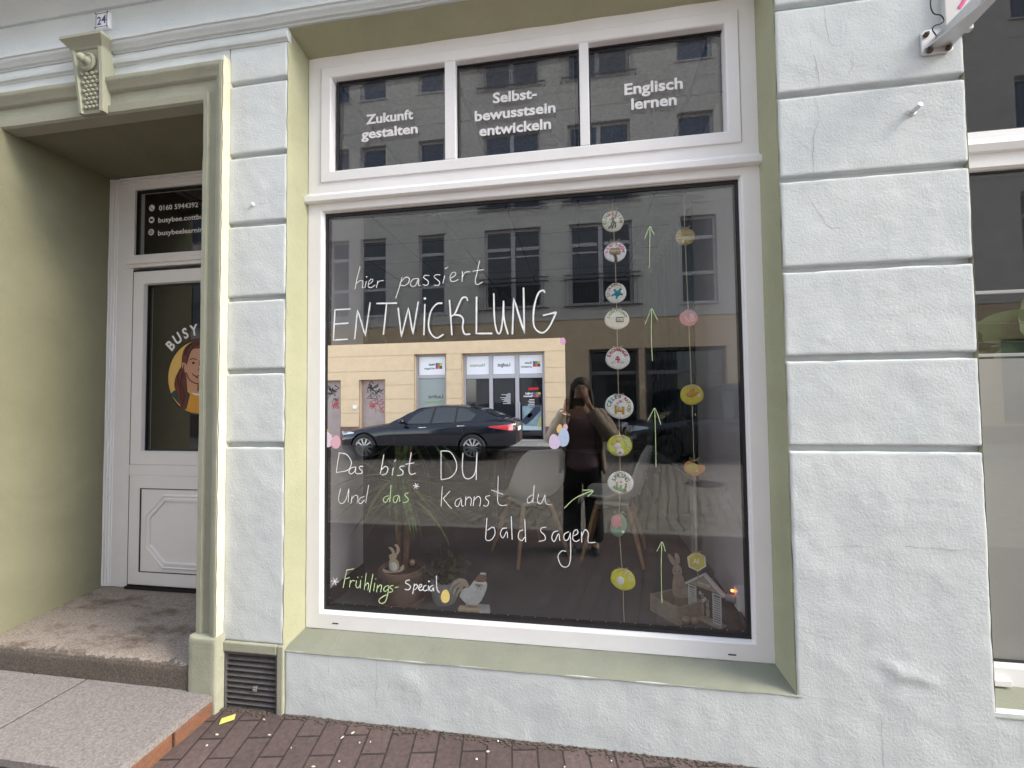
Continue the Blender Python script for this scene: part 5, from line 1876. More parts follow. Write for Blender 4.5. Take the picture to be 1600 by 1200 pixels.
by = 0.505
o0 = at(616, 893, by)
t = empty('wooden_bunny', tuple(o0), 'small flat wooden bunny holding a white egg, sitting in the brown flower pot', 'figurine')
Z3 = lambda x, y: loc(495 + x * 0.190625, 830 + y * 0.190625, by, o0)
b = MB()
cut(b, [Z3(*p) for p in ((540, 310), (560, 318), (600, 328), (670, 322), (690, 290), (712, 278), (712, 310), (690, 330), (640, 338), (570, 342), (548, 330))], -0.003, 0.006)
cut(b, [Z3(*p) for p in ((600, 230), (640, 225), (668, 255), (672, 310), (640, 330), (605, 325), (592, 285))], -0.003, 0.006)
b.build('body', M_WOODL, t)
b = MB()
cut(b, [Z3(*p) for p in ((592, 205), (600, 190), (625, 183), (650, 195), (655, 215), (635, 230), (605, 228))], -0.004, 0.006)
b.build('head', M_WOODL, t)
for pts in (((588, 132), (605, 130), (630, 150), (638, 185), (622, 190), (615, 165)), ((635, 112), (655, 108), (675, 135), (678, 165), (660, 195), (642, 192), (655, 160), (652, 130))):
    b = MB()
    cut(b, [Z3(*p) for p in pts], -0.003, 0.005)
    b.build('ear', M_WOODL, t)
b = MB()
x, z = Z3(632, 290)
b.ell((x, -0.004, z), (0.022, 0.004, 0.027), 16, 8)
b.build('egg', M_WHITE, t, smooth=80)
e = at(644, 879, 0.62)
b = MB()
b.ell((0, 0, 0), (0.017, 0.017, 0.020), 18, 12)
eg = b.build('egg', mat('brown egg', (0.40, 0.28, 0.18), 0.5, var=0.08, scale=30), smooth=80)
eg.location = e
tag(eg, 'brown egg lying on the soil at the right rim of the flower pot', 'egg', 'brown eggs on display')

# rooster on a white crate
ry = 0.49
o1 = at(741, 962, ry)
o1.z = FL
t = empty('crate', (o1.x, ry + 0.03, FL), 'small white wooden crate carrying the rooster figure', 'crate')
b = MB()
b.prism([(-0.075, 0.0), (0.075, 0.0), (0.068, 0.038), (-0.068, 0.038)], lambda a, c, d: (a, d, c), -0.055, 0.055)
b.build('box', M_PVCD, t, bevel=0.003)
o1.z = FL + 0.038
t = empty('rooster_figure', (o1.x, ry, o1.z), 'wooden rooster with white fabric body and brown tail standing on a white crate', 'figurine')
Z3 = lambda x, y: loc(495 + x * 0.190625, 830 + y * 0.190625, ry, (o1.x, 0, o1.z + 0.004))
b = MB()
cut(b, [Z3(*p) for p in ((1168, 520), (1200, 470), (1255, 445), (1290, 398), (1330, 405), (1388, 412), (1390, 470), (1350, 560), (1300, 598), (1240, 590), (1200, 560))], -0.010, 0.018)
b.build('body', mat('grey white felt', (0.78, 0.79, 0.80), 0.95, var=0.15, scale=40, bump=0.5), t, smooth=30, bevel=0.004)
b = MB()
cut(b, [Z3(*p) for p in ((1298, 396), (1312, 365), (1340, 346), (1384, 352), (1388, 395), (1340, 415))], -0.009, 0.016)
b.build('head', mat('brown felt', (0.26, 0.17, 0.11), 0.9), t, smooth=30)
b = MB()
cut(b, [Z3(*p) for p in ((1345, 348), (1340, 334), (1355, 340), (1362, 330), (1370, 340), (1386, 334), (1386, 352))], -0.006, 0.010, sm=False)
b.build('comb', M_WHITE, t)
for pts in (((1245, 440), (1225, 400), (1180, 382), (1130, 395), (1100, 440), (1098, 480), (1110, 455), (1150, 420), (1200, 430), (1225, 460)),
            ((1215, 440), (1180, 420), (1140, 440), (1118, 480), (1122, 520), (1150, 465), (1190, 455)),
            ((1200, 455), (1165, 465), (1150, 490), (1148, 540), (1165, 500), (1190, 480))):
    b = MB()
    cut(b, [Z3(*p) for p in pts], -0.004, 0.008)
    b.build('tail_feather', M_WOODG, t)
b = MB()
for lx in (1255, 1292):
    x0, z0 = Z3(lx, 585)
    b.tube([(x0, 0, z0), (x0, 0, 0.016)], 0.0042, 8)
b.build('legs', M_WOODG, t)
b = MB()
x0, z0 = Z3(1165, 640)
x1, z1 = Z3(1340, 640)
b.box(x0, x1, -0.022, 0.022, 0.0, 0.017)
b.build('base', M_WOODL, t, bevel=0.002)
b = MB()
x0, z0 = Z3(1335, 430)
for s_ in (-1, 1):
    b.tube(smooth_line([(x0, -0.012, z0), (x0 + s_ * 0.012, -0.013, z0 + 0.008), (x0 + s_ * 0.018, -0.013, z0 - 0.004), (x0, -0.012, z0)], 4), 0.0013, 5)
    b.tube([(x0, -0.012, z0), (x0 + s_ * 0.010, -0.013, z0 - 0.022)], 0.0012, 5)
b.build('bow', mat('brown cord', (0.16, 0.09, 0.05), 0.9), t)

# wooden bunny with a box
wy = 0.66
o2 = at(1062, 955, wy)
o2.z = FL
t = empty('bunny_planter', (o2.x, wy, FL), 'grey wooden bunny with long ears standing in an open diamond shaped wooden box', 'figurine', rz=0.0)
Z7 = lambda x, y: loc(980 + x * 0.1917, 820 + y * 0.1917, wy + 0.03, (o2.x, 0, FL))
b = MB()
cut(b, [Z7(*p) for p in ((372, 560), (370, 500), (378, 430), (395, 405), (430, 405), (455, 420), (470, 470), (520, 560), (500, 590), (400, 590))], 0.028, 0.008)
b.build('body', M_WOODG, t)
b = MB()
cut(b, [Z7(*p) for p in ((368, 370), (378, 335), (405, 322), (432, 335), (446, 370), (440, 400), (405, 415), (375, 402))], 0.024, 0.010)
b.build('head', M_WOODG, t)
for pts in (((330, 238), (345, 240), (375, 270), (392, 318), (372, 325), (350, 300), (334, 265)), ((395, 232), (408, 234), (424, 262), (428, 305), (412, 320), (395, 315), (388, 280), (388, 248))):
    b = MB()
    cut(b, [Z7(*p) for p in pts], 0.027, 0.006)
    b.build('ear', M_WOODG, t)
b = MB()
x, z = Z7(425, 485)
b.ell((x, 0.025, z), (0.022, 0.005, 0.025), 14, 8)
b.build('egg', mat('pale pink egg', (0.50, 0.36, 0.34), 0.6), t, smooth=80)
b = MB()
for ex in (388, 422):
    x, z = Z7(ex, 375)
    b.ell((x, 0.023, z), (0.003, 0.002, 0.004), 8, 6)
x, z = Z7(405, 390)
b.ell((x, 0.023, z), (0.003, 0.002, 0.002), 8, 6)
b.build('eye', M_BLACK, t)
b = MB()
wv = [(-0.145, 0.05), (-0.03, -0.10), (0.115, 0.0), (0.0, 0.135)]
for i in range(4):
    a_, c_ = Vector(wv[i]), Vector(wv[(i + 1) % 4])
    d = (c_ - a_).normalized()
    nrm = Vector((-d.y, d.x))
    m_ = (a_ + c_) / 2
    b.obox((m_.x, m_.y, 0.045), (d.x, d.y, 0), (nrm.x, nrm.y, 0), (0, 0, 1), (c_ - a_).length / 2, 0.005, 0.045)
b.prism([(p[0] * 0.93, p[1] * 0.93) for p in wv], lambda a, c, d: (a, c, d), 0.001, 0.006)
b.build('box', M_WOODG, t)

# little EASTER house
p1, p2 = Vector((0.575, 0.690, FL)), Vector((0.705, 0.560, FL))
uu = (p2 - p1).normalized()
hw_ = (p2 - p1).length
t = empty('easter_house', tuple((p1 + p2) / 2), 'wooden house cut-out with EASTER sign, white roof edges and white slatted shutters', 'decoration', rz=math.atan2(uu.y, uu.x))
H2 = hw_ / 2
ZB, ZEV, ZAP = 0.022, 0.172, 0.238
b = MB()
b.box(-H2 - 0.012, H2 + 0.012, -0.025, 0.025, 0.0, 0.014)
b.build('base', M_WOODG, t, bevel=0.002)
b = MB()
b.prism([(-H2 * 0.98, ZEV), (H2 * 0.98, ZEV), (0.0, ZAP)], lambda a, c, d: (a, d, c), -0.006, 0.006)
b.build('gable', M_WOODG, t)
for sx in (-1, 1):
    b = MB()
    b.prism([(sx * (H2 + 0.014), ZEV - 0.012), (0.0, ZAP + 0.004), (0.0, ZAP + 0.016), (sx * (H2 + 0.020), ZEV - 0.001)], lambda a, c, d: (a, d, c), -0.012, 0.012)
    b.build('roof', M_PVCD, t)
    sh = MB()
    c0 = sx * (H2 - 0.022)
    frame_ring(sh, c0 - 0.024, c0 + 0.024, ZB - 0.008, ZEV - 0.004, 0.006, -0.011, -0.006)
    for k in range(11):
        z = ZB + 0.006 + k * 0.0118
        sh.box(c0 - 0.018, c0 + 0.018, -0.0105, -0.007, z, z + 0.0068)
    sh.build('shutter', M_PVCD, t)
b = MB()
put_text(b, 'EASTER', -0.034, -0.0075, ZEV + 0.016, 0.068, 0.014, 0.01)
b.build('lettering', M_WHITE, t)
for cx, hh in ((-0.018, 0.11), (0.012, 0.09)):
    b = MB()
    b.ell((cx, 0, ZB + hh * 0.30), (0.011, 0.003, hh * 0.32), 12, 8)
    b.ell((cx, 0, ZB + hh * 0.72), (0.010, 0.003, 0.012), 12, 8)
    b.ell((cx - 0.006, 0, ZB + hh * 0.98), (0.0035, 0.002, 0.016), 8, 6, Matrix.Rotation(-0.25, 3, 'Y'))
    b.ell((cx + 0.006, 0, ZB + hh * 0.98), (0.0035, 0.002, 0.016), 8, 6, Matrix.Rotation(0.25, 3, 'Y'))
    b.build('bunny_cutout', M_WOODG, t, smooth=60)
for cx, cz in ((-0.026, 0.14), (0.0, 0.118), (-0.01, 0.105)):
    b = MB()
    for k in range(5):
        b.ell((cx + 0.006 * math.cos(k * 1.257), -0.003, cz + 0.006 * math.sin(k * 1.257)), (0.0042, 0.0015, 0.0042), 8, 4)
    b.build('flower', M_WHITE, t)
M_EGG = mat('brown egg', (0.40, 0.28, 0.18), 0.5)
for (px, py, s, lb, ez) in ((1030, 957.5, 0.019, 'dark brown egg standing alone on the carpet left of the wooden bunny', 1.15), (1071, 971, 0.024, 'palest large egg lying in front of the wooden box', 0.85), (1085.5, 976.5, 0.020, 'brown egg touching the foot of the EASTER house', 0.95)):
    p = at(px, py, 0.69 if px < 1050 else 0.58)
    b = MB()
    b.ell((0, 0, 0), (s * 1.0 if ez > 1 else s * 1.15, s, s * ez), 18, 12)
    o = b.build('egg', M_EGG if ez != 0.85 else mat('pale egg', (0.46, 0.37, 0.26), 0.5, var=0.08, scale=30), smooth=80)
    o.location = (p.x, p.y, FL + s * ez)
    tag(o, lb, 'egg', 'brown eggs on display')
# socket with plug and orange lamp on the inside pier
sx_, sy_ = 0.798, 0.49
sz_ = at(1158, 935, sy_).z
t = empty('wall_socket', (sx_, sy_, sz_), 'white timer socket with a plug and glowing orange lamp on the inner pier', 'socket')
b = MB()
b.box(-0.045, 0.0, -0.03, 0.035, -0.055, 0.055)
b.build('housing', M_PVC, t, bevel=0.006)
b = MB()
b.tube([(-0.045, 0.01, -0.012), (-0.085, 0.03, -0.012)], [0.020, 0.016], 14)
b.build('plug', mat('grey plug', (0.30, 0.32, 0.35), 0.5), t, smooth=40)
b = MB()
b.ell((-0.056, 0.02, 0.028), (0.008, 0.008, 0.007), 12, 8)
me_ = bpy.data.materials.new('orange lamp')
me_.use_nodes = True
me_.node_tree.nodes['Principled BSDF'].inputs['Base Color'].default_value = (0.8, 0.2, 0.05, 1)
me_.node_tree.nodes['Principled BSDF'].inputs['Emission Color'].default_value = (1.0, 0.25, 0.06, 1)
me_.node_tree.nodes['Principled BSDF'].inputs['Emission Strength'].default_value = 1.6
b.build('indicator_lamp', me_, t, smooth=80)

# ------------------------------------------------------------------ the house across the street
OYF = -12.97
APT = empty('apartment_building', (0, OYF, 0), 'grey rendered house across the street with beige shop floor, seen mirrored in the panes', 'building')
OG = -0.05
GROUND_OPEN = [(-6.03, -4.83, 0.45, 3.15), (-4.23, -1.25, -0.02, 3.13), (-8.20, -7.18, -0.05, 2.25), (-9.95, -8.96, -0.05, 2.25), (0.30, 1.95, 0.55, 3.15), (2.15, 4.75, 0.55, 3.15), (6.2, 7.4, -0.02, 3.1), (8.4, 11.0, 0.55, 3.1), (-14.2, -11.6, 0.55, 3.1), (-17.0, -15.8, -0.02, 3.1), (12.5, 15.0, 0.55, 3.1)]
XA, XB = -26.0, 22.0
b = MB()
zb = [OG, 0.50, 1.00, 1.51, 2.03, 2.55, 3.125, 4.20]
for i in range(len(zb) - 1):
    lo, hi = zb[i] + (0.011 if i else 0), zb[i + 1] - 0.011
    if i == 0:
        continue
    wall_sheet(b, XA, XB, lo, hi, OYF, GROUND_OPEN, 0.22, -1, reveal=False)
    b.quad((XA, OYF, lo), (XB, OYF, lo), (XB, OYF - 0.02, lo), (XA, OYF - 0.02, lo)) if False else None
wall_sheet(b, XA, XB, OG, 4.21, OYF - 0.014, GROUND_OPEN, 0.22, -1)
b.build('ground_floor_wall', M_BEIGE, APT)
b = MB()
wall_sheet(b, XA, XB, OG, 0.49, OYF + 0.012, GROUND_OPEN, 0.03, -1)
b.build('plinth', mat('brown plinth', (0.16, 0.095, 0.075), 0.9, var=0.15, scale=6), APT)
UP = []
cols = [(-9.45, -8.65, 0), (-8.20, -7.15, 0), (-5.88, -4.86, 0), (-3.37, -1.32, 1), (-0.32, 1.82, 1), (3.38, 4.55, 0), (6.6, 7.75, 0), (9.4, 11.45, 1), (13.2, 14.3, 0), (-13.0, -11.9, 0), (-16.6, -14.6, 1), (-19.6, -18.5, 0)]
for (xa, xb, fr) in cols:
    UP += [(xa, xb, 4.72 if fr else 4.62, 7.58), (xa, xb, 8.30 if fr else 8.75, 11.15), (xa, xb, 12.75 if fr else 12.95, 15.3)]
b = MB()
wall_sheet(b, XA, XB, 4.23, 16.2, OYF, UP, 0.16, -1)
b.quad((XA, OYF, OG), (XA, OYF - 10, OG), (XA, OYF - 10, 16.2), (XA, OYF, 16.2))
b.quad((XB, OYF, OG), (XB, OYF - 10, OG), (XB, OYF - 10, 16.2), (XB, OYF, 16.2))
b.build('wall', M_GREYR, APT)
b = MB()
b.box(XA, XB, OYF - 0.02, OYF + 0.03, 4.20, 4.235)
for z in (8.02, 12.36):
    b.box(XA, XB, OYF - 0.02, OYF + 0.012, z, z + 0.03)
b.build('string_course', M_GREYR, APT)
b = MB()
b.prism([(OYF + 0.55, 16.2), (OYF + 0.55, 16.35), (OYF - 5, 20.5), (OYF - 10.4, 16.35), (OYF - 10.4, 16.2)], lambda a, c, d: (d, a, c), XA - 0.3, XB + 0.3)
b.build('roof', mat('roof tiles', (0.22, 0.10, 0.07), 0.8, var=0.2, scale=3), APT)
M_OFR = mat('pale grey window frame', (0.52, 0.50, 0.53), 0.5)
M_OPANE = bpy.data.materials.new('window with vertical blinds')
M_OPANE.use_nodes = True
_n = M_OPANE.node_tree
_b = _n.nodes['Principled BSDF']
_w = _n.nodes.new('ShaderNodeTexWave')
_w.inputs['Scale'].default_value = 2.2
_w.inputs['Distortion'].default_value = 0.6
_c = _n.nodes.new('ShaderNodeTexCoord')
_r = _n.nodes.new('ShaderNodeValToRGB')
_r.color_ramp.elements[0].color = (0.03, 0.05, 0.09, 1)
_r.color_ramp.elements[1].color = (0.10, 0.14, 0.22, 1)
_n.links.new(_c.outputs['Object'], _w.inputs['Vector'])
_n.links.new(_w.outputs['Fac'], _r.inputs['Fac'])
_n.links.new(_r.outputs['Color'], _b.inputs['Base Color'])
_b.inputs['Roughness'].default_value = 0.06
for k, (xa, xb, za, zt) in enumerate(UP):
    fr = xb - xa > 1.5
    row = k % 3
    y0 = OYF - 0.16
    b = MB()
    frame_ring(b, xa + 0.003, xb - 0.003, za + 0.003, zt - 0.003, 0.085, y0 - 0.06, y0 + 0.005)
    if fr:
        xm = (xa + xb) / 2
        b.box(xm - 0.075, xm + 0.075, y0 - 0.06, y0 + 0.012, za + 0.09, zt - 0.09)
    zt2 = zt - 0.72 if row == 0 else None
    if zt2:
        for (p_, q_) in (((xa, (xa + xb) / 2 - 0.03), ((xa + xb) / 2 + 0.03, xb)) if fr else ((xa, xb),)):
            b.box(p_ + 0.09, q_ - 0.09, y0 - 0.06, y0 + 0.008, zt2 - 0.05, zt2 + 0.07)
            b.box(p_ + 0.09, q_ - 0.09, y0 - 0.06, y0 + 0.008, zt2 - 0.30, zt2 - 0.24) if fr else None
        if not fr:
            b.box(xa + 0.09, xb - 0.09, y0 - 0.06, y0 + 0.008, za + 0.98, za + 1.10)
    f = b.build('window', M_OFR, APT)
    b = MB()
    b.quad((xa + 0.05, y0 - 0.03, za + 0.05), (xb - 0.05, y0 - 0.03, za + 0.05), (xb - 0.05, y0 - 0.03, zt - 0.05), (xa + 0.05, y0 - 0.03, zt - 0.05))
    b.build('pane', M_OPANE if row else M_ROOMG, f)
    b = MB()
    b.box(xa - 0.06, xb + 0.06, OYF - 0.15, OYF + 0.05, za - 0.055, za - 0.004)
    b.build('sill', M_OFR, f)
    if fr:
        b = MB()
        x0, x1 = xa - 0.22, xb + 0.24
        for z in (za - 0.10 if row == 0 else za + 0.02, za + 0.86, za + 1.0):
            b.box(x0, x1, OYF + 0.10, OYF + 0.135, z, z + 0.035)
        for s_ in (x0, x1 - 0.03):
            b.box(s_, s_ + 0.03, OYF, OYF + 0.10, za + 0.86, za + 0.89)
            b.box(s_, s_ + 0.03, OYF, OYF + 0.10, za - 0.09, za - 0.06)
        nb = int((xb - xa + 0.3) / 0.12)
        for i in range(nb + 1):
            x = xa - 0.15 + 0.12 * i
            b.box(x - 0.007, x + 0.007, OYF + 0.112, OYF + 0.124, za - 0.09, za + 0.88)
        b.build('balcony_railing', mat('dark iron', (0.05, 0.05, 0.055), 0.5, 0.4), f)

# shop front and doors of the ground floor
b = MB()
b.quad((XA, OYF - 0.50, OG), (XB, OYF - 0.50, OG), (XB, OYF - 0.50, 16.2), (XA, OYF - 0.50, 16.2))
b.build('backing_sheet', M_IDARK, APT)  # added dark backing sheet, stops sky light showing through gaps round the panes
SY = OYF - 0.20
M_SHOPF = mat('silver shop frame', (0.42, 0.40, 0.43), 0.5)
M_SIGN = mat('white shop sign', (0.78, 0.78, 0.84), 0.4)
M_FROST = mat('frosted shop glass', (0.30, 0.335, 0.33), 0.5)
M_DGREEN = mat('dark green print', (0.05, 0.09, 0.04), 0.5)
M_LGREEN = mat('mid green print', (0.22, 0.33, 0.12), 0.5)
LOGO = [(0.62, 0.50, 0.05), (0.10, 0.30, 0.08), (0.05, 0.09, 0.30), (0.03, 0.05, 0.22), (0.55, 0.16, 0.03), (0.55, 0.02, 0.08)]


def logo(par, x0, x1, z0, z1, y):
    """coloured blocks, two rows of three; x0 is the corner nearer -x"""
    w, h = (x1 - x0) / 3, (z1 - z0) / 2
    for k in range(6):
        i, j = k % 3, k // 3
        b = MB()
        b.box(x1 - w * (i + 1), x1 - w * i, y, y + 0.004, z1 - h * (j + 1), z1 - h * j)
        b.build('colour_block', mat('logo %d' % k, LOGO[k], 0.5), par)


def sign_text(par, sv, xs, z, w, cap, m, y, bold=0.015):
    b = MB()
    t = txt(sv, bold)
    sx, sz = w / (t[3] - t[2]), cap / 0.73
    b.text(t, lambda a, c, d: (xs - (a - t[2]) * sx, y + 0.003 + d * 0.5, z + c * sz))
    return b.build('lettering', m, par)


def shop_bay(xa, xb, za, zt, ztr, left=True):
    b = MB()
    frame_ring(b, xa + 0.003, xb - 0.003, za, zt - 0.003, 0.075, SY - 0.05, SY + 0.02)
    b.box(xa + 0.08, xb - 0.08, SY - 0.05, SY + 0.02, ztr - 0.06, ztr + 0.06)
    return b.build('shop_front', M_SHOPF if xb < -4.5 and xb > -5 else mat('dark shop frame', (0.16, 0.155, 0.16), 0.6), APT, bevel=0.004)


f = shop_bay(-6.03, -4.83, 0.45, 3.15, 2.33)
b = MB()
b.box(-5.93, -4.93, SY - 0.02, SY - 0.012, 2.395, 3.065)
b.build('sign_panel', M_SIGN, f)
b = MB()
b.box(-5.95, -4.91, SY - 0.02, SY - 0.012, 0.53, 2.27)
b.build('frosted_pane', M_FROST, f)
ysg = SY - 0.012
logo(f, -5.296, -5.045, 2.61, 2.83, ysg)
sign_text(f, 'Maß-', -5.33, 2.735, 0.25, 0.085, M_DGREEN, ysg, 0.03)
sign_text(f, 'einlagen', -5.33, 2.60, 0.40, 0.085, M_DGREEN, ysg)
sign_text(f, 'Laufgut', -5.01, 1.53, 0.58, 0.14, M_DGREEN, ysg, 0.02)
sign_text(f, 'Naumann', -5.00, 1.34, 0.72, 0.13, M_LGREEN, ysg)
b = MB()
frame_ring(b, -4.227, -1.253, -0.02, 3.127, 0.075, SY - 0.05, SY + 0.02, wl=0.09, wr=0.09, wb=0.05)
b.box(-3.27, -3.14, SY - 0.05, SY + 0.022, 0.03, 3.05)
b.box(-2.32, -2.18, SY - 0.05, SY + 0.022, 0.03, 3.05)
for xa, xb in ((-4.13, -3.275), (-3.135, -2.325), (-2.175, -1.345)):
    b.box(xa, xb, SY - 0.05, SY + 0.02, 2.22, 2.36)
b.box(-4.13, -3.275, SY - 0.05, SY + 0.02, 0.03, 0.55)
shop = b.build('shop_front', M_SHOPF, APT, bevel=0.004)
for (xa, xb) in ((-4.12, -3.28), (-3.13, -2.33), (-2.17, -1.35)):
    b = MB()
    b.box(xa, xb, SY - 0.02, SY - 0.012, 2.37, 3.04)
    b.build('sign_panel', M_SIGN, shop)
for (xa, xb, zl) in ((-4.12, -3.28, 0.56), (-3.11, -2.35, 0.16), (-2.15, -1.37, 0.16)):
    b = MB()
    b.box(xa, xb, SY - 0.03, SY - 0.02, zl, 2.21)
    b.build('dark_pane', M_ROOMG, shop)
b = MB()
b.box(-2.19, -2.15, SY + 0.02, SY + 0.06, 0.75, 1.35)
b.build('door_handle', M_METAL, shop)
sign_text(shop, 'Naumann', -3.43, 2.66, 0.56, 0.115, M_LGREEN, ysg)
sign_text(shop, 'Laufgut', -2.50, 2.65, 0.47, 0.125, M_DGREEN, ysg, 0.025)
logo(shop, -1.68, -1.417, 2.61, 2.81, ysg)
sign_text(shop, 'Kom-', -1.73, 2.72, 0.26, 0.085, M_DGREEN, ysg, 0.03)
sign_text(shop, 'pression', -1.73, 2.585, 0.38, 0.085, M_DGREEN, ysg)
yd = SY - 0.020
b = MB()
b.prism([(-1.86, 1.80), (-1.84, 1.775), (-1.52, 1.785), (-1.48, 1.83), (-1.52, 1.875), (-1.84, 1.865)], lambda a, c, d: (a, d, c), yd, yd + 0.004)
b.build('red_sticker', mat('red sticker', (0.55, 0.02, 0.03), 0.4), shop)
logo(shop, -1.66, -1.42, 1.53, 1.70, yd)
sign_text(shop, 'Laufgut', -1.69, 1.635, 0.28, 0.075, M_WHITE, yd, 0.03)
sign_text(shop, 'Naumann', -1.69, 1.535, 0.34, 0.075, M_WHITE, yd, 0.03)
b = MB()
rq = random.Random(3)
for i in range(6):                                  # small print on the doors, too small to read
    w = rq.uniform(0.15, 0.30)
    b.box(-1.64 - w, -1.64, yd, yd + 0.003, 1.43 - i * 0.055, 1.45 - i * 0.055)
for i in range(11):
    w = rq.uniform(0.10, 0.38)
    b.box(-2.50 - w, -2.50, yd, yd + 0.003, 1.66 - i * 0.036, 1.672 - i * 0.036)
b.build('small_print', M_WHITE, shop)
b = MB()
b.box(-2.08, -1.40, yd, yd + 0.003, 0.35, 1.22)
poster = b.build('poster', mat('poster sky', (0.36, 0.52, 0.58), 0.5, col2=(0.10, 0.13, 0.15), scale=2.6), shop)
for pts, c in ((((-2.07, 0.62), (-1.95, 0.55), (-1.70, 0.75), (-1.42, 1.05), (-1.42, 1.21), (-1.62, 1.20), (-1.85, 0.95), (-2.07, 0.74)), (0.03, 0.035, 0.07)), (((-2.07, 0.36), (-1.41, 0.36), (-1.41, 0.48), (-2.07, 0.52)), (0.50, 0.62, 0.66)), (((-1.55, 0.48), (-1.41, 0.48), (-1.41, 0.88), (-1.50, 0.72)), (0.50, 0.46, 0.15)), (((-1.95, 0.85), (-1.80, 0.98), (-1.70, 0.92), (-1.82, 0.78)), (0.32, 0.24, 0.18))):
    b = MB()
    b.prism(pts, lambda a, c_, d: (a, d, c_), yd + 0.003, yd + 0.006)
    b.build('poster_shape', mat('poster %.2f %.2f' % c[:2], c, 0.5), shop)
for (xa, xb) in ((0.30, 1.95), (2.15, 4.75), (8.4, 11.0), (-14.2, -11.6), (12.5, 15.0)):
    f = shop_bay(xa, xb, 0.55, 3.15 if xb < 5 and xa > 0 else 3.1, 2.33)
    for (zl, zh) in ((0.63, 2.27), (2.39, 3.02)):
        b = MB()
        b.box(xa + 0.08, xb - 0.08, SY - 0.03, SY - 0.02, zl, zh)
        b.build('dark_pane', M_ROOMG, f)
for (xa, xb) in ((6.2, 7.4), (-17.0, -15.8)):
    b = MB()
    b.box(xa, xb, SY - 0.05, SY, -0.02, 3.1)
    b.build('door', mat('brown door', (0.10, 0.06, 0.04), 0.5), APT)
# grey doors with graffiti
M_GDOOR = mat('grey mauve steel door', (0.36, 0.29, 0.28), 0.6, var=0.10, scale=4)
for (xa, xb) in ((-8.20, -7.18), (-9.95, -8.96)):
    b = MB()
    b.box(xa, xb, SY - 0.05, SY - 0.01, -0.05, 2.25)
    d = b.build('door', M_GDOOR, APT)
    rg = random.Random(int(-xa * 10))
    for cnt, m, zc, w in ((7, M_BLACK, 1.95, 0.016), (6, mat('red spray paint', (0.40, 0.05, 0.06), 0.6), 1.25, 0.014), (5, mat('dark spray paint', (0.05, 0.045, 0.06), 0.6), 1.60, 0.009)):
        for i in range(cnt):
            cx = rg.uniform(xa + 0.2, xb - 0.2)
            cz = zc + rg.uniform(-0.16, 0.16)
            P = [(cx + rg.uniform(-0.15, 0.15), SY - 0.006, cz + rg.uniform(-0.14, 0.14)) for _ in range(5)]
            b = MB()
            b.tube(smooth_line(P, 5), w, 5, flat=((0, 1, 0), 0.2))
            b.build('graffiti', m, d)
b = MB()
b.box(-8.44, -8.30, OYF, OYF + 0.05, 1.17, 1.30)
b.build('meter_box', M_SIGN, APT)


# ------------------------------------------------------------------ vehicles
def interp(tab, x):
    if x <= tab[0][0]:
        return tab[0][1]
    for (a, p), (c, q) in zip(tab, tab[1:]):
        if x <= c:
            t = (x - a) / (c - a)
            t = t * t * (3 - 2 * t) * 0.35 + t * 0.65
            return p + (q - p) * t
    return tab[-1][1]


def make_wheel(par, s, side, hw, r, m_tyre, m_rim):
    w = empty('wheel', (s, side * (hw - 0.105), r))
    w.parent = par
    b = MB()
    b.lathe([(r * 0.70, -0.10), (r * 0.93, -0.108), (r * 0.985, -0.09), (r, -0.05), (r, 0.05), (r * 0.985, 0.09), (r * 0.93, 0.108), (r * 0.70, 0.10), (r * 0.70, -0.10)], seg=44, ax='y', caps=False)
    b.build('tyre', m_tyre, w, smooth=40)
    b = MB()
    o = side * 0.09
    b.lathe([(r * 0.70, o * 0.2), (r * 0.715, o), (r * 0.69, o * 1.07), (r * 0.66, o * 0.95), (r * 0.63, o * 0.3), (r * 0.70, o * 0.2)], seg=44, ax='y', caps=False)
    for k in range(10):
        for dd in (-0.075, 0.075):
            a = 2 * math.pi * k / 10 + dd
            c_ = Vector((math.cos(a), 0, math.sin(a)))
            tn = Vector((-math.sin(a), 0, math.cos(a)))
            b.obox(Vector((0, o * 0.80, 0)) + c_ * r * 0.41, c_, Vector((0, 1, 0)), tn, r * 0.27, 0.012, r * 0.020)
    b.lathe([(0.0, o * 1.0), (r * 0.14, o * 0.98), (r * 0.17, o * 0.7), (r * 0.17, o * 0.4), (0, o * 0.4)], seg=20, ax='y')
    b.build('rim', m_rim, w, smooth=40)
    b = MB()
    b.lathe([(0.0, o * 0.3), (r * 0.66, o * 0.3), (r * 0.66, o * 0.22), (0, o * 0.22)], seg=30, ax='y')
    b.build('brake_disc', M_BLACK, w)
    return w


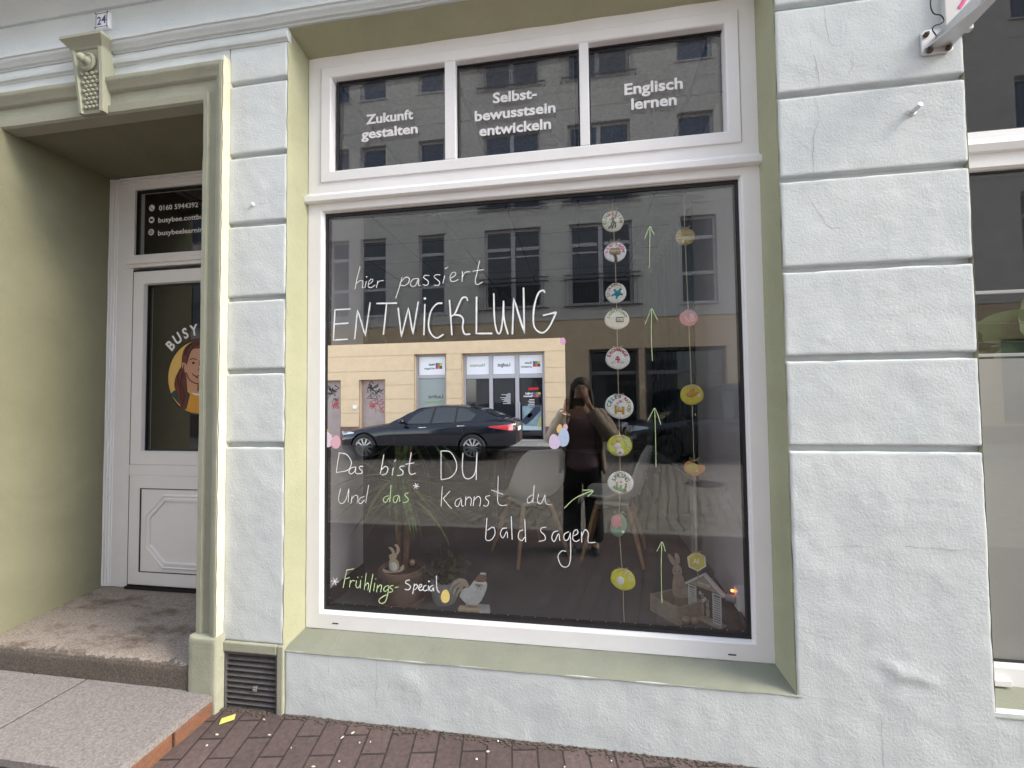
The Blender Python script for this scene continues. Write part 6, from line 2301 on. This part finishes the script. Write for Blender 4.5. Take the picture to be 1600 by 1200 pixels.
def make_car(loc, yaw, label, cat, K, group=None):
    """body lofted along its length from tables; +x rearwards from the nose, side +-y"""
    root = empty('parked_car' if cat == 'car' else 'parked_van', loc, label, cat, rz=yaw)
    L = K['len']
    ST = sorted(set([0, 0.03, 0.08, 0.16, 0.28, 0.45] + [0.6 + 0.14 * i for i in range(int((L - 1.1) / 0.14))] + [L - 0.45, L - 0.3, L - 0.18, L - 0.09, L - 0.03, L]))
    def wd(s): return interp(K['w'], s)
    def sh(s): return interp(K['belt'], s)
    def dk(s): return interp(K['deck'], s)
    def rf(s): return interp(K['roof'], s)
    def bot(s): return interp(K['bot'], s)
    def sect(s):
        w, zs, zd, zb = wd(s), sh(s), dk(s), bot(s)
        zs = min(zs, zd - 0.015)
        h = zs - zb
        return [(0, zd), (w * 0.45, zd - 0.008), (w * 0.78, zd - 0.03), (w * 0.90, zs + 0.0), (w * 0.955, zs - 0.045), (w * 0.985, zs - h * 0.15), (w * 0.999, zs - h * 0.24), (w, zs - h * 0.42), (w * 0.985, zs - h * 0.62), (w * 0.95, zb + h * 0.18), (w * 0.92, zb + h * 0.06), (w * 0.85, zb), (0, zb)]
    b = MB()
    rows = []
    for s in ST:
        c = sect(s)
        ring = [(s, y, z) for y, z in c] + [(s, -y, z) for y, z in c[-2:0:-1]]
        rows.append(len(b.v))
        b.v += ring
    k = len(ring)
    for i in range(len(ST) - 1):
        for j in range(k):
            b.f.append((rows[i] + j, rows[i] + (j + 1) % k, rows[i + 1] + (j + 1) % k, rows[i + 1] + j))
            b.mi.append(0)
    b.f.append(tuple(rows[0] + j for j in range(k - 1, -1, -1)))
    b.f.append(tuple(rows[-1] + j for j in range(k)))
    b.mi += [0, 0]
    # wheel arches cut out of the closed body
    body = b.build('body', K['paint'], root, smooth=32)
    cb = MB()
    for s in K['axles']:
        for side in (-1, 1):
            cb.lathe([(0, side * (wd(s) - 0.26)), (K['arch'], side * (wd(s) - 0.26)), (K['arch'], side * (wd(s) + 0.2)), (0, side * (wd(s) + 0.2))], (s, 0, K['r'] + 0.005), 40, 'y')
    cut_ = cb.build('cutter', K['paint'], root)
    md = body.modifiers.new('arches', 'BOOLEAN')
    md.operation = 'DIFFERENCE'
    md.solver = 'EXACT'
    md.object = cut_
    dg = bpy.context.evaluated_depsgraph_get()
    me = bpy.data.meshes.new_from_object(body.evaluated_get(dg))
    body.modifiers.clear()
    body.data = me
    for p in me.polygons:
        p.use_smooth = True
    me.set_sharp_from_angle(angle=R(32))
    bpy.data.objects.remove(cut_)
    # cabin
    g0, g1 = K['cabin']
    GS = [g0 + (g1 - g0) * i / 44 for i in range(45)]
    def rail(s):
        zr = rf(s)
        t = max(0.0, min(1.0, (zr - sh(s)) / (K['top'] - sh(s))))
        wb = wd(s) * 0.90
        return (wb + (K['rail'] - wb) * t, zr - 0.035 * t, wb, sh(s) - 0.02)
    b = MB()
    rows = []
    for s in GS:
        wr, zr, wb, zb = rail(s)
        zt = rf(s)
        c = [(0, zt + 0.005), (wr * 0.55, zt), (wr * 0.86, zt - 0.012), (wr, zr), (wr + (wb - wr) * 0.5 + 0.008, (zr + zb) / 2), (wb, zb)]
        ring = [(s, y, z) for y, z in c] + [(s, -y, z) for y, z in c[:0:-1]]
        rows.append(len(b.v))
        b.v += ring
    k = len(ring)
    for i in range(len(GS) - 1):
        for j in range(k):
            if j == 5:
                continue
            b.f.append((rows[i] + j, rows[i] + (j + 1) % k, rows[i + 1] + (j + 1) % k, rows[i + 1] + j))
            b.mi.append(0)
    b.build('cabin', K['paint'], root, smooth=40)
    def side_pt(s, z, side, off):
        wr, zr, wb, zb = rail(s)
        t = (z - zb) / max(1e-4, zr - zb)
        t = max(0, min(1, t))
        y = wb + (wr - wb) * t + 0.008 * 4 * t * (1 - t)
        return (s, side * (y + off), zb + (zr - zb) * t)
    def panel(poly, side, off, m, name):
        """window outline in (s,z) laid on the cabin side"""
        q = []
        for i in range(len(poly)):
            a, c = Vector(poly[i]), Vector(poly[(i + 1) % len(poly)])
            for t in range(6):
                q.append(a.lerp(c, t / 6))
        cx = sum((v for v in q), Vector((0, 0))) / len(q)
        b = MB()
        n = len(q)
        levels = (0.0, 0.35, 0.7, 1.0)
        for lv in levels:
            for v in q:
                p = cx.lerp(v, lv)
                b.v.append(side_pt(p.x, p.y, side, off))
        for i in range(len(levels) - 1):
            for j in range(n):
                b.f.append((i * n + j, i * n + (j + 1) % n, (i + 1) * n + (j + 1) % n, (i + 1) * n + j))
                b.mi.append(0)
        return b.build(name, m, root, smooth=60)
    for side in (-1, 1):
        panel(K['trim'], side, 0.003, K['trim_m'], 'window_trim')
        for poly in K['win']:
            panel(poly, side, 0.006, M_CWIN, 'side_window')
        for (sa, sb, z) in K['handles']:
            b = MB()
            w = wd((sa + sb) / 2) * 0.985
            b.tube([(sa, side * (w - 0.005), z), ((sa + sb) / 2, side * (w + 0.022), z + 0.003), (sb, side * (w - 0.005), z + 0.005)], 0.013, 8)
            b.build('door_handle', K['chrome'], root, smooth=50)
        for s in K['seams']:
            b = MB()
            pts = []
            c = sect(s)
            for y, z in c[4:11]:
                pts.append((s, side * (y + 0.0005), z))
            b.tube(pts, 0.004, 5)
            b.build('door_seam', M_BLACK, root)
        b = MB()
        mx_, mz_ = K['mirror']
        yb = wd(mx_) * 0.93
        b.ell((mx_, side * (yb + 0.13), mz_), (0.085, 0.115, 0.065), 14, 8)
        b.tube([(mx_ + 0.02, side * (yb - 0.04), mz_ - 0.05), (mx_, side * (yb + 0.08), mz_ - 0.02)], [0.03, 0.035], 8)
        b.build('wing_mirror', K['paint'], root, smooth=60)
        for nm, s0, s1, z0, z1, m in K['lamps']:
            b = MB()
            n = 10
            for i in range(n + 1):
                s = s0 + (s1 - s0) * i / n
                c = sect(s)
                # height band along the outer skin
                def ring_at(z):
                    for (ya, za_), (yc, zc) in zip(c[2:], c[3:]):
                        if zc <= z <= za_:
                            t = (z - za_) / (zc - za_) if abs(zc - za_) > 1e-6 else 0
                            return ya + (yc - ya) * t
                    return c[3][0]
                f_ = math.sin(math.pi * min(1, 0.1 + 0.9 * (i / n if nm == 'headlight' else 1 - i / n))) * 0.0
                taper = i / n
                za2 = z0 + (z1 - z0) * 0.55 * taper
                zb2 = z1 - (z1 - z0) * 0.25 * taper
                for q in range(4):
                    z = za2 + (zb2 - za2) * q / 3
                    b.v.append((s, side * (ring_at(z) + 0.006), z))
            for i in range(n):
                for q in range(3):
                    a = i * 4 + q
                    b.f.append((a, a + 1, a + 5, a + 4))
                    b.mi.append(0)
            b.build(nm, m, root, smooth=60)
    # windscreen and rear window
    for (sa, sb, nm) in K['screens']:
        b = MB()
        n = 10
        for i in range(n + 1):
            s = sa + (sb - sa) * i / n
            wr, zr, wb, zb = rail(s)
            for j in range(9):
                v = -1 + j / 4
                y = v * wr * 0.90
                zt = rf(s) + 0.005 - (0.017 * abs(v) ** 2)
                b.v.append((s, y, zt + 0.008))
        for i in range(n):
            for j in range(8):
                q = i * 9 + j
                b.f.append((q, q + 1, q + 10, q + 9))
                b.mi.append(0)
        b.build(nm, M_CWIN, root, smooth=60)
    for s in K['axles']:
        for side in (-1, 1):
            make_wheel(root, s, side, wd(s), K['r'], M_TYRE, K['rim'])
    b = MB()
    b.box(0.5, L - 0.5, -0.62, 0.62, K['bot'][1][1] - 0.02, K['bot'][1][1] + 0.35)
    b.build('underbody', M_BLACK, root)
    # bumpers, grille and plates
    for s, sg_, z in ((0.0, -1, K['plate'][0]), (L, 1, K['plate'][1])):
        b = MB()
        b.box(s + sg_ * 0.002, s + sg_ * 0.014, -0.26, 0.26, z - 0.055, z + 0.055)
        b.build('number_plate', M_WHITE, root)
    b = MB()
    for side in (-1, 1):
        b.box(-0.012, 0.02, side * 0.2 - 0.15, side * 0.2 + 0.15, K['grille'][0], K['grille'][1])
    b.build('grille', M_BLACK, root, bevel=0.02)
    return root


M_TYRE = mat('tyre rubber', (0.015, 0.015, 0.016), 0.8)
M_RIM = mat('alloy rim', (0.60, 0.60, 0.61), 0.35, 0.25)
M_NAVY = mat('dark blue car paint', (0.003, 0.005, 0.013), 0.07, spec=0.5)
M_CWIN = mat('tinted car window', (0.012, 0.016, 0.018), 0.02, spec=0.9)
M_CHROME = mat('chrome', (0.75, 0.75, 0.76), 0.15, 1.0)
M_LAMPR = mat('red tail lamp', (0.42, 0.012, 0.02), 0.1, spec=0.7, coat=1.0)
M_LAMPW = mat('clear headlamp', (0.55, 0.64, 0.72), 0.08, spec=0.8, coat=1.0)
SEDAN = dict(len=4.96, r=0.345, arch=0.392, axles=(0.86, 3.86), cabin=(1.52, 4.62), top=1.46, rail=0.60, paint=M_NAVY, rim=M_RIM, chrome=M_CHROME, trim_m=M_BLACK,
             w=[(0, 0.58), (0.08, 0.70), (0.2, 0.80), (0.5, 0.885), (1.0, 0.925), (2.4, 0.935), (3.8, 0.93), (4.5, 0.88), (4.8, 0.80), (4.96, 0.66)],
             belt=[(0, 0.56), (0.25, 0.68), (0.86, 0.80), (1.6, 0.905), (2.6, 0.945), (3.6, 0.985), (4.4, 1.0), (4.96, 0.97)],
             deck=[(0, 0.60), (0.05, 0.68), (0.15, 0.745), (0.45, 0.83), (0.9, 0.905), (1.5, 0.985), (1.8, 1.0), (3.0, 1.02), (4.0, 1.08), (4.5, 1.10), (4.75, 1.085), (4.9, 1.06), (4.96, 0.98)],
             roof=[(1.52, 0.97), (1.75, 1.09), (2.05, 1.25), (2.35, 1.385), (2.6, 1.435), (2.95, 1.46), (3.35, 1.458), (3.7, 1.42), (4.0, 1.345), (4.3, 1.225), (4.62, 1.085)],
             bot=[(0, 0.30), (0.15, 0.22), (0.6, 0.20), (4.3, 0.22), (4.7, 0.30), (4.96, 0.42)],
             trim=[(1.98, 0.945), (2.20, 1.19), (2.48, 1.355), (2.75, 1.405), (3.4, 1.405), (3.72, 1.35), (3.98, 1.20), (3.84, 1.02), (3.6, 0.985)],
             win=[[(2.03, 0.965), (2.24, 1.19), (2.50, 1.335), (2.76, 1.385), (2.68, 0.972)], [(2.75, 0.975), (2.82, 1.387), (3.38, 1.385), (3.36, 1.0)], [(3.41, 1.005), (3.43, 1.38), (3.70, 1.325), (3.92, 1.19), (3.80, 1.04)]],
             handles=[(2.42, 2.62, 0.865), (3.46, 3.66, 0.905)], seams=[1.72, 2.72, 3.62], mirror=(1.98, 1.03),
             lamps=[('headlight', 0.05, 0.52, 0.64, 0.76, M_LAMPW), ('tail_lamp', 4.90, 4.30, 0.77, 0.94, M_LAMPR)], screens=[(1.68, 2.44, 'windscreen'), (3.72, 4.50, 'rear_window')], plate=(0.42, 0.80), grille=(0.46, 0.66))
RZ = -0.13
car = make_car((-6.66, -9.67, RZ), 0.0, 'dark navy four-door sedan parked across the street, mirrored in the silver sheet', 'car', SEDAN)
b = MB()
for side in (-1, 1):
    b.ell((4.80, side * 0.60, 0.36), (0.06, 0.08, 0.045), 12, 8)
b.build('exhaust_tip', M_CHROME, car, smooth=60)
b = MB()
b.prism([(3.50, 1.455), (3.72, 1.415), (3.70, 1.50)], lambda a, c, d: (a, d, c), -0.02, 0.02)
b.build('antenna_fin', M_NAVY, car, bevel=0.008)
VAN = dict(len=4.9, r=0.35, arch=0.40, axles=(0.95, 3.95), cabin=(0.9, 4.86), top=1.95, rail=0.72, paint=mat('black blue van paint', (0.006, 0.008, 0.012), 0.2, coat=1.0), rim=mat('dark rim', (0.05, 0.05, 0.055), 0.5), chrome=M_BLACK, trim_m=M_BLACK,
           w=[(0, 0.62), (0.08, 0.74), (0.25, 0.86), (0.6, 0.93), (4.5, 0.94), (4.8, 0.90), (4.9, 0.84)],
           belt=[(0, 0.62), (0.3, 0.82), (0.9, 0.96), (1.5, 1.02), (4.9, 1.05)],
           deck=[(0, 0.66), (0.06, 0.80), (0.3, 0.98), (0.9, 1.08), (1.4, 1.10), (4.9, 1.10)],
           roof=[(0.9, 1.07), (1.2, 1.28), (1.6, 1.60), (1.95, 1.83), (2.3, 1.92), (3.0, 1.95), (4.3, 1.94), (4.7, 1.88), (4.80, 1.6), (4.86, 1.1)],
           bot=[(0, 0.30), (0.15, 0.22), (0.6, 0.20), (4.5, 0.22), (4.9, 0.32)],
           trim=[(1.5, 1.05), (1.75, 1.5), (2.1, 1.76), (4.5, 1.78), (4.65, 1.08)],
           win=[[(1.56, 1.08), (1.80, 1.5), (2.12, 1.73), (2.55, 1.75), (2.5, 1.08)], [(2.62, 1.08), (2.66, 1.75), (3.5, 1.76), (3.5, 1.08)], [(3.6, 1.08), (3.6, 1.76), (4.45, 1.75), (4.58, 1.10)]],
           handles=[(2.3, 2.5, 0.96), (2.7, 2.9, 0.96)], seams=[1.55, 2.58, 3.55], mirror=(1.55, 1.16),
           lamps=[('headlight', 0.06, 0.55, 0.74, 0.92, M_LAMPW), ('tail_lamp', 4.88, 4.70, 0.9, 1.4, M_LAMPR)], screens=[(1.0, 1.95, 'windscreen')], plate=(0.45, 0.7), grille=(0.5, 0.72))
make_car((1.05, -9.6, RZ), 0.0, 'black people carrier parked across the street behind the reflected photographer', 'van', VAN)

# manhole cover in the setts
b = MB()
b.lathe([(0, 0.0), (0.33, 0.0), (0.34, -0.02), (0, -0.02)], (2.2, -6.2, -0.122), 40)
struct(b.build('road_cover', mat('cast iron', (0.12, 0.11, 0.105), 0.6, 0.4, var=0.3, scale=60, bump=0.5)))


# ------------------------------------------------------------------ the photographer (seen mirrored)
PER = empty('person', (0, -2.10, -0.04), 'person in black trousers, mauve blouse and beige cardigan photographing with a phone', 'person')
M_SKIN = mat('skin', (0.50, 0.30, 0.21), 0.55, var=0.05, scale=20)
M_MAUVE = mat('mauve blouse', (0.24, 0.15, 0.18), 0.85, var=0.12, scale=14, bump=0.5, bscale=30)
M_CARDI = mat('beige cardigan', (0.34, 0.28, 0.22), 0.9, var=0.2, scale=12, bump=0.6, bscale=40)
M_TROU = mat('black trousers', (0.008, 0.008, 0.009), 0.9)
M_HAIR = mat('dark brown hair', (0.035, 0.022, 0.016), 0.5, var=0.3, scale=60)


def skin_mesh(name, verts, edges, radii, root, m, parent, sub=2):
    me = bpy.data.meshes.new(name)
    me.from_pydata([Vector(v) - Vector((0, -2.10, -0.04)) for v in verts], edges, [])
    o = bpy.data.objects.new(name, me)
    COL.objects.link(o)
    md = o.modifiers.new('skin', 'SKIN')
    md.use_smooth_shade = True
    sv = me.skin_vertices[0].data
    for i, r in enumerate(radii):
        r = r if isinstance(r, tuple) else (r, r)
        sv[i].radius = r
        sv[i].use_root = (i == root)
    ss = o.modifiers.new('sub', 'SUBSURF')
    ss.levels = ss.render_levels = sub
    dg = bpy.context.evaluated_depsgraph_get()
    me2 = bpy.data.meshes.new_from_object(o.evaluated_get(dg))
    o.modifiers.clear()
    o.data = me2
    me2.materials.clear()
    me2.materials.append(m)
    for p in me2.polygons:
        p.use_smooth = True
    o.parent = parent
    return o


PY0 = -2.16
V, E, RD = [], [], []


def jt(p, r, link=None):
    V.append(p)
    RD.append(r)
    if link is not None:
        E.append((link, len(V) - 1))
    return len(V) - 1


pel = jt((0, PY0, 0.90), (0.15, 0.11))
spi = jt((0, PY0 - 0.01, 1.06), (0.125, 0.095), pel)
che = jt((0, PY0 - 0.02, 1.23), (0.145, 0.105), spi)
nk0 = jt((0, PY0 - 0.02, 1.365), 0.058, che)
nk1 = jt((0, PY0 + 0.01, 1.42), 0.05, nk0)
jaw = jt((0, PY0 + 0.035, 1.465), (0.062, 0.072), nk1)
hd = jt((0, PY0 + 0.025, 1.535), (0.078, 0.095), jaw)
tp = jt((0, PY0 + 0.015, 1.60), (0.058, 0.072), hd)
for sgn, el, wr in ((-1, (-0.285, -2.05, 1.10), (-0.150, -1.955, 1.345)), (1, (0.295, -2.05, 1.11), (0.085, -1.955, 1.37))):
    shd = jt((sgn * 0.165, PY0 - 0.02, 1.315), 0.055, che)
    ua = jt(tuple((Vector((sgn * 0.165, PY0 - 0.02, 1.315)) + Vector(el)) / 2), 0.046, shd)
    e_ = jt(el, 0.038, ua)
    fa = jt(tuple(Vector(el).lerp(Vector(wr), 0.55)), 0.032, e_)
    w_ = jt(wr, 0.023, fa)
    px_ = -0.125 if sgn < 0 else 0.045                          # edge of the phone held by this hand
    pm = jt((px_ + sgn * 0.018, -1.918, wr[2] + 0.052), (0.026, 0.018), w_)
    for k, (dz, ln) in enumerate(((0.052, 0.9), (0.030, 1.0), (0.008, 0.95), (-0.014, 0.75))):
        z = wr[2] + 0.052 + dz
        a = jt((px_ + sgn * 0.020, -1.900, z - 0.006), 0.0095, pm)
        c = jt((px_ + sgn * 0.006, -1.889, z + 0.004), 0.0085, a)
        jt((px_ - sgn * 0.030 * ln, -1.888, z + 0.006), 0.0070, c)
    th = jt((px_ + sgn * 0.012, -1.925, wr[2] + 0.040), 0.011, pm)
    jt((px_ - sgn * 0.016, -1.914, wr[2] + 0.058), 0.009, th)
for sgn in (-1, 1):
    hp = jt((sgn * 0.095, PY0, 0.84), 0.095, pel)
    kn = jt((sgn * 0.105, PY0 + 0.015, 0.47), 0.058, hp)
    ca = jt((sgn * 0.108, PY0 - 0.005, 0.32), 0.054, kn)
    an = jt((sgn * 0.110, PY0, 0.06), 0.036, ca)
    jt((sgn * 0.125, PY0 + 0.14, 0.0), (0.040, 0.026), an)
body = skin_mesh('body', V, E, RD, pel, M_SKIN, PER)
# trousers with wide legs
tv = [(0, PY0, 0.93), (0, PY0, 0.80)]
te = [(0, 1)]
tr = [(0.165, 0.125), (0.175, 0.135)]
for sgn in (-1, 1):
    i = len(tv)
    tv += [(sgn * 0.092, PY0, 0.68), (sgn * 0.105, PY0, 0.42), (sgn * 0.112, PY0, 0.16), (sgn * 0.114, PY0 + 0.01, 0.02)]
    te += [(1, i), (i, i + 1), (i + 1, i + 2), (i + 2, i + 3)]
    tr += [(0.112, 0.11), 0.096, 0.094, 0.098]
skin_mesh('trousers', tv, te, tr, 0, M_TROU, PER)
skin_mesh('blouse', [(0, PY0, 0.70), (0, PY0, 0.86), (0, PY0 - 0.005, 1.02), (0, PY0 - 0.02, 1.20), (0, PY0 - 0.02, 1.32)], [(0, 1), (1, 2), (2, 3), (3, 4)], [(0.215, 0.155), (0.20, 0.15), (0.165, 0.125), (0.165, 0.125), (0.10, 0.085)], 2, M_MAUVE, PER)
for sgn, el, wr in ((-1, (-0.285, -2.05, 1.10), (-0.155, -1.97, 1.315)), (1, (0.295, -2.05, 1.11), (0.095, -1.97, 1.335))):
    s0 = Vector((sgn * 0.165, PY0 - 0.02, 1.315))
    el = Vector(el)
    wr = Vector(wr)
    b = MB()
    pts = smooth_line([tuple(s0), tuple((s0 + el) / 2), tuple(el + Vector((0, -0.01, -0.03))), tuple(el.lerp(wr, 0.5) + Vector((0, 0, -0.035))), tuple(wr)], 7)
    rr = []
    for i, p in enumerate(pts):
        t = i / (len(pts) - 1)
        rr.append(0.060 + 0.012 * math.sin(t * 3.1) + 0.004 * math.sin(t * 30))
    b.tube([p - Vector((0, -2.10, -0.04)) for p in pts], rr, 16)
    b.build('sleeve', M_CARDI, PER, smooth=80)
    b = MB()
    n = 14
    for i in range(n + 1):
        z = 1.36 - (1.36 - 0.72) * i / n
        for j in range(9):
            a = R(58 + 100 * j / 8)
            rx, ry_ = (0.15 if i < 1 else 0.190 + 0.05 * (i / n)), 0.14 + 0.035 * (i / n)
            b.v.append((sgn * rx * math.sin(a), (PY0 + 2.10) + ry_ * math.cos(a) + 0.008 * math.sin(j * 2.2 + i * 0.3), z + 0.04))
    for i in range(n):
        for j in range(8):
            q = i * 9 + j
            b.f.append((q, q + 1, q + 10, q + 9))
            b.mi.append(0)
    o = b.build('cardigan', M_CARDI, PER, smooth=80)
    so = o.modifiers.new('thickness', 'SOLIDIFY')
    so.thickness = 0.006
b = MB()
hc = Vector((0, PY0 + 0.008 + 2.10, 1.555 + 0.04))
b.ell(hc + Vector((0, -0.022, 0.018)), (0.094, 0.098, 0.095), 20, 12)
for sgn in (-1, 1):
    for k in range(6):
        a = Vector((sgn * (0.055 + 0.006 * k), -0.02 - 0.012 * k, 0.05))
        b.tube([tuple(hc + a), tuple(hc + Vector((sgn * 0.092, -0.03 - 0.014 * k, -0.05))), tuple(hc + Vector((sgn * (0.105 - 0.004 * k), -0.01 - 0.02 * k, -0.17))), tuple(hc + Vector((sgn * (0.10 - 0.004 * k), 0.02 - 0.02 * k, -0.30)))], [0.02, 0.022, 0.022, 0.008], 8)
b.build('hair', M_HAIR, PER, smooth=80)
face = Vector((0, PY0 + 2.10 + 0.112, 1.535 + 0.04))
for sgn in (-1, 1):
    b = MB()
    b.ell(face + Vector((sgn * 0.032, -0.004, 0.012)), (0.012, 0.006, 0.006), 10, 6)
    b.build('eye', M_BLACK, PER, smooth=80)
    b = MB()
    b.tube([tuple(face + Vector((sgn * 0.018, 0.0, 0.030))), tuple(face + Vector((sgn * 0.034, 0.0, 0.034))), tuple(face + Vector((sgn * 0.050, -0.012, 0.028)))], 0.0035, 6)
    b.build('eyebrow', M_HAIR, PER)
b = MB()
b.tube([tuple(face + Vector((0, -0.004, 0.012))), tuple(face + Vector((0, 0.012, -0.022))), tuple(face + Vector((0, 0.0, -0.030)))], [0.007, 0.012, 0.008], 8)
b.build('nose', M_SKIN, PER, smooth=80)
b = MB()
b.ell(face + Vector((0, -0.012, -0.055)), (0.022, 0.008, 0.007), 12, 6)
b.build('mouth', mat('lips', (0.40, 0.16, 0.14), 0.5), PER, smooth=80)
for sgn in (-1, 1):
    b = MB()
    b.ell(Vector((sgn * 0.115, PY0 + 2.10 + 0.09, 0.035)), (0.048, 0.125, 0.04), 14, 8)
    b.build('shoe', M_BLACK, PER, smooth=80)
ph = empty('phone', (-0.040, -1.8985, 1.420), 'dark smartphone held up in both hands by the reflected photographer', 'phone')
b = MB()
b.box(-0.077, 0.077, -0.004, 0.004, -0.037, 0.037)
b.build('case', mat('brown phone case', (0.10, 0.055, 0.03), 0.5), ph, bevel=0.003)
b = MB()
b.box(0.030, 0.072, 0.004, 0.0065, -0.006, 0.034)
b.build('camera_bump', M_BLACK, ph, bevel=0.003)
for ch in list(APT.children):                      # the building's base stands at its front wall
    ch.location = (0, -OYF, 0)
